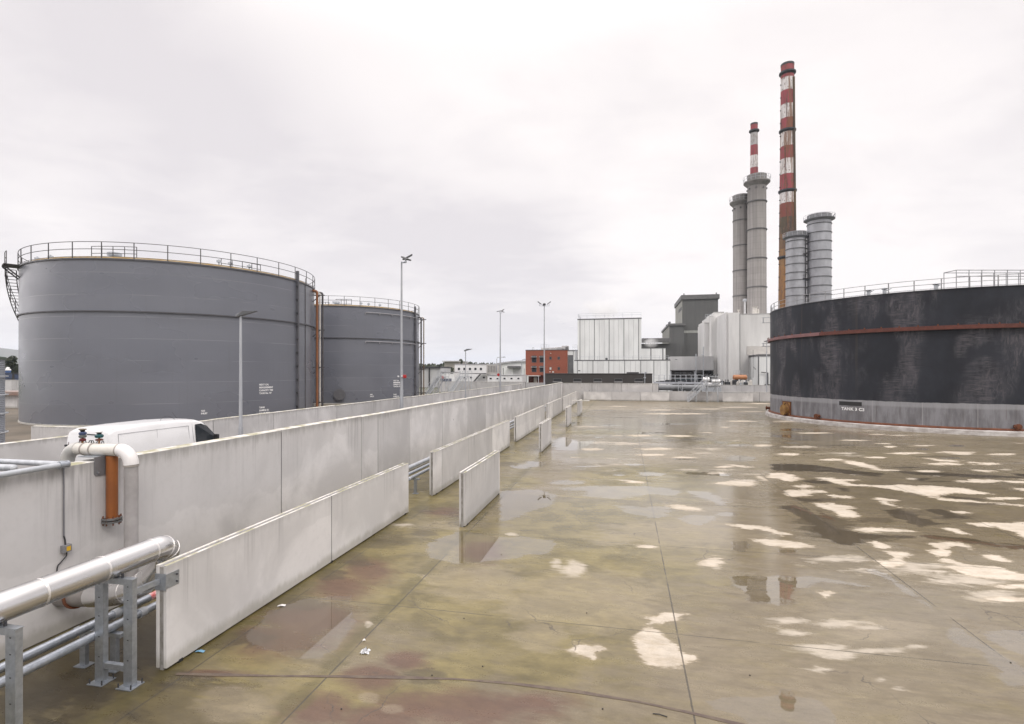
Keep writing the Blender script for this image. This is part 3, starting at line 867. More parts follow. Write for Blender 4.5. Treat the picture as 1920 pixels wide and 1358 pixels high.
def make_yard():
    us = np.concatenate([np.arange(-8.84, 12, .08), np.arange(12, 34, .16), np.arange(34, 66.1, .8)])
    vs = [-6.0]
    while vs[-1] < 76.0:
        vs.append(vs[-1] + min(.4, max(.05, .0026 * max(vs[-1], 0) ** 1.35)) if vs[-1] >= 3.0 else vs[-1] + .5)
    vs[-1] = 76.02
    vs = np.array(vs)
    U, V_ = np.meshgrid(us, vs)
    n, mcol = U.shape
    X, Y = U * Cc + V_ * S, -U * S + V_ * Cc
    me = bpy.data.meshes.new('yard')
    P = np.stack([U, V_, np.zeros_like(U)], -1).reshape(-1, 3).astype(np.float32)
    idx = np.arange(n * mcol).reshape(n, mcol)
    q = np.stack([idx[:-1, :-1], idx[:-1, 1:], idx[1:, 1:], idx[1:, :-1]], -1).reshape(-1, 4)
    me.vertices.add(len(P))
    me.vertices.foreach_set('co', P.ravel())
    me.loops.add(q.size)
    me.loops.foreach_set('vertex_index', q.ravel().astype(np.int32))
    me.polygons.add(len(q))
    me.polygons.foreach_set('loop_start', np.arange(0, q.size, 4, dtype=np.int32))
    me.polygons.foreach_set('loop_total', np.full(len(q), 4, dtype=np.int32))
    me.update(calc_edges=True)
    for name, blobs in (('dry', DRY), ('soft', SOFT), ('wet', WET), ('film', FILM), ('algae', ALGAE), ('rust', RUST), ('dark', DARK), ('lite', LITE), ('grime', GRIME)):
        val = np.full(X.shape, -1.0)
        for bx, by, rx, ry in blobs:
            gx, gy = G(bx, by)
            ax = rx * gy / F
            ay = ry * gy * gy / (F * EYE)
            sl_ = gx / gy                       # lean of the patch along the line of sight
            dy = (Y - gy) / ay
            dx = (X - gx - sl_ * (Y - gy)) / ax
            d = np.sqrt(dx * dx + dy * dy)
            val = np.maximum(val, 1 - d)
        val = np.clip(val * .5 + .5, 0, 1)
        for poly in {'dry': DRY_P, 'wet': WET_P, 'dark': DARK_P}.get(name, ()):
            val = np.maximum(val, poly_mask(X, Y, poly))
        if name == 'algae':
            near = np.clip((-2.6 - U) / 4.5, 0, 1)
            val = np.maximum(val, .40 + .34 * near)
        if name == 'film':
            val = np.maximum(val, .33)
        a = me.attributes.new(name, 'FLOAT', 'POINT')
        a.data.foreach_set('value', val.ravel().astype(np.float32))
    o = bpy.data.objects.new('yard', me)
    me.materials.append(ground_mat())
    COL.objects.link(o)
    o.rotation_euler = (0, 0, -YAW)
    struct(o)


make_yard()

M_ASPH = mat('road asphalt', (.075, .072, .07), (.05, .048, .048), .75, scale=1.2, bump=.3)
M_EARTH = mat('earth floor of bund', (.17, .14, .105), (.10, .085, .062), .8, scale=.25, stretch=(1, 1, 1), bump=.3, bscale=3)
M_LAND = mat('open land', (.12, .115, .10), (.07, .085, .045), .9, scale=.02)


def sheet(name, m, pts, z):
    mb = MB()
    mb.add([(*p, z) for p in pts], [tuple(range(len(pts)))])
    return struct(mb.build(name, m))


sheet('terrain', M_LAND, [(-6000, -3000), (6000, -3000), (6000, 9000), (-6000, 9000)], -.05)
sheet('road', M_ASPH, [W(u, v)[:2] for u, v in ((-19.2, -5), (-9.2, -5), (-9.2, 115), (-19.2, 115))], 0)
sheet('bund_floor', M_EARTH, [W(u, v)[:2] for u, v in ((-75, -5), (-19.6, -5), (-19.6, 92), (-75, 92))], -.01)
sheet('works_floor', M_ASPH, [W(u, v)[:2] for u, v in ((-9.0, 76.4), (70, 76.4), (70, 140), (-9.0, 140))], -.01)
mb = MB()
tr = [(330, 1264), (420, 1266), (520, 1268), (640, 1269), (760, 1271), (860, 1274), (960, 1282), (1080, 1297), (1200, 1317), (1290, 1336), (1400, 1362), (1520, 1396)]
prev = None
vs, fs = [], []
for i, (x, y) in enumerate(tr):
    X, Y = G(x, y)
    w_ = .028 + .012 * math.sin(i * 2.1)
    vs += [(X, Y - w_, .004), (X, Y + w_, .004)]
    if i:
        a = 2 * i
        fs.append((a - 2, a, a + 1, a - 1))
mb.add(vs, fs)
struct(mb.build('sealed_crack', mat('crack sealant', (.085, .06, .05), (.13, .10, .07), .6, scale=6)))
# ------------------------------------------------------------------ bund walls and baffle panels
def wall_along(name, label, u, thick, side, v0, v1, joints, h, m, group=None):
    """wall running along v with its visible face on plane u; side = -1 body lies towards smaller u"""
    root = uvthing(name, label, 'wall', u, v0, 0, group)
    js = [v0] + [j for j in joints if v0 + .3 < j < v1 - .3] + [v1]
    seal = MB()
    for a, b in zip(js[:-1], js[1:]):
        x0, x1 = (-thick, 0) if side < 0 else (0, thick)
        dz = random.uniform(-.012, .012)
        off = random.uniform(-.004, .004)
        MB().box(x0 + off, x1 + off, a - v0 + .018, b - v0 - .018, .0, h(.5 * (a + b)) + dz).build('wall_panel', m, root, bevel=.012)
        seal.box(x0 + .018, x1 - .018, b - v0 - .0175, b - v0 + .0175, .02, h(b) - .06)
    seal.build('joint_seal', M_BLACK, root)
    return root


def wall_across(name, label, v, thick, u0, u1, joints, h, m, group=None, cat='wall'):
    root = uvthing(name, label, cat, u0, v, 0, group)
    js = [u0] + [j for j in joints if u0 + .3 < j < u1 - .3] + [u1]
    seal = MB()
    for a, b in zip(js[:-1], js[1:]):
        off = random.uniform(-.004, .004)
        MB().box(a - u0 + .016, b - u0 - .016, off, thick + off, 0, h + random.uniform(-.012, .012)).build('wall_panel', m, root, bevel=.012)
        seal.box(b - u0 - .0155, b - u0 + .0155, .018, thick - .018, .02, h - .03)
    seal.build('joint_seal', M_BLACK, root)
    return root


UF = -8.85
jv = [Vp(x, UF) for x in (258, 528, 678, 709, 769, 830, 877, 911, 937)]
jv = [jv[0] - 4.2 * 2, jv[0] - 4.2] + jv
while jv[-1] < 75:
    jv.append(jv[-1] + 4.15)
wall_along('bund_wall', 'tall pale concrete bund wall running down the left of the yard behind the low panels', UF, .33, -1, -5, 76.2, jv, lambda v: 2.665 - .0015 * v, M_WALL)
U2 = -19.5
jv2 = [Vp(x, U2) for x in (400, 513.8, 631.6, 712.6, 771, 815, 850, 880)]
jv2 = [jv2[0] - 5.5 * i for i in (4, 3, 2, 1)] + jv2
while jv2[-1] < 100:
    jv2.append(jv2[-1] + 5.2)
wall_along('tank_bund_wall', 'lower concrete wall behind the white van, in front of the grey tanks', U2, .3, -1, -4, 101, jv2, lambda v: 1.87 - .0012 * v, M_WALL)

VF = 76.2
wall_across('end_wall', 'tall concrete wall closing the far end of the yard below the brown building', VF, .3, UF + .003, Up(1234.5, VF), [UF + 4.2 * i for i in range(1, 8)], 2.47, M_WALL)
wall_across('low_end_wall', 'low concrete wall at the far end, behind the steel stair and beside the black tank', VF + .1, .3, Up(1234.5, VF) + .01, Up(1500, VF), [Up(1234, VF) + 4.4 * i for i in range(1, 8)], 1.36, M_WALL)
wall_across('inner_end_wall', 'concrete wall set back behind the low end wall, below the orange cylinder', 84, .3, Up(1347, 84), Up(1520, 84), [Up(1347, 84) + 5 * i for i in range(1, 6)], 2.12, M_WALL)
wall_across('cross_wall', 'short concrete cross wall at the foot of the large grey tank, left of the van', 22, .3, Up(57.5, 22), U2 - .35, [], 1.26, M_WALL)
wall_across('rear_bund_wall', 'concrete wall behind the two grey tanks, seen beyond the small galvanised stair', 99, .3, Up(824, 99), Up(985, 99), [Up(x, 99) for x in (838, 893, 930)], 2.15, M_WALL)
wall_across('distant_wall', 'concrete wall under the palisade fence at the left edge', 60, .3, Up(-60, 60), Up(60, 60), [Up(22, 60)], 2.9, M_WALL)
wall_across('corner_wall', 'concrete wall in front of the red brick building entrance', 101.2, .3, Up(987, 101.2), Up(1060, 101.2), [Up(1020, 101.2)], 1.95, M_WALL)


def baffle(label, u, v0, v1, joints=(), h=1.47, group='low baffle panels', bracket=False, pads=()):
    """twin-skin precast panel standing free on the slab: two skins, a recessed core, packers under the edge"""
    root = uvthing('baffle_panel', label, 'concrete panel', u, v0, 0, group)
    L = v1 - v0
    js = [0] + [j - v0 for j in joints] + [L]
    for a, b in zip(js[:-1], js[1:]):
        MB().box(-.055, 0, a + .012, b - .012, .028, h).build('front_skin', M_PANEL, root, bevel=.006)
    for a, b in zip(js[:-1], js[1:]):
        MB().box(-.17, -.118, a + .004, b - .004, .028, h + .004).build('rear_skin', M_PANEL, root, bevel=.006)
    MB().box(-.115, -.058, .014, L - .014, .0, h - .025).build('core', M_CORE, root)
    js_ = MB()
    for j in js[1:-1]:
        js_.box(-.05, -.006, j - .0115, j + .0115, .03, h - .004).cut()
    if len(js) > 2:
        js_.build('joint_strip', M_BLACK, root)
    mp = MB()
    for j in [.25, L - .25] + [j for j in js[1:-1]] + [p - v0 for p in pads]:
        mp.box(-.15, .008, j - .035, j + .035, .002, .045).cut()
    mp.build('packer', M_BLACK, root)
    if bracket:
        mb = MB()
        mb.box(-.178, .006, -.008, -.002, 1.13, 1.36).box(.001, .007, -.003, .22, 1.15, 1.35).box(-.177, -.171, -.003, .2, 1.15, 1.35)
        br = mb.build('corner_bracket', M_GALV, root)
        bo = MB()
        for z in (1.2, 1.3):
            bo.cyl((.004, .17, z), (.03, .17, z), .012, seg=8).cut()
        bo.build('bolt', M_DKSTEEL, br)
    return root


UP = -6.28
rows = [(311, 766.5, (622,), 'nearest and longest low concrete panel, its steel corner bracket facing the camera', True),
        (814, 956, (829, 879, 923), 'second low panel along the tall wall, four sections, grey pipes entering behind it', False),
        (969, 1021.5, (1003,), 'third low panel along the tall wall, dark chipped end', False),
        (1027.5, 1053.7, (1036.5,), 'fourth low panel along the tall wall, just before the farthest one', False),
        (1056.5, 1082.5, (), 'farthest low panel along the tall wall, reaching the end wall', False)]
for a, b, js, lab, br in rows:
    baffle(lab, UP, Vp(a, UP), min(Vp(b, UP), 75.4), [Vp(j, UP) for j in js], bracket=br)
UQ = -4.2
for a, b, js, lab in ((872, 937.3, (935.0,), 'nearest short panel of the inner row, stained end, standing in a puddle'),
                      (1016.4, 1034, (), 'middle short panel of the inner row'),
                      (1064.5, 1071.6, (), 'short panel of the inner row before the capped one')):
    baffle(lab, UQ, Vp(a, UQ), Vp(b, UQ), [Vp(j, UQ) for j in js], group='short inner panels')
r = baffle('farthest short panel of the inner row with a flat cap like a T', UQ, Vp(1085.5, UQ), Vp(1092, UQ), group='short inner panels', h=1.38)
MB().box(-.62, .95, 0, .5, 1.39, 1.47).build('cap_slab', M_PANEL, r, bevel=.01)
for i, (a, b) in enumerate(((1094, 1147), (1147.4, 1201), (1201.4, 1255))):
    u0, u1 = Up(a, 75.7), Up(b, 75.7)
    root = uvthing('baffle_panel', ['low panel against the end wall, left of three', 'low panel against the end wall, middle of three', 'low panel against the end wall, right of three'][i], 'concrete panel', u0, 75.7, 0, 'panels against the end wall')
    MB().box(.01, u1 - u0 - .01, 0, .06, .03, 1.27).build('front_skin', M_PANEL, root, bevel=.008)
    MB().box(.02, u1 - u0 - .02, .063, .17, 0, 1.25).build('core', M_CORE, root)
u0, u1 = Up(1355, 75.5), Up(1412, 75.5)
root = uvthing('baffle_panel', 'bright low panel alone in front of the low end wall, near the black tank', 'concrete panel', u0, 75.5, 0)
MB().box(0, u1 - u0, 0, .06, .03, 1.22).build('front_skin', M_PANEL, root, bevel=.008)
MB().box(.02, u1 - u0 - .02, .063, .17, 0, 1.2).build('core', M_CORE, root)


# ------------------------------------------------------------------ pipework at the foot of the tall wall
def smooth(pts, n=8):
    P = [Vector(p) for p in pts]
    P = [2 * P[0] - P[1]] + P + [2 * P[-1] - P[-2]]
    out = []
    for i in range(1, len(P) - 2):
        for k in range(n):
            t = k / n
            out.append(.5 * ((2 * P[i]) + (P[i + 1] - P[i - 1]) * t + (2 * P[i - 1] - 5 * P[i] + 4 * P[i + 1] - P[i + 2]) * t * t + (3 * P[i] - P[i - 1] - 3 * P[i + 1] + P[i + 2]) * t ** 3))
    out.append(P[-2])
    return out


def metal_jacket():
    m, t, b = newmat('aluminium jacket')
    tc = nd(t, 'ShaderNodeTexCoord')
    co = tc.outputs['Object']
    n = noise(t, vscale(t, co, (1, .5, 1)), 2, 3, .5)
    setc(t, b, mixc(t, mrange(t, n, .4, .75), (.66, .65, .645), (.56, .55, .54)))
    b.inputs['Metallic'].default_value = .9
    t.links.new(mrange(t, noise(t, co, 1.6, 2, .5), .3, .7, .2, .3), b.inputs['Roughness'])
    bumpit(t, b, noise(t, vscale(t, co, (1, .25, 1)), 2.0, 2), .08, .02)
    return m


M_JACKET = metal_jacket()
o = uvthing('insulated_pipe', 'large silver jacketed pipe on galvanised trestles, ending in a bend behind the nearest panel', 'pipe', 0, 0)
ub, zb, rb = -6.72, 1.6, .168
MB().tube([(ub, -4, zb), (ub, 6.34, zb)], rb, 40).build('pipe_jacket', M_JACKET, o, smooth=True)
bend = smooth([(ub, 6.335, zb), (ub, 6.5, zb - .01), (ub - .05, 6.66, zb - .1), (ub - .16, 6.72, zb - .3), (ub - .34, 6.64, zb - .55), (ub - .62, 6.56, zb - .72), (ub - 1.0, 6.56, zb - .82), (ub - 1.35, 6.6, .72)], 7)
MB().tube(bend, rb + .003, 36).build('bend', M_JACKET, o, smooth=True)
MB().tube([(ub - 1.33, 6.6, .72), (UF - .1, 6.75, .58)], rb * .97, 30).build('stub_pipe', mat('dull jacket', (.30, .28, .265), (.22, .2, .19), .45, .3), o, smooth=True)
mb = MB()
for v in (2.2, 3.3, 4.85, 5.6, 6.33):
    mb.tube([(ub, v - .012, zb), (ub, v + .012, zb)], rb + .004, 36).cut()
for i in (9, 13, 18, 30, 33, 36):
    d = (bend[i + 1] - bend[i]).normalized() * .006
    mb.tube([bend[i] - d, bend[i] + d], rb + .008, 30).cut()
mb.build('band', mat('bright band', (.82, .80, .78), None, .3, .6), o, smooth=True)
d = (Vector((UF - .1, 6.75, .58)) - Vector((ub - 1.33, 6.6, .72))).normalized()
p = Vector((ub - 1.33, 6.6, .72)) + d * .42
MB().tube([p, p + d * .03], rb + .03, 24).build('flange', M_RUST, o, smooth=True)


def trestle(v, label):
    r = uvthing('pipe_trestle', label, 'pipe support', -6.45, v, 0, 'trestles under the silver pipe')
    for x in (0, -.47):
        mb = MB()
        mb.box(x - .07, x + .07, -.004, .004, .012, 1.43).box(x - .07, x - .062, .0045, .07, .012, 1.43).box(x + .062, x + .07, .0045, .07, .012, 1.43)
        leg = mb.build('leg', M_GALV, r, bevel=.002)
        MB().box(x - .12, x + .12, -.075, .14, .002, .012).build('base_plate', M_GALV, leg)
        bo = MB()
        for sx in (-.1, .1):
            for sy in (-.05, .115):
                bo.cyl((x + sx, sy, .012), (x + sx, sy, .07), .009, seg=8).cut()
        bo.build('anchor_bolt', M_DKSTEEL, leg)
        ho = MB()
        for z in (.35, .62, .9, 1.15, 1.33):
            ho.box(x - .012, x + .012, -.0052, -.0041, z, z + .012).cut()
        ho.build('bolt_hole', M_BLACK, leg)
    MB().box(-.61, .08, -.008, .075, 1.431, 1.436).box(-.61, .08, -.012, -.005, 1.36, 1.436).build('top_rail', M_GALV, r)
    MB().box(-.398, -.072, .0, .06, .2, .28).build('cross_member', M_GALV, r, bevel=.003)
    MB().cyl((-.12, .03, 1.43), (-.12, .03, 1.49), .016, seg=8).cut().cyl((-.42, .03, 1.43), (-.42, .03, 1.49), .016, seg=8).build('saddle_bolt', M_DKSTEEL, r)
    return r


v_t = [Vp(240, -6.45), Vp(20, -6.45)]
r = trestle(v_t[0], 'galvanised trestle carrying the silver pipe beside the nearest panel end')
mb = MB()
mb.bar((.03, .07, 1.25), (.06, Vp(311, UP) - v_t[0] - .01, 1.25), .05, .07)
mb.build('tie_bar', M_GALV, r)
trestle(v_t[1], 'galvanised trestle at the lower left corner of the picture')
trestle(2 * v_t[1] - v_t[0], 'galvanised trestle behind the picture edge under the silver pipe')

for k, (u, z, rr, v0, lab) in enumerate(((-7.35, .62, .058, -4, 'galvanised pipe nearest the tall wall, running low behind the panels'),
                                         (-7.05, .60, .058, -4, 'galvanised pipe nearest the panels, running low behind them'),
                                         (-7.62, .72, .075, 7.4, 'thicker pale pipe between the tall wall and the panels'))):
    o = uvthing('service_pipe', lab, 'pipe', u, 0, z, 'low service pipes behind the panels')
    MB().tube([(0, v0, 0), (0, 74.5, 0)], rr, 18).build('pipe', M_GALVP if k == 2 else M_GALV, o, smooth=True)
    mb = MB()
    for v in (3.0, 6.35 + .15 * k, 7.9, 11.5, 16.4, 20, 26, 31, 38, 44, 52, 60):
        if v > v0:
            mb.tube([(0, v - .05, 0), (0, v + .05, 0)], rr + .012, 18).cut()
    mb.build('coupling', M_GALVP, o, smooth=True)
    if k == 0:
        mb = MB()
        mb.lathe([(rr + .002, 0), (rr + .002, .35)], 20, cap=False)
        q = mb.build('warning_band', mat('red and white tape', (.6, .04, .04), (.8, .75, .72), .5, scale=9), o, smooth=True)
        q.rotation_euler = (R_(-90), 0, 0)
        q.location = (0, 6.9, 0)
for k, v in enumerate((3.6, 6.05, 10.4, 16.9, 24.5, 31.2, 38.5, 45.3)):
    r = uvthing('pipe_stool', ['small steel stool under the service pipes at the lower left corner', 'small steel stool under the service pipes beside the trestle',
                'steel stool under the service pipes, hidden behind the nearest panel', 'steel stool under the service pipes in the gap after the nearest panel'][min(k, 3)] if k < 4 else 'steel stool under the service pipes farther down the yard', 'pipe support', -7.2, v, 0, 'stools under the service pipes')
    MB().box(-.5, .32, -.04, .04, .47, .53).build('top_rail', M_GALV, r, bevel=.004)
    for x in (-.35, .18):
        leg = MB().box(x - .05, x + .05, -.03, .03, .011, .469).build('leg', M_GALV, r, bevel=.003)
        MB().box(x - .1, x + .1, -.08, .08, .001, .011).build('base_plate', M_GALV, leg)

# pipe hopping over the tall wall
UFR = -8.32
v7 = Vp(246, UFR)
ubk = Up(126, v7)
uor = Up(208, v7)
o = uvthing('crossing_pipe', 'cream pipe hopping over the tall wall with an orange drop pipe below it', 'pipe', 0, v7)
zc, rc = 2.83, .104


def elbow(u0, sgn, z0, R=.24):
    pts = []
    for i in range(13):
        a = i / 12 * math.pi / 2
        pts.append((u0 + sgn * R * (1 - math.cos(a)) * -1 + 0, 0, z0 - R + R * math.sin(a)))
    return pts


Rb = .24
el = [(UFR - Rb + Rb * math.sin(a), 0, zc - Rb + Rb * math.cos(a)) for a in np.linspace(0, math.pi / 2, 14)]
MB().tube([(ubk + Rb, 0, zc), (UFR - Rb, 0, zc)], rc, 28).build('cross_over', M_CREAM, o, smooth=True)
MB().tube(el, rc + .008, 28).build('elbow', M_PLASTICW, o, smooth=True)
el2 = [(ubk + Rb - Rb * math.sin(a), 0, zc - Rb + Rb * math.cos(a)) for a in np.linspace(0, math.pi / 2, 14)]
MB().tube(el2, rc + .006, 28).build('elbow', mat('weathered grey plastic', (.42, .42, .40), (.55, .53, .5), .5, scale=4), o, smooth=True)
MB().tube([(UFR, 0, zc - Rb), (UFR, 0, .12)], rc, 26).build('downpipe', M_GREYPIPE, o, smooth=True)
MB().tube([(ubk, 0, zc - Rb), (ubk, 0, .1)], rc, 24).build('downpipe', M_GREYPIPE, o, smooth=True)
mb = MB()
for x in (Up(160, v7), Up(176, v7), UFR - Rb):
    mb.tube([(x - .012, 0, zc), (x + .012, 0, zc)], rc + .01, 28).cut()
mb.tube([(UFR, 0, zc - Rb - .03), (UFR, 0, zc - Rb)], rc + .012, 28)
mb.build('joint_ring', mat('grimy ring', (.36, .33, .3), None, .5), o, smooth=True)
dp = MB().tube([(uor, .02, zc - rc), (uor, .02, 1.62)], .088, 26).build('drop_pipe', M_ORANGE, o, smooth=True)
zf = Zp(1000, uor, v7)
dp.data.transform(Matrix.Translation((0, 0, 0)))
mb = MB()
mb.tube([(uor, .02, 1.57), (uor, .02, 1.60)], .15, 24).cut().tube([(uor, .02, 1.62), (uor, .02, 1.65)], .15, 24)
fl = mb.build('flange', M_DKSTEEL if False else mat('weathered flange', (.17, .175, .18), (.12, .11, .10), .6, .3, scale=8), dp, smooth=True)
mb = MB()
for i in range(8):
    a = i * math.pi / 4 + .2
    mb.cyl((uor + .125 * math.cos(a), .02 + .125 * math.sin(a), 1.53), (uor + .125 * math.cos(a), .02 + .125 * math.sin(a), 1.69), .012, seg=6).cut()
mb.build('bolt', M_RUST, fl)
xa, xb = Up(150, v7 + .05), Up(178, v7 + .05)
mb = MB()
mb.prism([(-.13, 2.44), (-.1, 2.40), (.12, 2.40), (.15, 2.44), (.15, 2.72), (-.13, 2.72)], 'x', UF + .004, UF + .016)
br = mb.build('saddle_bracket', mat('grey steel plate', (.19, .19, .20), (.15, .15, .16), .5, .2, scale=4), o, bevel=.002, loc=(0, -.09, 0))
MB().box(UF - .34, UF + .016, -.13, .15, 2.722, 2.734).build('plate', M_GALV, br)
mb = MB()
for y in (-.07, .09):
    mb.cyl((UF + .016, y, 2.46), (UF + .034, y, 2.46), .018, seg=6).cut()
mb.build('bolt', M_GALV, br)
vz = zc + rc - .01


def valve(x, cols, lab):
    """small tee with coloured handwheels standing on the crossing pipe"""
    v = MB().cyl((x, 0, vz), (x, 0, vz + .23), .016, seg=10).build('gauge_valve', mat('brass', (.35, .2, .06), (.28, .12, .05), .4, .6), o, smooth=True)
    v['label'] = lab
    for i, (c, z, rr, hh) in enumerate(cols):
        mb = MB()
        mb.lathe([(0, z), (rr * .8, z), (rr, z + hh * .3), (rr, z + hh * .7), (rr * .7, z + hh), (0, z + hh)], 12, c=(x, 0), cap=False)
        mb.box(x - rr * 1.25, x + rr * 1.25, -.012, .012, z + hh * .3, z + hh * .7)
        mb.build('handwheel' if i else 'valve_body', c, v, smooth=True)


def pc(n_, c):
    return mat(n_, c, None, .4)


valve(Up(155, v7), [(pc('dark red paint', (.13, .02, .025)), vz + .04, .05, .05), (pc('grey valve', (.12, .13, .12)), vz + .1, .06, .05), (pc('blue paint', (.06, .085, .17)), vz + .15, .058, .055), (pc('black paint', (.02, .02, .02)), vz + .205, .035, .035), (pc('dull brass', (.15, .12, .08)), vz + .235, .06, .025)], 'valve with blue and dark red handles')
valve(Up(186, v7), [(pc('dull red', (.16, .05, .035)), vz + .06, .06, .03), (pc('teal paint', (.01, .08, .09)), vz + .11, .065, .06), (pc('black paint', (.02, .02, .02)), vz + .17, .035, .035), (pc('white cap', (.8, .8, .8)), vz + .2, .06, .035)], 'valve with teal body and white cap')
mb = MB()
for x0, x1 in ((146, 150), (152, 160), (164, 170), (168, 174), (179, 184), (188, 193)):
    a, b = Up(x0, v7), Up(x1, v7)
    mb.tube([(a, .02, vz), (a + (b - a) * .3, .02, vz + .05), (a + (b - a) * .7, .02, vz + .055), (b, .02, vz + .01)], .007, 6).cut()
mb.build('hose', M_BLACK, o)

# rail on top of the wall, and the cable conduit with its box
vr = Vp(119, UF + .1)
o = uvthing('guard_rail', 'grey tubular guard rail meeting at a corner clamp on top of the tall wall', 'railing', UF + .1, vr, 2.71)
MB().tube([(0, 0, 0), (0, -7, 0)], .045, 18).build('rail', M_GALVP, o, smooth=True)
MB().tube([(0, .02, .0), (-6, .02, .0)], .045, 18).build('rail', M_GALVP, o, smooth=True)
MB().tube([(0, -.07, 0), (0, .07, 0)], .058, 18).tube([(-.07, .02, 0), (.03, .02, 0)], .057, 18).build('corner_clamp', M_GALV, o, smooth=True)
o2 = uvthing('stub_rail', 'capped end of a second grey tube beside the corner of the guard rail', 'railing', Up(26, vr - .35), vr - .35, 2.70)
MB().tube([(0, 0, 0), (-5, 0, -.02)], .052, 18).build('tube', M_GALVP, o2, smooth=True)
MB().lathe([(0.0, .03), (.035, .02), (.054, 0), (.054, -.12)], 18, cap=False).build('end_cap', M_GALVP, o2, smooth=True).rotation_euler = (0, R_(90), 0)
vc = Vp(119.5, UF + .02)
o = uvthing('cable_conduit', 'thin grey cable conduit dropping down the tall wall to a small junction box', 'conduit', UF, vc, 0)
zt, zb_ = 2.66, Zp(1005, UF, vc)
MB().tube([(.02, 0, zt), (.02, 0, zb_)], .011, 10).build('conduit_tube', mat('conduit grey', (.22, .22, .24), None, .4, .4), o, smooth=True)
zx = Zp(1029, UF, vc)
MB().tube([(.02, 0, zb_), (.03, .01, zb_ - .06), (.035, .015, zx + .05)], .012, 8).build('cable', M_BLACK, o)
MB().tube(smooth([(.03, .03, zx - .05), (.035, .03, zx - .12), (.02, -.04, zx - .2), (.02, -.1, zx - .28), (.02, -.1, zx - .6)], 5), .009, 8).build('cable', M_BLACK, o)
jb = MB().box(.005, .08, -.045, .085, zx - .055, zx + .06).build('junction_box', mat('box grey', (.25, .25, .26), None, .5), o, bevel=.008)
MB().box(.0805, .083, .0, .062, zx - .035, zx + .035).build('hazard_sticker', mat('yellow sticker', (.75, .45, .02), None, .5), jb)
# ------------------------------------------------------------------ storage tanks
def text_on_cyl(lines, size, R, ang, z, m, parent, name='stencil_text', gap=1.25, space=1.0):
    """white stencilled lettering wrapped round the shell"""
    me2 = MB()
    for li, s in enumerate(lines):
        cu = bpy.data.curves.new('txt', 'FONT')
        cu.body = s
        cu.size = size
        cu.space_character = space
        cu.offset = size * .045
        ob = bpy.data.objects.new('txt', cu)
        COL.objects.link(ob)
        bpy.context.view_layer.update()
        dg = bpy.context.evaluated_depsgraph_get()
        tm = ob.evaluated_get(dg).to_mesh()
        vs = []
        for v in tm.vertices:
            a = ang + v.co.x / R
            vs.append(((R + .006) * math.cos(a), (R + .006) * math.sin(a), z + v.co.y - li * size * gap))
        me2.add(vs, [tuple(p.vertices) for p in tm.polygons])
        ob.evaluated_get(dg).to_mesh_clear()
        bpy.data.objects.remove(ob)
        bpy.data.curves.remove(cu)
    return me2.build(name, m, parent)


def hit(C, R, x):
    """angle on the shell (radius R, centre C) first met by the line of sight through column x"""
    d = Vector((kx(x), 1)).normalized()
    c = Vector((C[0], C[1]))
    b = c.dot(d)
    q = R * R - (c.length_squared - b * b)
    t = b - math.sqrt(max(q, 0))
    p = d * t - c
    return math.atan2(p.y, p.x), d.y * t


def arc(R, a0, a1, z, n):
    return [(R * math.cos(a0 + (a1 - a0) * i / n), R * math.sin(a0 + (a1 - a0) * i / n), z) for i in range(n + 1)]


def handrail(root, R, z, h, npost, m, r=.028, name='handrail'):
    mb = MB()
    for k in range(npost):
        a = 2 * math.pi * k / npost
        p = (R * math.cos(a), R * math.sin(a))
        mb.bar((*p, z), (*p, z + h), .05, .05)
    for zz in (h, h * .55):
        mb.tube(arc(R, 0, 2 * math.pi, z + zz, 120)[:-1], r, 6, closed=True)
    mb.tube(arc(R, 0, 2 * math.pi, z + .1, 120)[:-1], .02, 4, closed=True)
    return mb.build(name, m, root)


def roof_kit(root, R, z, seed, items):
    rd = random.Random(seed)
    mb = MB()
    for a, rr, kind in items:
        x, y = rr * math.cos(a), rr * math.sin(a)
        zz = z + (R - rr) * .06
        if kind == 'vent':
            mb.lathe([(.22, zz), (.22, zz + .45), (.5, zz + .5), (.5, zz + .72), (.32, zz + .82), (0, zz + .86)], 16, c=(x, y)).cut()
        elif kind == 'gauge':
            mb.cyl((x, y, zz), (x, y, zz + .75), .06, seg=8).lathe([(.2, zz + .5), (.2, zz + .65), (0, zz + .66)], 12, c=(x, y)).cut()
    mb.build('roof_fitting', M_GALVP, root, smooth=True)


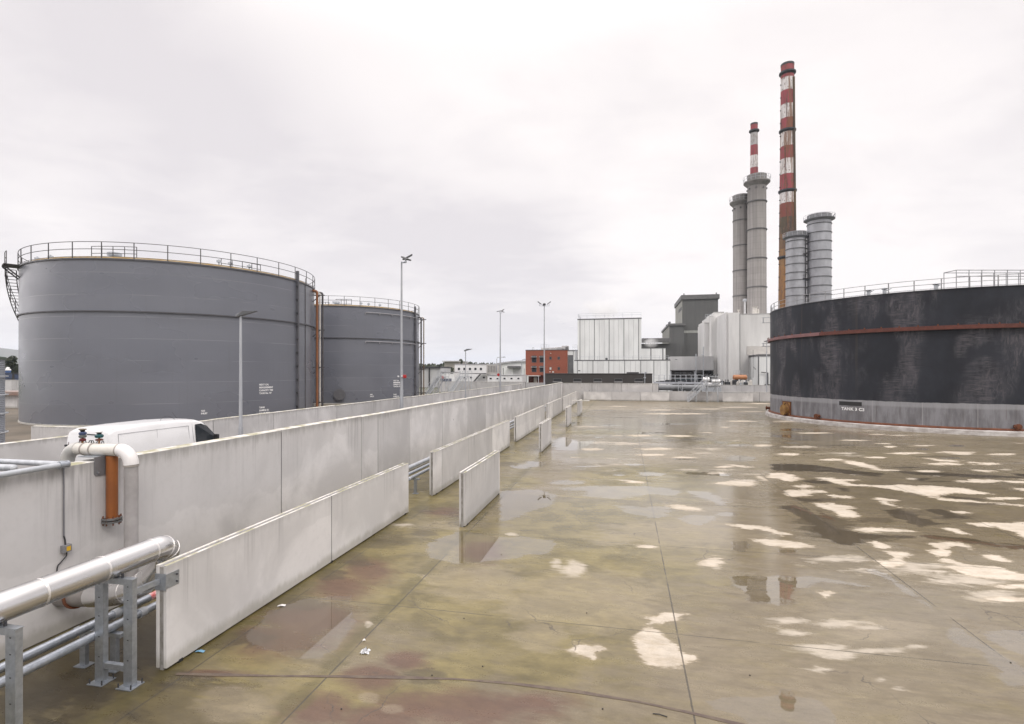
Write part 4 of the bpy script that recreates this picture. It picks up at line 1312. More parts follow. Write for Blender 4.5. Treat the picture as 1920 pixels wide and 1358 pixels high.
def grey_tank(label, C, R, Hh, seed, bands, ladder_x, pipes_x, stair=None, texts=(), conduit_x=None, group='grey storage tanks'):
    root = thing('storage_tank', label, 'storage tank', (C[0], C[1], 0), 0, group)
    MB().lathe([(R, .12), (R, Hh)], 160, cap=False).build('shell', tank_grey('grey tank plate %d' % seed, R, seed * 3.3), root, smooth=True)
    MB().lathe([(R + .05, 0), (R + .05, .12), (R - .1, .125)], 120, cap=False).build('base_ring', M_PANEL, root, smooth=True)
    MB().lathe([(R - .02, Hh - .02), (R * .5, Hh + R * .03), (0, Hh + R * .06)], 96, cap=False).build('roof', M_GALVP, root, smooth=True)
    mb = MB()
    mb.lathe([(R + .003, Hh - .12), (R + .09, Hh - .12), (R + .09, Hh + .0), (R - .05, Hh + .005)], 160, cap=False)
    mb.build('top_angle', mat('tank trim', (.10, .10, .112), None, .5), root, smooth=True)
    MB().lathe([(R - .28, Hh + .01), (R - .28, Hh + .19), (R - .32, Hh + .19)], 120, cap=False).build('foam_dam', mat('yellow ochre strip', (.55, .36, .13), (.6, .5, .35), .6, scale=2), root, smooth=True)
    for zb in bands:
        MB().lathe([(R + .003, zb - .07), (R + .13, zb - .06), (R + .13, zb + .035), (R + .003, zb + .05)], 160, cap=False).build('wind_girder', mat('girder paint', (.085, .086, .096), None, .5), root, smooth=True)
    handrail(root, R + .03, Hh, 1.22, 34, M_RAIL)
    a, _ = hit(C, R, ladder_x)
    er = Vector((math.cos(a), math.sin(a), 0))
    et = Vector((-math.sin(a), math.cos(a), 0))
    mb = MB()
    mb.bar(er * (R + .10) + Vector((0, 0, .3)), er * (R + .10) + Vector((0, 0, Hh + .9)), .26, .16, up=et)
    cd = mb.build('cable_riser', mat('riser paint', (.10, .10, .112), (.08, .08, .09), .5, scale=2), root)
    mb = MB()
    z = .9
    while z < Hh:
        mb.bar(er * (R + .18) - et * .22 + Vector((0, 0, z)), er * (R + .18) - et * .1 + Vector((0, 0, z + .12)), .12, .12).cut()
        z += 1.25
    mb.build('clip', M_DKSTEEL, cd)
    if conduit_x:
        a, _ = hit(C, R, conduit_x)
        MB().tube([((R + .04) * math.cos(a), (R + .04) * math.sin(a), .4), ((R + .04) * math.cos(a), (R + .04) * math.sin(a), Hh + .5)], .03, 8).build('conduit', M_RAIL, root)
    for k, (px, m, rr, off, top) in enumerate(pipes_x):
        a, _ = hit(C, R, px)
        q = R + off
        x, y = q * math.cos(a), q * math.sin(a)
        t2 = Hh - top
        MB().tube(smooth([(x * .93, y * .93, t2 + .12), (x * .99, y * .99, t2 + .1), (x, y, t2 - .25), (x, y, t2 - 1.5), (x, y, .4)], 6), rr, 12).build('rundown_pipe', m, root, smooth=True)
        if k == 0:
            for zz in (Hh - .75, Hh * .66, Hh * .36, 1.0):
                mb = MB()
                x0, y0 = (R + .0) * math.cos(a), (R + .0) * math.sin(a)
                ex = Vector((math.cos(a), math.sin(a), 0))
                mb.bar(ex * (R - .05) + Vector((0, 0, zz)), ex * (q + .75) + Vector((0, 0, zz)), .1, .1)
                mb.bar(ex * (R + .0) + Vector((0, 0, zz - .7)), ex * (q + .3) + Vector((0, 0, zz)), .08, .08)
                mb.build('pipe_bracket', M_RAIL, root)
    for tx, ty, lines, size in texts:
        a, Y = hit(C, R, tx)
        text_on_cyl(lines, size, R, a, EYE - (ty - HY) / F * Y, M_STENCIL, root)
    rk = random.Random(seed)
    return root


def to_ang(C, x, Y):
    return math.atan2(Y - C[1], kx(x) * Y - C[0])


C1, R1, H1 = (-32.1, 51.55), 11.9, 12.75
t1 = grey_tank('larger nearer grey storage tank behind the white van, spiral stair on its left edge', C1, R1, H1, 1, [8.75], 556, [(586.5, M_ORANGEB, .13, .42, .45), (588.0, M_CREAM, .07, .62, .55), (588.5, M_RAIL, .10, .85, .5)],
               texts=[(486, 723, ['NEXT CAL', 'MEASUREMENT', 'CAPACITY TM3', 'TANK No. 706'], .2), (486, 766, ['TANK', 'SAMPLE IN', 'VALVE BOX'], .2), (377, 772, ['NO', 'INLET'], .17)], conduit_x=572)
roof_kit(t1, R1, H1, 1, [(to_ang(C1, 277, 46), 9.6, 'vent'), (4.2, 10.5, 'gauge'), (4.05, 10.9, 'gauge'), (5.6, 10.2, 'gauge'), (5.75, 10.4, 'gauge'), (5.5, 10.6, 'gauge')])
# platform rails on the roof
mb = MB()
for a0, a1, rr, zz in ((4.62, 4.95, R1 - 1.6, 1.1), (5.52, 5.85, R1 - 1.4, .8)):
    for hh in (zz, zz * .5):
        mb.tube(arc(rr, a0, a1, H1 + .15 + hh, 8), .024, 6)
    for p in arc(rr, a0, a1, H1 + .1, 4):
        mb.bar(p, (p[0], p[1], p[2] + zz + .05), .04, .04)
mb.build('roof_rail', M_RAIL, t1)
# spiral stair on the left limb
mb, st, hr = MB(), MB(), MB()
a_top = math.atan2(43.2 - C1[1], -40.7 - C1[0])
n = 46
for i in range(n):
    a = a_top - .01 - i * .0225
    z = H1 - .25 - i * .235
    if z < .2:
        break
    p0 = Vector((math.cos(a), math.sin(a), 0))
    tt = Vector((-math.sin(a), math.cos(a), 0))
    st.bar(p0 * (R1 + .12) + Vector((0, 0, z)), p0 * (R1 + .78) + Vector((0, 0, z)), .2, .03)
for rr in (R1 + .12, R1 + .79):
    mb.tube([((rr) * math.cos(a_top - .01 - i * .0225), rr * math.sin(a_top - .01 - i * .0225), H1 - .3 - i * .235) for i in range(n)], .035, 6)
for hh in (1.0, .5):
    hr.tube([((R1 + .82) * math.cos(a_top + .12 - i * .0225), (R1 + .82) * math.sin(a_top + .12 - i * .0225), H1 + hh - max(0, i - 6) * .235) for i in range(n)], .025, 6)
for i in range(0, n, 4):
    a = a_top + .12 - i * .0225
    zz = H1 - max(0, i - 6) * .235
    hr.bar(((R1 + .82) * math.cos(a), (R1 + .82) * math.sin(a), zz - .3), ((R1 + .82) * math.cos(a), (R1 + .82) * math.sin(a), zz + 1.0), .04, .04)
sp = mb.build('spiral_stair', M_RAIL, t1)
st.build('tread', M_RAIL, sp)
hr.build('stair_rail', M_RAIL, sp)
pf = MB()
for i in range(6):
    a = a_top - .01 + i * .026
    p0 = Vector((math.cos(a), math.sin(a), 0))
    pf.bar(p0 * (R1 + .0) + Vector((0, 0, H1 - .05)), p0 * (R1 + 1.0) + Vector((0, 0, H1 - .05)), .32, .06)
for da in (0, .1):
    p0 = Vector((math.cos(a_top + da), math.sin(a_top + da), 0))
    pf.bar(p0 * (R1) + Vector((0, 0, H1 - 1.0)), p0 * (R1 + .95) + Vector((0, 0, H1 - .12)), .1, .1)
pf.build('landing', M_RAIL, sp)

C2, R2, H2 = (-24.3, 77.2), 10.5, 12.55
t2 = grey_tank('smaller farther grey storage tank beside the tall floodlight mast', C2, R2, H2, 2, [8.45], 777, [(784.5, M_RAIL, .12, .4, .6), (785.0, mat('weathered brass pipe', (.2, .13, .07), (.12, .08, .05), .5, scale=2), .08, .75, .6)],
               texts=[(737.5, 715, ['NEXT CAL', 'MEASUREMENT', 'CAPACITY TM3', 'TANK No. 707'], .21), (737.5, 741, ['TANK', 'SAMPLE IN', 'VALVE BOX'], .21), (694, 741, ['NO', 'INLET'], .2)])
roof_kit(t2, R2, H2, 2, [(to_ang(C2, 637, 72.5), 7.0, 'vent'), (to_ang(C2, 629, 78), 4, 'gauge'), (to_ang(C2, 641, 78), 3.6, 'gauge'), (5.4, 7.6, 'gauge'), (5.6, 7.9, 'gauge'), (5.25, 8, 'gauge')])
mb = MB()
a0, a1 = to_ang(C2, 620, 80), to_ang(C2, 660, 80)
for x0, x1, Yv, h0, h1 in ((597, 617, 79, .7, 2.0), (630, 659, 78, .9, 2.3)):
    p0, p1 = Vector((kx(x0) * Yv - C2[0], Yv - C2[1], 0)), Vector((kx(x1) * Yv - C2[0], Yv - C2[1], 0))
    for hh in (h1, (h0 + h1) / 2):
        mb.tube([p0 + Vector((0, 0, H2 + hh)), p1 + Vector((0, 0, H2 + hh))], .035, 6)
    for k in range(4):
        q = p0.lerp(p1, k / 3)
        mb.bar(q + Vector((0, 0, H2 + .3)), q + Vector((0, 0, H2 + h1)), .06, .06)
mb.build('roof_rail', M_RAIL, t2)
mb = MB()
for zb in (H2 - .75, 8.05):
    a0, _ = hit(C2, R2, 685)
    a1, _ = hit(C2, R2, 779)
    mb.tube(arc(R2 + .16, a0, a1, zb, 16), .055, 8)
    for p in arc(R2 + .08, a0, a1, zb - .1, 5):
        mb.box(p[0] - .06, p[0] + .06, p[1] - .06, p[1] + .06, zb - .25, zb)
mb.build('cooling_pipe', mat('pale riser pipe', (.36, .36, .38), None, .5), t2)
mb = MB()
a0, _ = hit(C2, R2, 637)
p = Vector(((R2 + .05) * math.cos(a0), (R2 + .05) * math.sin(a0), 1.25))
ex = Vector((math.cos(a0), math.sin(a0), 0))
mb.tube([p, p + ex * .3], .62, 20).tube([p + ex * .3, p + ex * .36], .72, 20)
mb.build('manhole', mat('manhole grey', (.12, .12, .13), None, .5), t2, smooth=True)

# dark tank
C3, R3, H3 = (36.0, 45.6), 12.2, 9.72
t3 = thing('storage_tank', 'broad black tank with scuffed sides and red girder, bare grey bottom, on the right', 'storage tank', (C3[0], C3[1], 0))
MB().lathe([(R3, .42), (R3, H3)], 200, cap=False).build('shell', tank_dark('scuffed black tank', R3), t3, smooth=True)
mf = mat('weathered whitewash', (.54, .52, .50), (.33, .30, .28), .85, scale=1.6, stretch=(1, 1, 3), streak=.6, streakc=(.2, .17, .15), bump=.4)
MB().lathe([(R3 + .42, -.01), (R3 + .40, .28), (R3 + .34, .33), (R3 - .2, .34)], 160, cap=False).build('foundation_ring', mf, t3, smooth=20)
MB().lathe([(R3 - .1, .335), (R3 + .16, .335), (R3 + .16, .40), (R3 + .02, .47), (R3 - .02, .47)], 160, cap=False).build('rust_skirt', M_RUST, t3, smooth=20)
MB().lathe([(R3 - .02, H3), (R3 * .5, H3 + .35), (0, H3 + .7)], 96, cap=False).build('roof', M_DKSTEEL, t3, smooth=True)
MB().lathe([(R3 - .02, H3 - .02), (R3 + .05, H3 - .02), (R3 + .05, H3 + .03), (R3 - .02, H3 + .03)], 160, cap=False).build('rim', M_DKSTEEL, t3)
ag, _ = hit(C3, R3, 1541)
mb = MB().lathe([(R3 + .004, 7.0), (R3 + .24, 7.0), (R3 + .24, 7.26), (R3 + .004, 7.28)], 160, a0=ag, a1=ag + 4.6, cap=False)
g = mb.build('red_girder', M_REDPIPE, t3)
MB().lathe([(R3 + .004, 7.0), (R3 + .24, 7.0), (R3 + .24, 7.22), (R3 + .004, 7.28)], 90, a0=ag - 1.68, a1=ag - .003, cap=False).build('pink_girder', mat('faded pink girder', (.23, .115, .115), (.17, .085, .085), .65, scale=1.5), t3)
mb = MB()
for k in range(60):
    a = ag - 1.6 + k * .085
    mb.box((R3 + .22) * math.cos(a) - .03, (R3 + .22) * math.cos(a) + .03, (R3 + .22) * math.sin(a) - .03, (R3 + .22) * math.sin(a) + .03, 7.25, 7.36).cut()
mb.build('girder_bolt', M_RUST, g)
handrail(t3, R3 - .05, H3, .75, 52, mat('pale rail', (.38, .38, .39), (.25, .25, .26), .5, .3), .022)
mb = MB()
Yq = 38.6
for x0, x1, hh in ((1793, 1920, 1.0),):
    for z in (H3 + .75, H3 + 1.45, H3 + 1.9):
        p0 = (kx(x0) * Yq - C3[0], Yq - C3[1], z)
        p1 = (kx(1990) * Yq - C3[0], Yq - C3[1], z)
        if z > H3 + 1:
            mb.tube([p0, p1], .028, 6)
    for k in range(9):
        xx = kx(1793 + k * 24) * Yq - C3[0]
        mb.bar((xx, Yq - C3[1], H3 + .0), (xx, Yq - C3[1], H3 + 1.9), .035, .035)
        mb.bar((xx, Yq - C3[1] + 1.1, H3 + .0), (xx, Yq - C3[1] + 1.1, H3 + 1.9), .035, .035)
    mb.tube([(kx(1793) * Yq - C3[0], Yq - C3[1], H3 + 1.9), (kx(1793) * Yq - C3[0], Yq + 1.1 - C3[1], H3 + 1.9)], .028, 6)
    mb.tube([(kx(1793) * Yq - C3[0], Yq + 1.1 - C3[1], H3 + 1.9), (kx(1990) * Yq - C3[0], Yq + 1.1 - C3[1], H3 + 1.9)], .028, 6)
mb.build('roof_walkway', mat('pale rail', (.38, .38, .39)), t3)
mb = MB()
for px, dx in ((1617, .4), (1650, .5), (1757, .4)):
    a, _ = hit(C3, R3, px)
    x, y = (R3 - 1) * math.cos(a), (R3 - 1) * math.sin(a)
    mb.lathe([(.12, H3), (.12, H3 + .45), (.22, H3 + .5), (.05, H3 + .62), (0, H3 + .63)], 10, c=(x, y))
    mb.tube([(x, y, H3 + .3), (x + dx, y, H3 + .55)], .04, 6).cut()
mb.build('roof_fitting', M_GALVP, t3, smooth=True)
a, Y = hit(C3, R3, 1577.8)
text_on_cyl(['TANK 3 C3'], .30, R3, a, EYE - (768.5 - HY) / F * Y, M_STENCIL, t3, space=1.1)
a0, Y0 = hit(C3, R3, 1573.5)
a1, Y1 = hit(C3, R3, 1616)
mb = MB()
zt = EYE - (752.3 - HY) / F * Y0
mb.lathe([(R3 + .004, zt - .30), (R3 + .008, zt - .30), (R3 + .008, zt), (R3 + .004, zt)], 12, a0=a0, a1=a1, cap=False)
mb.build('painted_out_label', mat('label black', (.02, .02, .022), None, .6), t3)
# rusty manhole
am, Ym = hit(C3, R3, 1476)
er = Vector((math.cos(am), math.sin(am), 0))
et = Vector((-math.sin(am), math.cos(am), 0))
zm = EYE - (768 - HY) / F * Ym
mrt = mat('ochre rust plate', (.34, .19, .05), (.20, .09, .03), .75, scale=2, bump=.3)
hw = .62
mb = MB()
mb.add([er * (R3 + q) + et * (sx * hw) + Vector((0, 0, z)) for q in (.0, .05) for sx, z in ((-1, .36), (1, .36), (1, 1.55), (-1, 1.55))], [(0, 1, 2, 3), (4, 5, 6, 7), (0, 1, 5, 4), (1, 2, 6, 5), (2, 3, 7, 6), (3, 0, 4, 7)])
mh = mb.build('manhole_plate', mrt, t3)
c = er * (R3 + .05) + Vector((0, 0, .85))
MB().tube([c, c + er * .28], .36, 24).tube([c + er * .28, c + er * .36], .45, 24).build('manhole_cover', mat('ochre rust cover', (.32, .18, .045), (.18, .09, .03), .7, scale=3), mh, smooth=True)
mb = MB()
for sx in (-1, 1):
    mb.bar(er * (R3 + .06) + et * sx * hw + Vector((0, 0, .36)), er * (R3 + .06) + et * sx * hw + Vector((0, 0, 1.58)), .05, .04)
mb.bar(er * (R3 + .06) - et * (hw + .05) + Vector((0, 0, 1.56)), er * (R3 + .06) + et * (hw + .05) + Vector((0, 0, 1.56)), .05, .06)
ringp = [er * (R3 + .07) + et * (.52 * math.cos(q)) + Vector((0, 0, .85 + .6 * math.sin(q))) for q in np.linspace(-.4, math.pi + .4, 22)]
mb.tube(ringp, .03, 6)
mb.build('plate_frame', M_RUST, mh)
mb = MB()
for px in (1536, 1904, 1441):
    a, _ = hit(C3, R3, px)
    er2 = Vector((math.cos(a), math.sin(a), 0))
    mb.tube([er2 * R3 + Vector((0, 0, .62)), er2 * (R3 + .4) + Vector((0, 0, .62))], .13, 10).tube([er2 * (R3 + .3) + Vector((0, 0, .62)), er2 * (R3 + .36) + Vector((0, 0, .62))], .2, 10).cut()
mb.build('drain_nozzle', M_RUST, t3, smooth=True)
mb = MB()
for zz, hgt in ((8.9, .5), (6.6, .3)):
    a = math.atan2(51 - C3[1], 25.1 - C3[0]) + .01
    er2 = Vector((math.cos(a), math.sin(a), 0))
    for q in (0, hgt):
        mb.tube([er2 * R3 + Vector((0, 0, zz + q)), er2 * (R3 + .75) + Vector((0, 0, zz + q))], .03, 6)
    mb.bar(er2 * (R3 + .6) + Vector((0, 0, zz)), er2 * (R3 + .6) + Vector((0, 0, zz + hgt)), .06, .06).cut()
mb.build('side_bracket', M_GALVP, t3)

# corrugated silo at the left edge
YS = 22.0
xs = kx(10.5) * YS
o = thing('silo', 'slim corrugated grey silo with ring rails at the left edge of the picture', 'silo', (-23.2, YS + .3, 0))
prof = []
z = .1
while z < 4.7:
    prof += [(1.2, z), (1.225, z + .04)]
    z += .08
MB().lathe(prof, 48, cap=True).build('shell', mat('silo sheet', (.30, .32, .36), (.25, .27, .30), .5, .2, scale=1), o, smooth=True)
MB().lathe([(1.26, 4.7), (1.26, 4.8), (.6, 5.0), (0, 5.05)], 40, cap=False).build('lid', mat('silo lid', (.09, .12, .10), None, .6), o, smooth=True)
for yy in (706, 742, 778, 815):
    zz = EYE - (yy - HY) / F * YS
    mb = MB()
    mb.tube(arc(1.31, 0, 2 * math.pi, zz, 40)[:-1], .025, 6, closed=True)
    for k in range(10):
        a = k * .628
        mb.tube([(1.2 * math.cos(a), 1.2 * math.sin(a), zz), (1.31 * math.cos(a), 1.31 * math.sin(a), zz)], .02, 5)
    mb.build('ring_rail', M_GALVP, o)

# ------------------------------------------------------------------ van
UV_, VV = -17.22, 13.9
van = thing('van', 'white panel van parked between the two concrete walls, seen from behind', 'van', W(UV_, VV), -YAW - R_(1.5))
st_ = [(0.0, 2.1, .80, .955), (.04, 2.22, .80, .965), (.25, 2.31, .81, .975), (1.2, 2.35, .815, .98), (2.6, 2.36, .815, .98), (3.45, 2.33, .80, .975), (3.85, 2.22, .75, .965), (4.05, 2.08, .74, .96), (4.4, 1.74, .74, .95), (4.72, 1.36, .76, .94), (5.1, 1.18, .76, .92), (5.38, .98, .72, .86), (5.5, .72, .6, .72)]


def ring(zr, rh, bh):
    f = [(.0, .34), (bh * .93, .34), (bh, .52), (bh, min(1.0, zr - .3 if zr < 1.4 else 1.0)), (bh - .02, min(1.34, zr - .16)), (rh + .045, zr - .11), (rh, zr - .035), (rh - .09, zr - .005), (rh * .5, zr + .01), (0, zr + .015)]
    if zr < 1.0:
        f = [(x, min(z_, zr - .02 * (9 - i) if i > 2 else z_)) for i, (x, z_) in enumerate(f)]
    return f + [(-x, z_) for x, z_ in reversed(f[1:-1])]


mb = MB()
rings = [[(x, y, z_) for x, z_ in ring(zr, rh, bh)] for y, zr, rh, bh in st_]
m_ = len(rings[0])
vs = [p for r in rings for p in r]
fs = []
for i in range(len(rings) - 1):
    for j in range(m_):
        k = (j + 1) % m_
        fs.append((i * m_ + j, i * m_ + k, (i + 1) * m_ + k, (i + 1) * m_ + j))
fs.append(tuple(range(m_)))
fs.append(tuple((len(rings) - 1) * m_ + j for j in range(m_)))
mb.add(vs, fs)


def carpaint():
    m, t, b = newmat('white van paint')
    tc = nd(t, 'ShaderNodeTexCoord')
    n = noise(t, tc.outputs['Object'], 1.5, 6)
    z = nd(t, 'ShaderNodeSeparateXYZ', ins={0: tc.outputs['Object']}).outputs[2]
    col = mixc(t, mth(t, 'MULTIPLY', mrange(t, n, .45, .7), .25), (.74, .74, .745), (.58, .575, .565))
    setc(t, b, col)
    b.inputs['Roughness'].default_value = .3
    b.inputs['Coat Weight'].default_value = .4
    b.inputs['Coat Roughness'].default_value = .08
    return m


M_VAN = carpaint()
body = mb.build('body', M_VAN, van, smooth=40)


def sx(z):        # half width of the cargo side at height z
    return .98 - max(0, z - 1.34) / (2.24 - 1.34) * (.98 - .862) if z > 1.34 else .98


mg = mat('panel gap', (.08, .08, .085), None, .6)
gp = MB()
for y0, y1, z0, z1 in ((.32, 3.1, .75, 2.12),):
    for a, b_ in (((y0, z0), (y1, z0)), ((y1, z0), (y1, z1)), ((y1, z1), (y0, z1)), ((y0, z1), (y0, z0)), ((1.75, z0), (1.75, z1))):
        for s_ in (1, -1):
            gp.bar((s_ * sx(a[1]) + s_ * .001, a[0], a[1]), (s_ * sx(b_[1]) + s_ * .001, b_[0], b_[1]), .012, .008)
for y in (3.28,):
    for s_ in (1, -1):
        gp.bar((s_ * .982, y, .6), (s_ * .982, y, 1.34), .012, .01).bar((s_ * .982, y, 1.34), (s_ * .845, y, 2.2), .012, .01)
for s_ in (1, -1):
    gp.bar((s_ * .78, .2, 2.285), (s_ * .78, 3.4, 2.305), .02, .012)
gp.build('panel_gap', mat('faint panel line', (.42, .42, .43), None, .6), body)
# rear doors
rd = MB()
rd.add([(-.83, -.012, .62), (.83, -.012, .62), (.85, -.012, 1.3), (.72, .018, 2.02), (-.72, .018, 2.02), (-.85, -.012, 1.3), (-.83, .02, .62), (.83, .02, .62), (.85, .02, 1.3), (.72, .045, 2.02), (-.72, .045, 2.02), (-.85, .02, 1.3)],
       [(0, 1, 2, 5), (5, 2, 3, 4), (0, 6, 7, 1), (1, 7, 8, 2), (2, 8, 9, 3), (3, 9, 10, 4), (4, 10, 11, 5), (5, 11, 6, 0)])
dr = rd.build('rear_door', M_VAN, van, bevel=.01)
MB().box(-.006, .006, -.017, -.01, .63, 1.3).build('door_gap', mg, dr)
MB().bar((.86, .0, 1.25), (.76, .02, 2.05), .035, .03).bar((.885, -.005, .9), (.885, -.005, 1.25), .03, .03).build('tail_lamp', mat('dark tail lamp', (.06, .01, .012), None, .2), van)
MB().bar((-.86, .0, 1.25), (-.77, .02, 2.05), .03, .03).build('tail_lamp', mat('dark tail lamp', (.06, .01, .012)), van)
MB().bar((-.02, .0, 2.13), (.62, .0, 2.11), .03, .03).build('brake_light', M_BLACK, van)
mb = MB()
for z in (1.02, 1.7):
    mb.box(-.9, -.84, -.06, .0, z, z + .07).cut().box(.84, .9, -.06, .0, z, z + .07).cut()
mb.build('hinge', M_DKSTEEL, dr)
# cab glass
gl = MB()
for s_ in (1, -1):
    pts = [(s_ * (sx(1.36) + .004), 3.38, 1.36), (s_ * (.956), 4.62, 1.36), (s_ * .80, 4.05, 2.02), (s_ * .845, 3.72, 2.14), (s_ * .875, 3.4, 2.14)]
    q = [(p[0] - s_ * .02, p[1], p[2]) for p in pts]
    gl.add(pts + q, [(0, 1, 2, 3, 4), (9, 8, 7, 6, 5)]).cut()
gl.build('side_window', M_GLASS, van)
MB().add([(-.70, 4.02, 2.115), (.70, 4.02, 2.115), (.72, 4.735, 1.37), (-.72, 4.735, 1.37), (-.70, 4.0, 2.08), (.70, 4.0, 2.08), (.72, 4.72, 1.33), (-.72, 4.72, 1.33)], [(0, 1, 2, 3), (7, 6, 5, 4)]).build('windscreen', M_GLASS, van)
for s_ in (1, -1):
    MB().box(s_ * 1.0 - .02, s_ * 1.2, 4.18, 4.27, 1.42, 1.68).build('wing_mirror', M_BLACK, van, bevel=.03) if s_ > 0 else MB().box(-1.2, -.98, 4.18, 4.27, 1.42, 1.68).build('wing_mirror', M_BLACK, van, bevel=.03)
    MB().bar((s_ * .955, 4.05, 1.36), (s_ * .80, 3.95, 2.06), .03, .02).build('window_bar', M_BLACK, van)
    for y in (.95, 4.55):
        wh = MB().tube([(s_ * .74, y, .34), (s_ * .96, y, .34)], .34, 28).build('wheel', M_BLACK, van, smooth=True)
        MB().tube([(s_ * .955, y, .34), (s_ * .975, y, .34)], .2, 20).build('rim', M_GALVP, wh, smooth=True)
    MB().box(s_ * .72 - .1, s_ * .72 + .1, 5.3, 5.44, .72, .92).build('headlight', M_PLASTICW, van, bevel=.03)
MB().box(-.88, .88, -.1, .05, .34, .56).build('rear_bumper', M_BLACK, van, bevel=.03)
MB().tube(smooth([(.35, 2.35, 2.35), (.3, 2.5, 2.46), (.3, 2.75, 2.5), (.35, 3.0, 2.36)], 5), .006, 6).tube([(.1, 3.35, 2.35), (.05, 3.15, 2.62)], .005, 6).build('aerial', M_BLACK, van)


# ------------------------------------------------------------------ lamps on the road
def pole_mat():
    return mat('lamp post steel', (.46, .475, .50), (.36, .37, .395), .5, .3, scale=6, stretch=(1, 1, .15))


def lamp_post(label, x, u, ytop, headdir, r0=.09, group='lamp posts along the road', sc=1.0, v=None):
    v = Vp(x, u) if v is None else v
    z = Zp(ytop, u, v)
    p = W(u, v)
    o = thing('street_lamp', label, 'street lamp', p, 0, group)
    MB().tube([(0, 0, 0), (0, 0, 1.4)], r0 * 1.35, 14).tube([(0, 0, 1.4), (0, 0, z)], [r0, r0 * .62], 14).build('pole', pole_mat(), o, smooth=True)
    hd = MB()
    L = .85 * sc
    hd.add([(-.17, -.12, z - .05), (-.17, .12, z - .05), (L * .8, .05, z + .12), (L * .8, -.05, z + .12), (-.2, -.1, z + .03), (-.2, .1, z + .03), (L * .2, .13, z + .17), (L * .2, -.13, z + .17), (L, .05, z + .17), (L, -.05, z + .17)],
           [(0, 1, 2, 3), (0, 4, 5, 1), (4, 7, 6, 5), (7, 9, 8, 6), (9, 3, 2, 8), (0, 3, 9, 7), (0, 7, 4), (1, 6, 8), (1, 8, 2), (1, 5, 6)])
    hd.v = [(p[0], p[1] * 1.3, z + (p[2] - z) * 1.35) for p in hd.v]
    h = hd.build('lamp_head', mat('lamp head grey', (.16, .165, .175), None, .45), o, bevel=.015)
    h.rotation_euler = (0, 0, headdir)
    return o


UL = -18.8
lamp_post('nearest street lamp with a curved head, in front of the larger grey tank', 451.3, UL, 592, 0, r0=.085, sc=1.0)
lamp_post('slim street lamp standing between the two floodlight masts', 873, UL, 658, 0, r0=.08, sc=1.0)


def floodlight(mb, c, yaw, pitch, w_=.62, l=.8):
    """flat box floodlight aimed along yaw, tipped by pitch"""
    ft = w_ / .62
    M = Matrix.Translation(c) @ Matrix.Rotation(yaw, 4, 'Z') @ Matrix.Rotation(pitch, 4, 'Y')
    pts = [(-.12 * ft, -w_ / 2, -.1 * ft), (l, -w_ / 2, -.07 * ft), (l, w_ / 2, -.07 * ft), (-.12 * ft, w_ / 2, -.1 * ft), (-.28 * ft, -w_ * .3, .02), (l, -w_ / 2, .06 * ft), (l, w_ / 2, .06 * ft), (-.28 * ft, w_ * .3, .02)]
    mb.add([M @ Vector(p) for p in pts], [(0, 3, 2, 1), (4, 5, 6, 7), (0, 1, 5, 4), (1, 2, 6, 5), (2, 3, 7, 6), (3, 0, 4, 7)])


def mast(label, x, u, ytop, heads, r0=.17, v=None, alarm=False, sc=1.0):
    v = Vp(x, u) if v is None else v
    z = Zp(ytop, u, v)
    o = thing('floodlight_mast', label, 'floodlight mast', W(u, v), 0, 'floodlight masts')
    MB().tube([(0, 0, 0), (0, 0, 2.6)], r0 * 1.2, 16).tube([(0, 0, 2.6), (0, 0, z)], [r0, r0 * .5], 16).build('pole', pole_mat(), o, smooth=True)
    cr = MB()
    lens = MB()
    for yaw, pitch, off in heads:
        d = Vector((math.cos(yaw), math.sin(yaw), 0))
        pp = d * off
        cr.bar((0, 0, z - .1), (pp.x, pp.y, z - .05), .07 * sc, .07 * sc)
        cr.bar((pp.x, pp.y, z - .05), (pp.x, pp.y, z + .3 * sc), .05, .05)
    cr.build('cross_arm', M_GALV, o)
    for yaw, pitch, off in heads:
        d = Vector((math.cos(yaw), math.sin(yaw), 0))
        fm = MB()
        floodlight(fm, Vector((d.x * off * .7, d.y * off * .7, z + .38 * sc)), yaw, pitch, .62 * sc, .8 * sc)
        fm.build('floodlight', mat('floodlight grey', (.05, .05, .053), None, .5), o, bevel=.01)
    if alarm:
        za = Zp(706, u, v)
        q = MB().box(.16, .44, -.24, -.05, za - .14, za + .14).build('call_point', M_RED, o, bevel=.04)
        MB().tube([(.02, -.2, za + .02), (.12, -.24, za + .02)], .05, 8).tube([(-.3, -.12, za), (-.2, -.16, za)], .06, 8).build('beacon', M_WHITE, q)
    return o


mast('tallest looking floodlight mast, red alarm box on its pole, between the grey tanks', 753, UL, 491, [(R_(20), -.5, .4), (R_(-40), .45, .5)], .13, sc=.85, alarm=True)
mast('floodlight mast with a small cluster of heads, over the white site offices', 938, UL, 586, [(R_(30), -.6, .3), (R_(-20), .5, .3), (R_(190), .2, .1)], .12, sc=.6)
mast('floodlight mast with four heads, in front of the red brick building', 1020.5, None or -11.2, 573, [(R_(0), -.6, .7), (R_(180), -.6, .7), (R_(270), .3, .3), (R_(90), .3, .3)], .11, sc=.65, v=Vp(1020.5, -11.2))
# ------------------------------------------------------------------ chimneys
def zpx(y, Y):
    return EYE - (y - HY) / F * Y


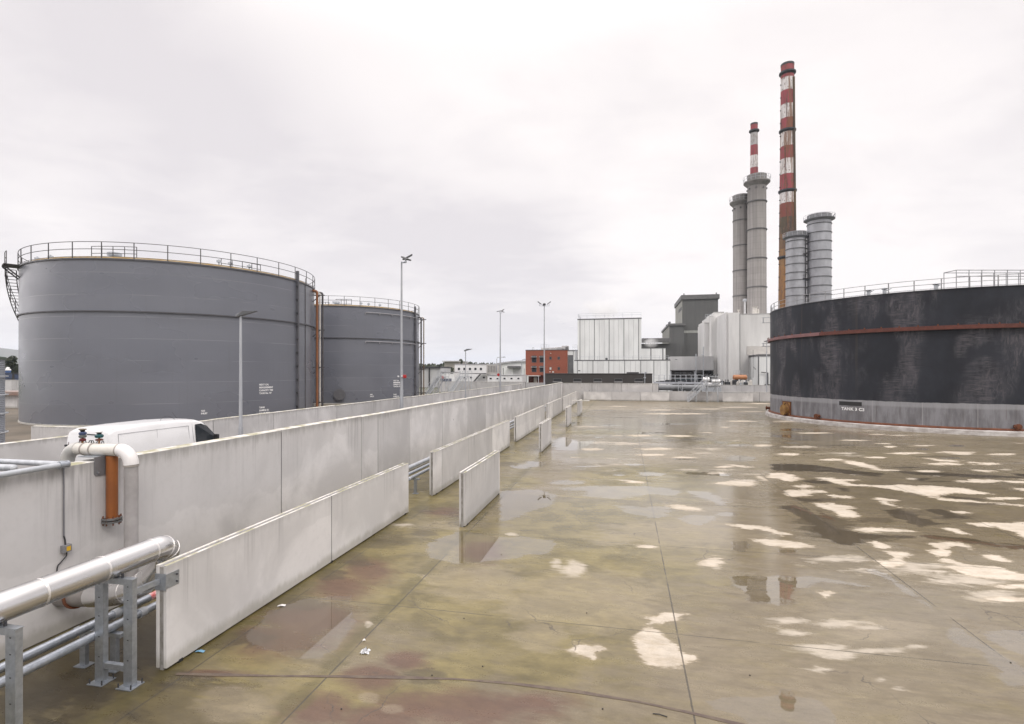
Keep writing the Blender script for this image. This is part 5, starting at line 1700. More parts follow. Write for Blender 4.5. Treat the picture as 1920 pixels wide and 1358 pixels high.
def chimney(name, label, x, Y, prof, m, rings=(), group=None, seg=48, rim=None):
    """prof: (row, radius in photo pixels); rings: (row, outer radius px, depth px, kind)"""
    k = Y / F
    o = thing(name, label, 'chimney', (kx(x) * Y, Y, 0), 0, group)
    pr = [(r * k, zpx(y, Y)) for y, r in prof]
    pr.insert(0, (pr[0][0], 0))
    top = pr[-1]
    MB().lathe(pr + [(top[0] * .82, top[1]), (top[0] * .82, top[1] - 2)], seg, cap=False).build('shaft', m, o, smooth=True)
    if rim:
        MB().lathe([(top[0] + .01, top[1] - rim[0]), (top[0] + .06, top[1] - rim[0]), (top[0] + .06, top[1] + .03), (top[0] * .8, top[1] + .04)], seg, cap=False).build('rim', rim[1], o, smooth=True)
    return o, k


SOOT = (.035, .028, .028)
RED_, WHT, BRN = (.29, .055, .068), (.66, .63, .62), (.07, .055, .04)
YT = 148.0


def bands_px(Y, lst):
    return [(zpx(y, Y), c) for y, c in lst]


Ht = zpx(121, YT)
mt = banded('tall chimney paint', Ht + .5, bands_px(YT, [(500, (.27, .15, .06)), (470, (.17, .10, .05)), (440, (.085, .065, .04)), (409, (.20, .055, .04)), (384, WHT), (357, RED_), (330, WHT), (302, RED_), (277, WHT), (252, RED_), (225, WHT), (200, RED_), (173, WHT), (149, RED_), (126, SOOT)]), (.30, .155, .055), rust=.85, dark=.7)
o, k = chimney('striped_chimney', 'tallest chimney, red and white bands over a rusty brown shaft', 1476.5, YT, [(724, 18), (575, 15.6), (440, 14.2), (250, 12.3), (121, 11.2)], mt, rim=(.5, M_DKSTEEL))
for y, r0, out in ((139, 11.4, 14.4), (247, 12.3, 14.6), (360, 13.4, 15.8), (484, 14.6, 17)):
    z = zpx(y, YT)
    MB().lathe([(r0 * k, z - .5), (out * k, z), (out * k, z + .35), (out * k - .06, z + .35), (out * k - .06, z + .1), (r0 * k, z + .1)], 40, cap=False).build('gallery', M_DKSTEEL, o, smooth=20)
mb = MB()
for y in range(160, 560, 24):
    z = zpx(y, YT)
    rr = (11.3 + (y - 121) / 454 * 4.3) * k
    mb.box(-rr - .28, -rr + .02, -.1, .1, z - .12, z + .12).cut()
mb.build('aviation_bracket', M_DKSTEEL, o)
mb = MB()
mb.tube([(r_ * k * .52, -r_ * k * .83, zpx(y, YT)) for y, r_ in ((150, 11.5), (250, 12.3), (440, 14.2), (575, 15.6), (720, 17.9))], .42, 8)
mb.build('cable_tray', mat('sooty duct', (.06, .045, .035), (.11, .075, .04), .8, scale=.6, stretch=(1, 1, .3)), o)

YB = 190.0
k2 = YB / F
m2 = banded('distant chimney paint', zpx(232, YB) + .5, bands_px(YB, [(315.5, WHT), (294, RED_), (274, (.40, .39, .385)), (252, SOOT), (247, RED_), (234, SOOT)]), RED_, rust=.12, dark=.55)
o, k = chimney('striped_chimney', 'thinner red and white chimney rising behind the pair of concrete flues', 1414, YB, [(724, 9.5), (330, 6.9), (232, 6.2)], m2, rim=(.5, M_DKSTEEL))
z = zpx(247, YB)
MB().lathe([(6.3 * k, z - .5), (9 * k, z), (9 * k, z + .4), (6.3 * k, z + .4)], 32, cap=False).build('gallery', M_DKSTEEL, o, smooth=20)


def flue_mat(name, c, H0):
    m, t, b = newmat(name)
    tc = nd(t, 'ShaderNodeTexCoord')
    co = tc.outputs['Object']
    z = nd(t, 'ShaderNodeSeparateXYZ', ins={0: co}).outputs[2]
    n = noise(t, vscale(t, co, (3, 3, .06)), 1.1, 6, .6)
    pour = nd(t, 'ShaderNodeTexWhiteNoise', noise_dimensions='1D', ins={'W': mth(t, 'FLOOR', mth(t, 'DIVIDE', z, 1.35))}).outputs['Value']
    col = mixc(t, mrange(t, n, .35, .65), c, tuple(x * .74 for x in c))
    col = mixc(t, mth(t, 'MULTIPLY', pour, .22), col, tuple(x * .6 for x in c))
    col = mixc(t, mth(t, 'MULTIPLY', mrange(t, z, H0 * .72, H0), .45), col, (.10, .095, .095))
    ln = mth(t, 'LESS_THAN', mth(t, 'FRACT', mth(t, 'DIVIDE', z, 1.35)), .05)
    col = mixc(t, mth(t, 'MULTIPLY', ln, .2), col, (.1, .1, .1))
    setc(t, b, col)
    b.inputs['Roughness'].default_value = .8
    return m


MCAP = mat('weathered cap concrete', (.25, .24, .23), (.17, .165, .16), .8, scale=1)
for lab, x, Y, ytop, rpx, rb_, rr, out in (('shorter of the two plain concrete flues, left', 1389.5, 121, 368, 14.2, 14.2, (415, 462, 508.7, 556), 20),
                                           ('taller plain concrete flue with a flared cap, right of the pair', 1419, 117, 330, 16.2, 17, (380, 432, 486, 539.6), 23)):
    H0 = zpx(ytop, Y)
    o, k = chimney('concrete_flue', lab, x, Y, [(724, rb_), (ytop, rpx)], flue_mat('flue concrete %d' % x, (.37, .35, .335), H0), group='concrete flues')
    z = H0 - 1.55
    mb = MB()
    mb.lathe([(rpx * k, z - .9), (out * k, z - .1), (out * k, z + .12), (rpx * k, z + .13)], 48, cap=False)
    mb.build('flared_cap', MCAP, o, smooth=25)
    MB().lathe([(rpx * k + .04, z + .13), (rpx * 1.06 * k, H0 - .1), (rpx * 1.06 * k, H0 + .06), (rpx * .8 * k, H0 + .08)], 48, cap=False).build('parapet', MCAP, o, smooth=25)
    mb = MB()
    for i in range(18):
        a = i * math.pi / 9
        mb.bar((out * k * .97 * math.cos(a), out * k * .97 * math.sin(a), z + .1), (out * k * 1.04 * math.cos(a), out * k * 1.04 * math.sin(a), z + 1.2), .05, .05)
    for hh, f in ((1.2, 1.04), (.65, 1.005)):
        mb.tube(arc(out * k * f, 0, 2 * math.pi, z + hh, 36)[:-1], .025, 5, closed=True)
    mb.build('cap_rail', M_GALVP, o)
    for y in rr:
        zz = zpx(y, Y)
        MB().lathe([(rpx * k, zz - .09), (rb_ * k + .1, zz - .09), (rb_ * k + .1, zz + .09), (rpx * k, zz + .09)], 48, cap=False).build('ring', M_SEAM, o)
    mb = MB()
    for i in range(8):
        a = i * math.pi / 4 + .3
        q = rpx * k + .02
        mb.box(q * math.cos(a) - .14, q * math.cos(a) + .14, q * math.sin(a) - .14, q * math.sin(a) + .14, z - 1.7, z - 1.35).cut()
    mb.build('vent_hole', M_SEAM, o)
MSTL = mat('weathered steel flue', (.42, .425, .45), (.34, .345, .365), .5, .35, scale=.8, stretch=(1, 1, .5), streak=.25)
for lab, x, Y, ytop, rpx, rr, out, lad in (('shorter grey steel flue with a caged ladder', 1492.5, 126, 437, 17.4, (454, 468.5, 483, 497, 513, 527, 541.6, 556), 22, True),
                                           ('taller grey steel flue nearest the black tank', 1536, 124, 404, 20, (422, 438.5, 455, 472.6, 489, 504.5, 521, 537.5, 554), 26, False)):
    o, k = chimney('steel_flue', lab, x, Y, [(724, rpx), (ytop, rpx)], MSTL, group='steel flues')
    H0 = zpx(ytop, Y)
    z = H0 - 1.1
    MB().lathe([(rpx * k, z - .45), (out * k, z - .05), (out * k, z + .1), (rpx * k, z + .12)], 40, cap=False).build('platform', mat('platform grey', (.22, .225, .24), None, .6), o, smooth=20)
    MB().lathe([(rpx * k + .03, z + .12), (rpx * k + .05, H0), (rpx * .85 * k, H0 + .03)], 40, cap=False).build('collar', mat('collar grey', (.24, .245, .255), (.16, .16, .17), .6), o, smooth=20)
    mb = MB()
    for i in range(16):
        a = i * math.pi / 8
        mb.bar((out * k * math.cos(a), out * k * math.sin(a), z), (out * k * math.cos(a), out * k * math.sin(a), z + 1.0), .05, .05)
    mb.tube(arc(out * k, 0, 2 * math.pi, z + 1.0, 32)[:-1], .03, 5, closed=True)
    mb.build('platform_rail', M_GALVP, o)
    for y in rr:
        zz = zpx(y, Y)
        MB().lathe([(rpx * k, zz - .08), (rpx * k + .12, zz - .08), (rpx * k + .12, zz + .08), (rpx * k, zz + .08)], 40, cap=False).build('stiffener_ring', M_SEAM, o)
    if lad:
        mb = MB()
        lx, ly = rpx * k * .62, -rpx * k * .79
        for dx in (-.2, .2):
            mb.bar((lx + dx, ly - .22, 6), (lx + dx, ly - .22, z), .06, .06)
        zz = 6
        while zz < z:
            mb.bar((lx - .2, ly - .22, zz), (lx + .2, ly - .22, zz), .04, .04)
            zz += .3
        zz = 8
        while zz < z:
            mb.tube([(lx + .38 * math.cos(q), ly - .3 + .38 * math.sin(q), zz) for q in np.linspace(math.pi * .98, math.pi * 2.02, 9)], .03, 4)
            zz += .9
        for yy in (480, 525):
            zq = zpx(yy, Y)
            mb.box(lx - .9, lx + .4, ly - .75, ly + .1, zq - .05, zq + .05)
            mb.box(lx - .9, lx - .84, ly - .75, ly - .7, zq, zq + 1).box(lx + .34, lx + .4, ly - .75, ly - .7, zq, zq + 1).box(lx - .9, lx + .4, ly - .75, ly - .7, zq + .95, zq + 1)
        mb.build('caged_ladder', M_RAIL, o)
    else:
        MB().tube([(out * k * .9, 0, z), (out * k + .15, 0, z + .3), (out * k + .15, 0, z + 1.1), (out * k + .5, 0, z + 1.5)], .1, 8).build('davit', M_DKSTEEL, o)
# silver boiler flue in front of the pale building
Yq = 103
o, k = chimney('boiler_flue', 'thin silver flue pipe standing against the pale building above the orange cylinder', 1396.5, Yq, [(724, 2.1), (562, 1.7)], mat('silver flue', (.62, .62, .62), (.5, .5, .5), .4, .4), seg=16)
MB().lathe([(.3, zpx(566, Yq)), (.36, zpx(564, Yq)), (.36, zpx(561, Yq)), (.2, zpx(560.5, Yq))], 16, cap=False).build('cowl', M_GALVP, o)
mb = MB()
for y in (590, 640, 667):
    mb.tube([(0, 0, zpx(y, Yq) - .08), (0, 0, zpx(y, Yq) + .08)], .27, 14).cut()
mb.build('clamp', M_GALV, o)

# ------------------------------------------------------------------ buildings beyond the end wall
def rail_line(mb, pts, h=1.1, n=None, r=.025):
    for a, b in zip(pts[:-1], pts[1:]):
        a, b = Vector(a), Vector(b)
        L = (b - a).length
        m = n or max(1, int(L / 1.8))
        for i in range(m + 1):
            p = a.lerp(b, i / m)
            mb.bar(p, p + Vector((0, 0, h)), .05, .05)
        for q in (h, h * .55):
            mb.tube([a + Vector((0, 0, q)), b + Vector((0, 0, q))], r, 5)
    return mb


class Bd:
    """a building in the yard frame: pixel columns / rows on its front plane v"""
    def __init__(self, name, label, v, x0, x1, cat='building', group=None):
        self.v, self.u0, self.u1 = v, Up(x0, v), Up(x1, v)
        self.root = uvthing(name, label, cat, self.u0, v, 0, group)

    def x(self, px):
        return Up(px, self.v) - self.u0

    def z(self, py, px=None):
        return Zp(py, self.u0 if px is None else Up(px, self.v), self.v)

    def box(self, name, m, x0, x1, y0, y1, dep0=0.0, dep1=6.0, parent=None, bevel=0.0):
        """columns x0..x1, rows y0 (top)..y1 (bottom, None = ground), from dep0 to dep1 behind the front plane"""
        xm = .5 * (x0 + x1)
        return MB().box(self.x(x0), self.x(x1), dep0, dep1, 0 if y1 is None else self.z(y1, xm), self.z(y0, xm)).build(name, m, parent or self.root, bevel=bevel)

    def seams(self, xs, y0, y1, w_=.12, parent=None, m=None, p=.02):
        mb = MB()
        for px in xs:
            X = self.x(px)
            mb.box(X - w_ / 2, X + w_ / 2, -p, -.002, 0 if y1 is None else self.z(y1, px), self.z(y0, px))
        return mb.build('seam', m or M_SEAM, parent or self.root)

    def window(self, x0, x1, y0, y1, fm=None, gm=None, name='window', p=.05):
        xm = .5 * (x0 + x1)
        X0, X1, Z0, Z1 = self.x(x0), self.x(x1), self.z(y1, xm), self.z(y0, xm)
        f = MB()
        t = .07
        f.box(X0, X0 + t, -p, .0, Z0, Z1).box(X1 - t, X1, -p, 0, Z0, Z1).box(X0 + t, X1 - t, -p, 0, Z0, Z0 + t).box(X0 + t, X1 - t, -p, 0, Z1 - t, Z1)
        w_ = f.build(name, fm or M_SEAM, self.root)
        MB().box(X0 + t, X1 - t, -.02, -.004, Z0 + t, Z1 - t).build('pane', gm or M_GLASS, w_)
        return w_


# tall white clad block with its lower front block
b = Bd('clad_building', 'tall white clad block with dark seams and a roof rail, steam drifting behind it', 120, 1083, 1248)
b.box('wall', M_CLADW, 1083, 1202.5, 598, None, 0, 14)
b.box('low_wing', M_CLADW, 1202.6, 1248, 653, None, .3, 10)
b.seams([1087.5, 1114.5, 1142.2, 1169.8, 1197.5], 598, 676, .13)
b.seams([1096, 1105, 1124, 1133, 1151, 1160, 1179, 1188], 600, 676, .05, m=mat('faint seam', (.42, .42, .42)))
b.box('roof_edge', M_SEAM, 1082.6, 1203, 597, 598.8, -.06, 14.06)
b.box('roof_edge', M_SEAM, 1202.7, 1248.4, 652.2, 653.4, .24, 10.06)
mb = MB()
rail_line(mb, [(b.x(1084), .1, b.z(597)), (b.x(1202), .1, b.z(597))], 1.0)
rail_line(mb, [(b.x(1084), .1, b.z(597)), (b.x(1084), 8, b.z(597))], 1.0)
mb.build('roof_rail', M_GALVP, b.root)
mb = MB()
for px in (1220.5, 1243):
    mb.box(b.x(px) - .1, b.x(px) + .1, .27, .298, b.z(676, px), b.z(653.5, px))
mb.build('seam', M_SEAM, b.root)
b = Bd('clad_building', 'long lower white clad block in front of the tall white one, behind the brown building', 112, 1077, 1256.5)
b.box('wall', M_CLADW, 1077, 1256.5, 676, None, 0, 7)
b.seams([1082.5, 1111.8, 1141.6, 1171.3, 1201.4, 1226, 1250.7], 676.5, None, .12)
b.seams([1092, 1102, 1121, 1131, 1151, 1161, 1182, 1192, 1213, 1238], 677, None, .045, m=mat('faint seam', (.42, .42, .42)))
b.box('roof_edge', M_SEAM, 1076.6, 1257, 674.8, 676.4, -.05, 7.05)
mb = MB()
rail_line(mb, [(b.x(1088), .15, b.z(675)), (b.x(1254), .15, b.z(675))], .75)
mb.build('roof_rail', M_GALVP, b.root)
b.box('vent_box', M_DKSTEEL, 1135, 1139, 671, 675, .4, 1.0)
b.box('wall_plate', M_SEAM, 1084, 1088, 694.4, 696.2, -.04, -.003)
# brown brick building
b = Bd('brown_building', 'long low dark brown building with strip windows behind the end wall', 93, 1022, 1223)
b.box('wall', M_BROWN, 1022, 1223, 701.5, None, 0, 5)
b.box('parapet', mat('parapet brown', (.045, .04, .038), None, .7), 1021.6, 1223.4, 700.4, 701.6, -.06, 5.06)
b.box('roof_box', M_DKSTEEL, 1175, 1198, 698, 700.3, .8, 2)
for x0, x1 in ((1037, 1053), (1075, 1090), (1113, 1128.5), (1152, 1167), (1190, 1206)):
    w_ = b.window(x0, x1, 710, 716, M_SEAM, M_BLACK)
    MB().box(b.x(x0) - .05, b.x(x1) + .05, -.16, .0, b.z(716.8, x0), b.z(716.1, x0)).build('sill', M_PANEL, w_)
mb = MB()
mb.box(b.x(1207), b.x(1211), -.25, .0, b.z(709), b.z(706.5)).cyl((b.x(1209), -.1, b.z(719)), (b.x(1209), -.1, b.z(700)), .06)
mb.lathe([(.16, b.z(700.4)), (.16, b.z(698)), (.22, b.z(697.6)), (0, b.z(697))], 10, c=(b.x(1211), 1)).lathe([(.2, b.z(700.4)), (.2, b.z(699)), (0, b.z(698.6))], 10, c=(b.x(1205), 1))
mb.build('roof_fitting', M_GALVP, b.root)

# red brick offices
b = Bd('brick_building', 'red brick office building with square windows and white roof plant', 120, 985.5, 1064)
b.box('wall', M_BRICK, 985.5, 1064, 657, 704, 0, 10)
b.box('ground_floor', mat('dark red brick', (.12, .035, .025), None, .85), 990, 1064, 704.05, None, .6, 9)
b.box('parapet', M_SEAM, 985.2, 1064.2, 655.8, 657, -.08, 10.08)
for x0, x1, y0, y1 in ((997, 1006, 667, 680), (1012, 1021.5, 667, 680), (997, 1006, 686, 698), (1012, 1021.5, 686, 698)):
    w_ = b.window(x0, x1, y0, y1)
    MB().box(b.x(x0) - .15, b.x(x1) + .1, -.4, -.051, b.z(y0 + 2.9, x0), b.z(y0 + 2.2, x0)).build('sunshade', M_PANEL, w_)
for x0, x1, y0, y1, gm in ((1030, 1034.5, 669, 674.5, None), (1045.5, 1050, 669, 674.5, None), (1030, 1034.5, 688.5, 694, M_CREAM), (1045.5, 1050, 688.5, 694, None)):
    b.window(x0, x1, y0, y1, gm=gm)
b.box('flood_lamp', M_CREAM, 1032, 1033.6, 662, 663.4, -.25, -.002)
b.box('alarm_box', M_CREAM, 1035.5, 1038.8, 696.2, 699, -.2, -.002)
b.box('wall_lamp', M_WHITE, 1030.5, 1032.3, 696.8, 698, -.3, -.002)
cn = b.box('canopy', M_PANEL, 980, 1013, 704.1, 705.4, -2.5, .5)
mb = MB()
for px in (991, 1012.6):
    mb.cyl((b.x(px), -2.3, 0), (b.x(px), -2.3, b.z(705.4)), .09)
mb.build('post', M_GALVP, cn)
b.box('door', mat('pale door', (.5, .46, .42), None, .5), 1000, 1006, 707.5, None, .52, .6)
rp = mat('roof plant white', (.62, .60, .59), (.42, .41, .41), .5, scale=.8)
pm = MB()
for x0, x1, y0, d in ((1012, 1024, 652, 2), (1024, 1040, 651.5, 2.4), (1051, 1063.6, 648.5, 2.2), (1037, 1052, 650.5, 3.5)):
    pm.box(b.x(x0), b.x(x1) - .03, d, d + 2.0, b.z(655.7), b.z(y0)).cut()
p1 = pm.build('roof_plant', rp, b.root, bevel=.05)
pm = MB()
for x0, x1, y0, y1 in ((1051.5, 1056, 654, 655), (1058.5, 1060, 651, 655), (1061, 1062.5, 650, 655)):
    pm.box(b.x(x0), b.x(x1), 2.0, 2.19, b.z(y1), b.z(y0)).cut()
pm.build('louvre', M_SEAM, p1)
pm = MB()
rail_line(pm, [(b.x(1013), 1.2, b.z(655.7)), (b.x(1028), 1.2, b.z(655.7))], 1.15, 3)
pm.tube([(b.x(997), .8, b.z(655.7)), (b.x(997), .8, b.z(652.4)), (b.x(998.5), .8, b.z(651.6)), (b.x(1000), .8, b.z(652.4)), (b.x(1000), .8, b.z(655.7))], .06, 6)
pm.build('roof_rail', M_GALVP, b.root)
b = Bd('stair_tower', 'glazed grey stair tower between the red brick offices and the white block', 120.4, 1064.3, 1082.6)
b.box('wall', M_CLADW, 1064.3, 1082.5, 658, None, 0, 8)
b.box('parapet', M_SEAM, 1064.2, 1082.5, 656.6, 658, -.1, 8.05)
b.window(1064.8, 1074.4, 666, 712, gm=mat('grey stair glass', (.10, .105, .11), (.15, .15, .15), .15, scale=.4))
b.seams([1074.8], 658, None, .1)
mb = MB()
rail_line(mb, [(b.x(1074), .2, b.z(656.6)), (b.x(1082), .2, b.z(656.6))], 1.2, 2)
for px in (1079.5, 1081.3):
    mb.cyl((b.x(px), -.3, b.z(676)), (b.x(px), -.3, b.z(656)), .05)
mb.build('roof_rail', M_GALVP, b.root)


# dark boiler house: seen on its corner, sides running away along v
def corner_block(name, label, x, Y, w_px, dep, ytop, cap=None, m=M_CLADD, mside=None):
    X = kx(x) * Y
    u, v = X * Cc - Y * S, X * S + Y * Cc
    z = zpx(ytop, Y)
    r = uvthing(name, label, 'building', u, v)
    w_ = Up(x + w_px, v) - u
    MB().box(0, w_, 0, dep, 0, z).build('wall', m, r)
    if mside:
        MB().box(-.06, -.003, .05, dep - .05, z * .42, z - .1).build('side_cladding', mside, r)
    if cap:
        MB().box(-.35, w_ + .35, -.35, dep + .35, z + .003, z + cap).build('roof_fascia', mat('roof fascia grey', (.15, .15, .148), (.12, .12, .12), .6), r)
    return r, w_, z


r, w_, z = corner_block('boiler_house', 'tall dark grey boiler house with an overhanging roof', 1279.5, 150, 67, 21, 562, 1.25, mside=M_CLADC)
zz = zpx(622.5, 150)
MB().box(.0, w_ + .03, -.06, -.003, zz - .35, zz + .35).build('pale_band', mat('pale band', (.42, .43, .40), None, .6), r)
mb = MB()
zz = zpx(581, 155)
for i in range(4):
    mb.box(-.1, -.062, 1.5 + i * 2.3, 3.2 + i * 2.3, zz - .5, zz + .5).cut()
mb.build('louvre', M_SEAM, r)
mb = MB()
for i in range(5):
    mb.box(-.09, -.061, .6 + i * 4, .8 + i * 4, z * .45, z - .2)
mb.cyl((.4, -.2, z + 1.2), (.4, -.2, z + 1.7), .15).cyl((w_ - .5, -.1, z + 1.2), (w_ - .5, -.1, z + 1.7), .15)
mb.build('side_pipe', M_SEAM, r)
r, w_, z = corner_block('turbine_house', 'mid height dark grey block stepping down left of the boiler house', 1255, 148, 27.5, 28, 611, .6, mside=M_CLADC)
mb = MB()
for i in range(6):
    mb.box(-.1, -.062, 2 + i * 4.2, 3.0 + i * 4.2, z * .5, z - .3).cut()
mb.build('side_opening', M_SEAM, r)
mb = MB()
for i in range(5):
    mb.cyl((.5, 4 + i * 4.5, z + .6), (.5, 4 + i * 4.5, z + 1.5 + .3 * (i % 2)), .16, seg=8).cut()
mb.build('roof_vent', M_DKSTEEL, r)
b = Bd('turbine_hall', 'dark grey hall with a long roof duct joining the white block to the turbine house', 146, 1203, 1282)
b.box('wall', M_CLADD, 1203, 1279, 644, None, .8, 12)
b.box('duct', mat('duct grey', (.16, .16, .16), (.12, .12, .12), .6), 1203, 1257, 634.5, 642.5, -1.0, .75, bevel=.1)
b.seams([1266, 1274], 646, None, .1)

# pale clad hall with stepped parapet
b = Bd('clad_hall', 'broad pale clad hall with stepped left gable under the concrete flues', 106, 1358.5, 1480)
b.box('wall', M_CLADP, 1384, 1480, 589, None, 0, 24)
b.box('bay', M_CLADP, 1363, 1383.95, 588, None, -1.6, 23)
b.box('gable_wall', M_CLADP, 1358.5, 1362.95, 587, None, -1.2, 9)
zt = b.z(587)
X0 = b.x(1358.5)
bb = MB()
bb.box(X0 - 1.0, X0 - .003, 9.0, 16, 0, b.z(586)).box(X0 - 1.4, X0 - .01, 16.01, 22, 0, b.z(589)).box(X0 - 1.2, X0 - .02, 22.01, 27, 0, b.z(586))
bb.build('gable_step', M_CLADP, b.root)
mb = MB()
rail_line(mb, [(b.x(1343), 14, b.z(586)), (b.x(1372), 14, b.z(586))], 1.1, 6)
mb.build('roof_rail', M_GALVP, b.root)
b.box('roof_edge', mat('pale edge', (.45, .45, .44)), 1384, 1480, 587.8, 589, -.06, .3)
b.box('lower_band', mat('band beige', (.47, .45, .42), (.42, .40, .38), .6), 1400, 1480, 649, 666, -.06, -.003)
mb = MB()
for px, r_, y0, y1 in ((1420, .42, 575, 587.5), (1426, .2, 579, 587.5)):
    mb.cyl((b.x(px), 2, b.z(y1)), (b.x(px), 2, b.z(y0)), r_)
mb.lathe([(.5, b.z(575.5)), (.6, b.z(574.5)), (0, b.z(574))], 14, c=(b.x(1420), 2))
mb.cyl((b.x(1389), 2, b.z(588)), (b.x(1389), 2, b.z(581)), .1)
mb.lathe([(.1, b.z(582)), (.3, b.z(579.5)), (0, b.z(579))], 10, c=(b.x(1389), 2))
mb.build('roof_vent', M_CREAM, b.root, smooth=30)
b.seams([1383.98], 589, None, .08, p=1.64)
lv = MB()
for y0, y1, d0 in ((678, 694, 1), (697, 715, 1), (697, 715, 4)):
    lv.box(X0 - 1.46, X0 - 1.402, 16 + d0, 16 + d0 + 2.4, b.z(y1), b.z(y0)).cut()
lv.build('louvre', M_SEAM, b.root)
# stepped side wing reading left of the gable
b = Bd('clad_wing', 'pale clad wing stepping down at the left end of the broad hall', 118, 1320.5, 1358)
xs_ = [(1320.5, 1329, 606), (1329.05, 1338, 594), (1338.05, 1358, 586)]
for x0, x1, y0 in xs_:
    b.box('wall', M_CLADP, x0, x1, y0, None, 0, 10)
mb = MB()
for x0, x1, y0 in xs_:
    mb.box(b.x(x0), b.x(x1) - .02, -.1, .2, b.z(y0 + .2, x0), b.z(y0 - .8, x0))
mb.build('parapet', mat('pale edge', (.45, .45, .44)), b.root)
for x0, x1, y0, y1 in ((1341, 1345, 678, 694), (1341, 1345, 697, 715), (1347, 1352, 697, 715)):
    b.box('louvre', mat('louvre grey', (.36, .36, .36), (.3, .3, .3), .6), x0, x1, y0, y1, -.05, -.003)
# open process bays
b = Bd('process_building', 'low light grey building with open pipe bays under its upper wall', 114, 1256.8, 1338)
b.box('upper_wall', M_CLADG, 1256.8, 1338, 668.5, 694.5, 0, 6)
b.box('back_wall', mat('bay brown', (.13, .115, .11), (.09, .085, .085), .8, scale=.6), 1258, 1338, 694.55, None, 3.0, 6)
b.box('bottom_edge', M_SEAM, 1256.8, 1338, 694.0, 695.6, -.05, 2.9)
b.box('doorway', M_BLACK, 1303.5, 1320, 700, 714, 2.9, 2.99)
b.box('door_frame', M_CLADG, 1302, 1322, 695.6, 699.9, 2.6, 2.98)
mb = MB()
for px in (1303, 1257.6):
    mb.box(b.x(px) - .14, b.x(px) + .14, .1, .4, 0, b.z(695.6)).cut()
mb.build('column', M_GALVP, b.root)
mb = MB()
for y, r_ in ((699, .12), (701.5, .1)):
    mb.tube([(b.x(1260), 1.2, b.z(y)), (b.x(1301), 1.2, b.z(y))], r_, 8)
for px in range(1262, 1301, 3):
    mb.cyl((b.x(px), 1.1, b.z(702)), (b.x(px), 1.1, b.z(697.5)), .07 + .04 * ((px // 3) % 3), seg=6)
mb.build('pipe_rack', mat('grey pipes', (.33, .33, .34), (.2, .2, .2), .5, scale=2), b.root)
mb = MB()
mb.tube(smooth([(b.x(1319), .8, b.z(696)), (b.x(1328), .8, b.z(697)), (b.x(1334), .8, b.z(701)), (b.x(1337), .8, b.z(709))], 6), .22, 8)
mb.box(b.x(1334), b.x(1338), .5, 2.5, b.z(708), b.z(695.7))
mb.build('vent_duct', M_BLACK, b.root)
mb = MB()
mb.box(b.x(1268), b.x(1312), 1.5, 2.4, b.z(714), b.z(708.5))
mb.build('tank_bench', mat('teal bench', (.07, .10, .095), (.10, .12, .15), .7, scale=1), b.root)
mb = MB()
for px, top in ((1303.2, 664.5), (1316.8, 651.5)):
    mb.cyl((b.x(px), -1.5, 0), (b.x(px), -1.5, b.z(top)), .1, seg=8).cut()
mb.lathe([(.28, b.z(666.8)), (.3, b.z(666.2)), (0, b.z(665.2))], 10, c=(b.x(1315), -1.5))
mb.build('lightning_rod', M_GALVP, b.root)
mb = MB()
mb.box(b.x(1266), b.x(1269.5), -.06, -.003, b.z(674.6), b.z(673.8))
mb.build('wall_sign', M_SEAM, b.root)
# white plant room by the black tank
X, Y = kx(1422) * 92, 92
r = uvthing('plant_room', 'bright white plant room with dark trim half hidden by the black tank', 'building', X * Cc - Y * S, X * S + Y * Cc)
z = zpx(665.5, 92)
MB().box(0, 9, 0, 10, 0, z).build('wall', M_CLADW, r)
mb = MB()
mb.box(-.08, .1, -.08, .1, 0, z).box(-.07, 9, -.09, -.003, z - .25, z + .1).box(-.09, -.003, 0, 10, z - .25, z + .1)
mb.build('trim', M_SEAM, r)
MB().box(1.0, 3.2, -.05, -.003, .4, 1.9).build('louvre', M_BLACK, r)
mb = MB()
mb.bar((.4, -.3, 2.3 + 1.7), (1.45, -.3, 2.2 + 1.7), .12, .12).bar((1.45, -.3, 3.9), (1.45, -.3, 1.0), .16, .16)
mb.build('downpipe', M_BLACK, r)
mb = MB()
mb.bar((-.2, 3, 3), (-.2, 3, z + 1), .06, .06).bar((-.2, 3, 5), (-.2, 1, 4.5), .06, .06)
mb.build('conduit', M_DKSTEEL, r)
# slim lamp pole by the plant room
lamp_v = 80.0
o = thing('floodlight_mast', 'slim pole with one floodlight just left of the black tank', 'floodlight mast', W(Up(1437.5, lamp_v), lamp_v), 0, 'floodlight masts')
zt = Zp(641, Up(1437.5, lamp_v), lamp_v)
MB().cyl((0, 0, 0), (0, 0, zt), .09, .05).build('pole', pole_mat(), o)
fm = MB()
floodlight(fm, Vector((-.1, 0, zt + .1)), R_(20), -.2, .5, .55)
fm.build('floodlight', mat('floodlight grey', (.05, .05, .053)), o)

# orange cylinder on its plinth
b = Bd('fuel_cylinder', 'horizontal orange cylinder on a concrete plinth with a small rail', 98, 1375, 1400, 'tank')
zc_, rr = b.z(708), .5 * (b.z(703) - b.z(713))
mb = MB()
x0, x1 = b.x(1376), b.x(1399)
mb.tube([(x0 - .18, 0, zc_), (x0 - .1, 0, zc_), (x0, 0, zc_), (x1, 0, zc_), (x1 + .1, 0, zc_), (x1 + .18, 0, zc_)], [rr * .4, rr * .8, rr, rr, rr * .8, rr * .4], 24)
mb.build('vessel', mat('orange vessel', (.42, .19, .08), (.34, .13, .05), .45, scale=1.5, streak=.2), b.root, smooth=True)
MB().box(b.x(1377), b.x(1398), -.5, .5, .0, zc_ - rr * .9).build('plinth', M_DKSTEEL, b.root)
mb = MB()
rail_line(mb, [(b.x(1376), .3, zc_ + rr), (b.x(1394), .3, zc_ + rr)], .75, 6)
mb.build('rail', M_GALVP, b.root)
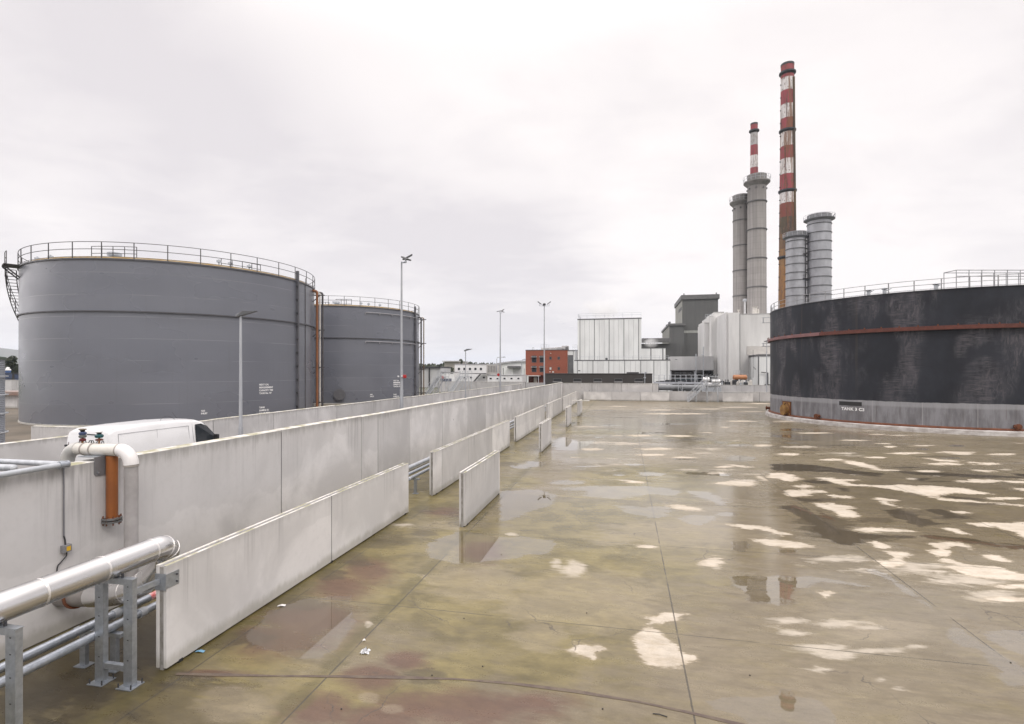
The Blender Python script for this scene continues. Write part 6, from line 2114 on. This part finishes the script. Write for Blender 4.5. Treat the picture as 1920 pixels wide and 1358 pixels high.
b = Bd('pump_skid', 'low jumble of grey pumps and crates below the orange cylinder', 92, 1352, 1412, 'machinery')
rq = random.Random(5)
for nm, m in (('pump', M_GALVP), ('crate', M_DKSTEEL), ('valve_set', M_CREAM)):
    mb = MB()
    for i in range(9):
        px = rq.uniform(1353, 1409)
        a, c = b.x(px), rq.uniform(.2, .7)
        y0 = rq.uniform(0, 3)
        mb.box(a, a + c, y0, y0 + .5, 1.2, b.z(rq.uniform(713, 718)))
        mb.cyl((a + c / 2, y0, b.z(719)), (a + c / 2, y0, b.z(712)), .05, seg=6)
    mb.box(b.x(1352), b.x(1412), -.2 - .01 * len(nm), 3.5, .0 + .001 * len(nm), 1.19 if nm == 'pump' else .9)
    mb.build(nm, m, b.root)

# large grey pipe, trestle and footbridge behind the end wall
vp = 81.0
o = uvthing('large_pipe', 'big grey pipe lying behind the end wall between the low wall and the footbridge', 'pipe', Up(1228, vp), vp)
L = Up(1318, vp) - Up(1228, vp)
zp, rp_ = Zp(727, Up(1270, vp), vp), .42
MB().tube([(-1, 0, zp), (L, 0, zp)], rp_, 24).build('pipe', mat('grey main', (.20, .21, .22), (.16, .165, .17), .45, scale=1.5), o, smooth=True)
MB().tube(smooth([(L - .01, 0, zp), (L + .35, 0, zp + .05), (L + .6, 0, zp + .4), (L + .65, 0, zp + .8)], 5), rp_ * .99, 24).build('bend', M_JACKET, o, smooth=True)
MB().box(-1, L + 2, -1.2, -1.0, 0, zp - .62).build('kerb_wall', M_PANEL, o)
xt = Up(1276, vp - 1) - Up(1228, vp)
mb = MB()
for s_ in (-.28, .28):
    mb.bar((xt + s_, -.8, 0), (xt + s_, -.8, zp + .9), .07, .07)
mb.bar((xt - .28, -.8, zp - .5), (xt + .28, -.8, zp - .5), .06, .06).bar((xt - .28, -.8, zp + .4), (xt + .28, -.8, zp - .5), .05, .05).bar((xt - .28, -.8, zp + .4), (xt + .28, -.8, zp + .4), .06, .06).bar((xt - .28, -.8, zp + .9), (xt + .28, -.8, zp + .9), .06, .06)
mb.build('trestle', M_GALVP, o)
vb = 87.0
o = uvthing('footbridge', 'pale pipe bridge with railings crossing behind the end wall towards the stair', 'footbridge', Up(1226, vb), vb)
L = Up(1318, vb) - Up(1226, vb)
zd = Zp(716.5, Up(1270, vb), vb)
MB().box(0, L, 0, 1.2, zd - .3, zd).build('deck', mat('bridge grey', (.50, .52, .56), (.40, .41, .44), .5, .2, scale=2), o)
mb = MB()
rail_line(mb, [(0, .02, zd), (L, .02, zd)], 1.1, 9)
rail_line(mb, [(0, 1.18, zd), (L, 1.18, zd)], 1.1, 9)
mb.build('railing', M_GALVP, o)
mb = MB()
for q in (.1, .37, .64, .9):
    mb.box(L * q - .1, L * q + .1, .1, .3, 0, zd - .31).cut()
mb.build('post', M_GALVP, o)
mb = MB()
for i in range(14):
    a = rq.uniform(0, L - .8)
    mb.box(a, a + rq.uniform(.3, 1.2), .3, .8, zd + .003, zd + rq.uniform(.1, .35))
mb.build('cable_bundle', M_DKSTEEL, o)


# steel stairs over the walls
def stile(label, u, v, yaw, zd, run, plat, down=True):
    o = thing('access_stair', label, 'steel stair', W(u, v), -YAW + yaw, 'galvanised access stairs')
    w_ = .8
    fl = MB()
    for y in (-w_ / 2, w_ / 2):
        fl.bar((0, y, 0), (run, y, zd), .05, .2)
    f = fl.build('stringer', M_GALVP, o)
    tr_ = MB()
    n = int(zd / .21)
    for i in range(1, n):
        t = i / n
        tr_.box(run * t - .12, run * t + .12, -w_ / 2 + .03, w_ / 2 - .03, zd * t - .02, zd * t + .02)
    tr_.build('tread', M_GALVP, f)
    MB().box(run, run + plat, -w_ / 2, w_ / 2, zd - .1, zd).build('platform', M_GALVP, o)
    hr_ = MB()
    for y in (-w_ / 2, w_ / 2):
        for q in (1.0, .5):
            hr_.tube([(0, y, q), (run, y, zd + q), (run + plat, y, zd + q)], .024, 6)
        for t in (0, .33, .66, 1):
            hr_.bar((run * t, y, zd * t), (run * t, y, zd * t + 1.0), .045, .045)
        for t in (.5, 1):
            hr_.bar((run + plat * t, y, zd), (run + plat * t, y, zd + 1.0), .045, .045)
    hr_.build('handrail', M_GALVP, o)
    lg = MB()
    for x in (run * .45, run + .05, run + plat - .05):
        zz = zd * min(1, x / run) - .1
        for y in (-w_ / 2, w_ / 2):
            lg.bar((x, y, 0), (x, y, zz), .07, .07)
        lg.bar((x, -w_ / 2, zz * .3), (x, w_ / 2, zz * .8), .04, .04)
    lg.bar((run + .05, -w_ / 2, .3), (run + plat - .05, -w_ / 2, zd - .3), .04, .04)
    lg.build('leg', M_GALVP, o)
    if down:
        d = MB()
        for x in (run + .2, run + plat - .2):
            d.bar((x, w_ / 2, zd), (x, w_ / 2 + run * .9, .2), .05, .18)
            for q in (.95, .5):
                d.tube([(x, w_ / 2, zd + q), (x, w_ / 2 + run * .9, .2 + q)], .024, 6)
            for t in (.33, .66, 1):
                d.bar((x, w_ / 2 + run * .9 * t, zd + (.2 - zd) * t), (x, w_ / 2 + run * .9 * t, zd + (.2 - zd) * t + .95), .045, .045)
        d.build('far_flight', M_GALVP, o)
    return o


v_s = 75.2
u_s = Up(1289, v_s)
stile('galvanised stair climbing over the low end wall, silver pipe fittings behind it', u_s, v_s, 0, 2.5, Up(1325, v_s) - u_s, Up(1346.5, v_s) - Up(1325, v_s))
stile('galvanised stair beside the smaller grey tank, left of the lamp', Up(797, 78), 78, R_(58), 3.3, 2.9, 1.6)
stile('second galvanised stair farther back, beside the white site offices', Up(843, 92), 92, R_(62), 3.2, 3.0, 2.4)
o = uvthing('pipe_fitting', 'bright silver jacketed pipe fittings on the platform behind the end wall stair', 'pipe fitting', Up(1318, 79), 79)
zf = Zp(712, Up(1330, 79), 79)
MB().tube([(0, 0, zf), (.85, 0, zf)], .34, 18).tube([(.1, .3, zf - .75), (2.4, .3, zf - .75)], .3, 18).tube([(1.2, 0, zf - .25), (2.3, 0, zf - .25)], .28, 18).build('jacket', mat('bright jacket', (.85, .85, .85), (.7, .7, .7), .35, .3), o, smooth=True)
mb = MB()
for x in (.3, .6, 1.0, 1.5, 1.9):
    mb.tube([(x, 0, zf + .3), (x, 0, zf + .62)], .09, 8)
    mb.tube([(x - .09, 0, zf + .62), (x + .09, 0, zf + .62)], .11, 10).cut()
mb.build('valve_wheel', M_DKSTEEL, o)
MB().box(-.1, 2.5, .1, .5, 0, zf - 1.1).build('stand', M_GALVP, o)

# ------------------------------------------------------------------ middle distance, left of the brick offices
b = Bd('warehouse', 'pale warehouse with a shallow curved roof behind the site offices', 175, 905, 990)
n = 12
poly = []
zb0, zt0 = b.z(689), b.z(678.5)
Lb = b.x(990)
for i in range(n + 1):
    q = i / n
    poly.append((Lb * q, zb0 + (zt0 - zb0) * math.sin(q * math.pi * .55) / math.sin(math.pi * .55)))
MB().prism([(0, 0)] + poly + [(Lb, 0)], 'y', 0, 30).build('wall', M_CLADW, b.root)
mb = MB()
for i in range(n):
    mb.bar((poly[i][0], -.3, poly[i][1] + .1), (poly[i + 1][0], -.3, poly[i + 1][1] + .1), .5, .5)
mb.build('roof_edge', mat('grey roof edge', (.42, .42, .43), None, .5), b.root)
b.box('canopy', M_SEAM, 953, 977, 686.5, 690.5, -1.5, -.01)
b.box('door', M_WHITE, 953, 961, 690.6, None, -.06, -.003)
b.box('cladding_panel', M_CLADG, 962, 977, 690.6, None, -.08, -.003)
b.seams([919, 925, 931, 943.5], 690, None, .25)
b.seams([908, 913, 937, 983], 691, None, .12)


def office(name, label, v, x0, x1, y0, y1s, wins, m=M_WHITE, dep=5, group=None):
    b = Bd(name, label, v, x0, x1, 'building', group)
    b.box('wall', m, x0, x1, y0 + .9, None, 0, dep)
    b.box('roof', mat('grey flat roof', (.38, .38, .40), None, .6), x0 - .4, x1 + .4, y0, y0 + 1.0, -.15, dep + .1)
    for wx, wy, ww, wh in wins:
        b.window(wx, wx + ww, wy, wy + wh, M_WHITE, M_GLASS if (int(wx) % 3) else M_GLASS, p=.06)
    return b


wq = [(858 + i * 10.3, 689.3, 5.2, 5.4) for i in range(5)]
wq += [(869 + i * 12, 706, 4.6, 4) for i in range(4)]
b = office('office_block', 'two storey white office block with a row of small windows', 135, 852.5, 912, 682.5, None, wq)
b.box('floor_band', M_SEAM, 852.5, 912, 699.8, 701, -.03, -.002)
b.box('end_panel', mat('beige end', (.48, .46, .44), (.40, .39, .37), .6), 911.9, 934, 684, None, .2, 4)
mb = MB()
for i in range(6):
    mb.box(b.x(915 + i * 3), b.x(915.8 + i * 3), .12, .195, b.z(698), b.z(686)).cut()
mb.build('fin', M_SEAM, b.root)
mb = MB()
mb.bar((b.x(902), -1, b.z(702)), (b.x(884), -1, .3), 1.0, .2).box(b.x(902), b.x(920), -1.5, -.2, b.z(702), b.z(701.2))
mb.build('outside_stair', M_SEAM, b.root)
office('site_cabin', 'single storey white site cabin with five small windows before the brick offices', 112, 914, 979, 703, None, [(917.5 + i * 13, 708, 5.2, 4) for i in range(5)])
office('site_cabin', 'low white cabin with dark windows left of the two storey office block', 128, 827, 852, 697.5, None, [(828.5, 699, 5, 2.4), (844, 699, 6, 2.4)])
b = Bd('storage_shed', 'pale grey shed with a dark flat roof beside the smaller grey tank', 128, 784, 826)
b.box('wall', M_CLADG, 784, 826, 690.5, None, 0, 8)
b.box('roof', M_DKSTEEL, 783, 826.4, 687.5, 690.5, -.4, 8.2)
b.box('column', M_BLACK, 804.3, 806.2, 690.5, None, -.25, -.003)
b.box('column', M_BLACK, 785.6, 786.6, 690.5, None, -.25, -.003)
b = Bd('flat_roofed_shed', 'beige flat roofed shed among the trees behind the white offices', 190, 832, 862)
b.box('wall', mat('beige sheet', (.36, .34, .30), (.30, .28, .25), .7), 833, 862, 678.6, None, 0, 10)
b.box('roof', M_CLADG, 830.5, 863, 676.8, 678.4, -1, 10.4)
b = Bd('grey_container', 'blue grey container and bins behind the rear concrete wall', 106, 824, 842, 'container')
b.box('wall', mat('container blue', (.13, .15, .20), (.10, .11, .15), .6), 826, 840, 710.5, None, 0, 2.4)
b.box('lid', M_GALVP, 825.6, 840.3, 709.8, 710.5, -.06, 2.46)
b.box('red_sign', M_RED, 828, 832, 705.2, 709.7, -.1, -.02)

# round warning sign on a pole by the masts
o = uvthing('road_sign', 'small round red sign on a pole beside the floodlight mast', 'road sign', Up(934.5, 100), 100)
zs_ = Zp(703, Up(934.5, 100), 100)
MB().cyl((0, .06, 0), (0, .06, zs_ + .3), .04).build('post', M_GALVP, o)
MB().tube([(0, 0, zs_), (0, .04, zs_)], .28, 20).build('disc', M_RED, o)
# slim far lamps
for x, yt, v, lab, dr_ in ((931.5, 670, 118, 'thin far street lamp with a long arm, left of the warehouse door', 0), (978, 674, 117, 'thin far street lamp just left of the red brick building', 0)):
    o = thing('street_lamp', lab, 'street lamp', W(Up(x, v), v), 0, 'lamp posts along the road')
    z = Zp(yt, Up(x, v), v)
    MB().tube([(0, 0, 0), (0, 0, z - .4), (.12, 0, z - .1), (.5, 0, z), (1.5 if x < 940 else .6, 0, z + .02)], .07, 8).build('pole', pole_mat(), o)
    MB().box(1.4 if x < 940 else .4, 2.0 if x < 940 else 1.0, -.12, .12, z - .05, z + .08).build('lamp_head', mat('lamp head grey', (.16, .165, .175)), o)

# far left: fence, shelter, tents and tree beyond the large tank
b = Bd('palisade_fence', 'dark palisade fence above the far wall at the left edge', 66, -60, 60, 'fence')
mb = MB()
X = b.x(-60)
while X < b.x(60):
    mb.box(X, X + .07, -.02, .02, 2.4, b.z(698.5)).cut()
    X += .17
mb.build('pale', M_DKSTEEL, b.root)
mb = MB()
for z in (b.z(701), b.z(710)):
    mb.box(0, b.x(60), .022, .06, z - .04, z + .04)
mb.build('fence_rail', M_DKSTEEL, b.root)
b = Bd('loading_shelter', 'low concrete shelter with a rusty brown roof slab behind the silo', 46, -40, 62, 'shelter')
b.box('roof', mat('rusty roof sheet', (.24, .15, .12), (.30, .27, .25), .7, scale=.5), -40, 62, 735, 741.5, 0, 6)
b.box('back_wall', M_PANEL, -40, 28, 741.6, None, .4, .7)
for px in (28.5, 35):
    b.box('column', M_GREYPIPE, px, px + 4, 741.6, None, .2, .5)
o = uvthing('marquee', 'white and blue tarpaulin shelter below the tree at the left edge', 'tent', Up(20, 140), 140)
zz = Zp(688, Up(25, 140), 140)
MB().lathe([(2.0, zz - 1.2), (1.8, zz - .4), (1.1, zz + .1), (0, zz + .3)], 16, c=(1.0, 0)).build('white_cover', M_WHITE, o, smooth=True)
MB().box(-1.0, 4, -1.5, 1.5, 0, zz - 1.25).build('blue_cover', mat('blue tarpaulin', (.05, .13, .38), None, .5), o)


# ------------------------------------------------------------------ trees, hills, steam
def leaf_mat(n_, c, c2):
    m, t, b = newmat(n_)
    g = nd(t, 'ShaderNodeNewGeometry')
    r = g.outputs['Random Per Island']
    setc(t, b, mixc(t, r, c, c2))
    b.inputs['Roughness'].default_value = .7
    return m


M_LEAF = leaf_mat('dark evergreen', (.022, .032, .016), (.055, .065, .035))
M_BARK = mat('bark', (.09, .065, .045), (.05, .04, .03), .9, scale=2)


def leaves(mb, cx, cy, cz, rx, ry, rz, n, size, rd):
    for _ in range(n):
        while True:
            p = (rd.uniform(-1, 1), rd.uniform(-1, 1), rd.uniform(-1, 1))
            if .15 < p[0] ** 2 + p[1] ** 2 + p[2] ** 2 < 1:
                break
        c = Vector((cx + p[0] * rx, cy + p[1] * ry, cz + p[2] * rz))
        a = Vector((rd.gauss(0, 1), rd.gauss(0, 1), rd.gauss(0, .7))).normalized() * size * rd.uniform(.6, 1.3)
        b_ = a.orthogonal().normalized() * size * rd.uniform(.4, .9)
        mb.add([c - a, c + b_, c + a, c - b_ * .6], [(0, 1, 2, 3)])


def tree(label, x, Y, ytop, w_px, seed, group=None, ybase=715):
    rd = random.Random(seed)
    k = Y / F
    z = zpx(ytop, Y)
    o = thing('tree', label, 'tree', (kx(x) * Y, Y, 0), 0, group)
    tr_ = MB()
    tr_.tube([(0, 0, 0), (.1, 0, z * .4), (0, .1, z * .8)], [.35, .22, .08], 8)
    cw = w_px * k / 2
    cr = MB()
    for i in range(9):
        a = rd.uniform(0, 6.28)
        q = rd.uniform(.1, .65) * cw
        zz = z * rd.uniform(.45, .86)
        cx, cy = q * math.cos(a), q * math.sin(a)
        tr_.tube([(0.05, 0, z * .4), (cx * .6, cy * .6, zz * .85), (cx, cy, zz)], [.14, .08, .03], 5)
        rr = cw * rd.uniform(.3, .5)
        leaves(cr, cx, cy, zz, rr, rr, rr * .62, 240, .32 * Y / 150, rd)
    leaves(cr, 0, 0, z * .88, cw * .4, cw * .4, z * .12, 200, .3 * Y / 150, rd)
    tr_.build('trunk', M_BARK, o)
    cr.build('crown', M_LEAF, o)
    return o


tree('dark round evergreen tree at the left edge beyond the fence', 24, 150, 667, 34, 3)
tree('pointed dark tree poking above the white office block', 864, 200, 673.5, 16, 4)
tree('broad dark tree between the shed and the white office block', 842, 158, 688, 34, 6)
tree('dark bushy tree right of the pointed one', 882, 210, 679, 26, 8)
# far wood along the horizon: one mass nobody could count
rd = random.Random(9)
mb = MB()
for i in range(260):
    x = rd.uniform(700, 1000) if i < 200 else rd.uniform(-60, 30)
    Y = rd.uniform(300, 420)
    z = zpx((684 if x < 830 else 682) + rd.uniform(-2.2, 3), Y)
    leaves(mb, kx(x) * Y, Y, z * .6, 5.5, 5.5, z * .42, 60, 1.1, rd)
w_o = mb.build('far_wood', M_LEAF)
w_o['kind'] = 'stuff'
w_o['label'] = 'dark strip of far woodland along the horizon'
w_o['category'] = 'woodland'
# hills
mb = MB()
vs, fs = [], []
N = 90
for j, (Yd, f) in enumerate(((2600, 0), (3000, .75), (3400, 1), (4200, .6), (5000, 0))):
    for i in range(N + 1):
        X = -5200 + i * 60
        px = CX + F * X / 3300
        h = 190 * math.exp(-((px + 120) / 260) ** 2) + 35 * math.sin(X * .004) + 18 * math.sin(X * .013 + 1)
        fade = 1 / (1 + math.exp((px - 180) / 60))
        vs.append((X, Yd, -2 + max(0, h * fade) * f))
for j in range(4):
    for i in range(N):
        a = j * (N + 1) + i
        fs.append((a, a + 1, a + N + 2, a + N + 1))
mb.add(vs, fs)
struct(mb.build('hills', mat('moorland', (.07, .085, .05), (.10, .085, .06), .9, scale=.004), smooth=True))


def steam(name, label, loc, size, dens, seed):
    m = bpy.data.materials.new('steam ' + name)
    m.use_nodes = True
    t = m.node_tree
    t.nodes.remove(t.nodes['Principled BSDF'])
    tc = nd(t, 'ShaderNodeTexCoord')
    g = tc.outputs['Object']
    n = noise(t, nd(t, 'ShaderNodeVectorMath', operation='ADD', ins={0: g, 1: (seed, seed, seed)}).outputs[0], .28, 5, .6, .4)
    ln = nd(t, 'ShaderNodeVectorMath', operation='LENGTH', ins={0: nd(t, 'ShaderNodeVectorMath', operation='DIVIDE', ins={0: g, 1: tuple(s / 2 for s in size)}).outputs[0]}).outputs['Value']
    f = mth(t, 'SUBTRACT', mrange(t, ln, .1, 1.0, 1.0, 0.0), mth(t, 'MULTIPLY', n, 1.25), clamp=True)
    pv = nd(t, 'ShaderNodeVolumePrincipled', ins={'Color': (1, 1, 1, 1), 'Density': mth(t, 'MULTIPLY', f, dens), 'Anisotropy': .3})
    t.links.new(pv.outputs[0], t.nodes['Material Output'].inputs['Volume'])
    mb = MB()
    mb.lathe([(math.sin(q), -math.cos(q)) for q in np.linspace(0.02, math.pi - .02, 12)], 20)
    o = mb.build(name, m, loc=loc)
    o.scale = (1, 1, 1)
    o.data.transform(Matrix.Diagonal((size[0] / 2, size[1] / 2, size[2] / 2, 1)))
    o['kind'] = 'stuff'
    o['label'] = label
    o['category'] = 'steam'
    return o


Yp = 140
steam('steam_plume', 'soft white steam rising above the roof of the tall white block', (kx(1130) * Yp, Yp, zpx(580, Yp)), (27, 9, 12), 1.0, 1.0)
Yp = 139
steam('steam_cloud', 'small white steam puff beside the dark roof duct', (kx(1222) * Yp, Yp, zpx(643, Yp)), (9, 3, 5.5), 2.6, 7.0)

# ------------------------------------------------------------------ litter on the slab
def at_ground(x, y):
    X, Y = G(x, y)
    return (X, Y, 0)


rd = random.Random(21)
mb = MB()
vs = []
N = 9
for i in range(N):
    for j in range(N):
        q = .075 * (1 - .3 * rd.random())
        vs.append(((i / (N - 1) - .5) * 2 * q, (j / (N - 1) - .5) * 2 * q, max(.004, rd.uniform(-.006, .045) * (1 - abs(i - 4) / 5) * 1.2 + .004)))
mb.add(vs, [(i * N + j, i * N + j + 1, (i + 1) * N + j + 1, (i + 1) * N + j) for i in range(N - 1) for j in range(N - 1)])
o = mb.build('crumpled_foil', mat('silver wrapper', (.75, .76, .78), (.5, .5, .5), .3, .6, scale=9), loc=at_ground(684.5, 1223))
tag(o, 'crumpled silver wrapper lying on the wet slab', 'litter')
for nm, lab, x, y, sx_, sy_, c, rot in (('paper_scrap', 'small white paper strip on the slab beside the nearest panel', 528, 1136.5, .07, .028, (.75, .73, .72), .1), ('paper_scrap', 'tiny white paper scrap just beyond the silver wrapper', 682.5, 1201.5, .02, .02, (.8, .76, .7), .3),
                                        ('plastic_strip', 'light blue plastic strip at the foot of the nearest panel', 375, 1222.5, .07, .022, (.16, .34, .5), -.1)):
    mb = MB()
    vs = [(-sx_, -sy_, .004), (0, -sy_ * 1.2, .02), (sx_, -sy_, .005), (sx_, sy_, .012), (0, sy_, .025), (-sx_, sy_ * .9, .006)]
    mb.add(vs, [(0, 1, 4, 5), (1, 2, 3, 4)])
    o = mb.build(nm, mat(lab[:18], c, None, .6), loc=at_ground(x, y))
    o.rotation_euler = (0, 0, rot)
    tag(o, lab, 'litter')
X0, Y0 = G(1224, 1339)
o = MB().tube([(0, 0, .006), (.07, -.02, .012), (.16, -.06, .006)], .006, 6).build('twig', M_BLACK, loc=(X0, Y0, 0))
tag(o, 'short dark twig near the bottom edge of the slab', 'litter')
for i, (x, y) in enumerate(((1895, 1243), (640, 1330), (810, 1267), (905, 1250), (1406, 1267), (1100, 1150), (940, 1040), (1130, 1330), (870, 1160))):
    mb = MB()
    mb.lathe([(.007, 0), (.012, .005), (.008, .012), (0, .014)], 7)
    o = mb.build('pebble', mat('dark grit', (.05, .045, .04), None, .8), loc=at_ground(x, y))
    tag(o, 'tiny dark pebble lying on the slab', 'pebble', 'pebbles on the slab')
for i, (x, y, w_, lab) in ((1, (1078, 793, .5, 'flat dark scrap beside the third short panel')),):
    mb = MB()
    [leaves(mb, dx, dx * .3, .004, .11, .1, .003, 30, .035, rd) for dx in ((-.22, .0, .2) if i == 0 else (-.4, -.1, .3))]
    o = mb.build('dirt_clump', mat('wet dirt', (.05, .045, .03), (.03, .028, .02), .8), loc=at_ground(x, y))
    tag(o, lab, 'dirt')

# ------------------------------------------------------------------ air: far things fade to blue
hm = bpy.data.materials.new('haze')
hm.use_nodes = True
hm.node_tree.nodes.remove(hm.node_tree.nodes['Principled BSDF'])
pv = nd(hm.node_tree, 'ShaderNodeVolumePrincipled', ins={'Color': (.80, .87, 1.0, 1), 'Density': HAZE})
hm.node_tree.links.new(pv.outputs[0], hm.node_tree.nodes['Material Output'].inputs['Volume'])
o = MB().box(-6500, 6500, -3500, 9500, -3.1, 240).build('haze', hm)
o['kind'] = 'stuff'
o['label'] = 'thin bluish air over the whole site'
o['category'] = 'haze'
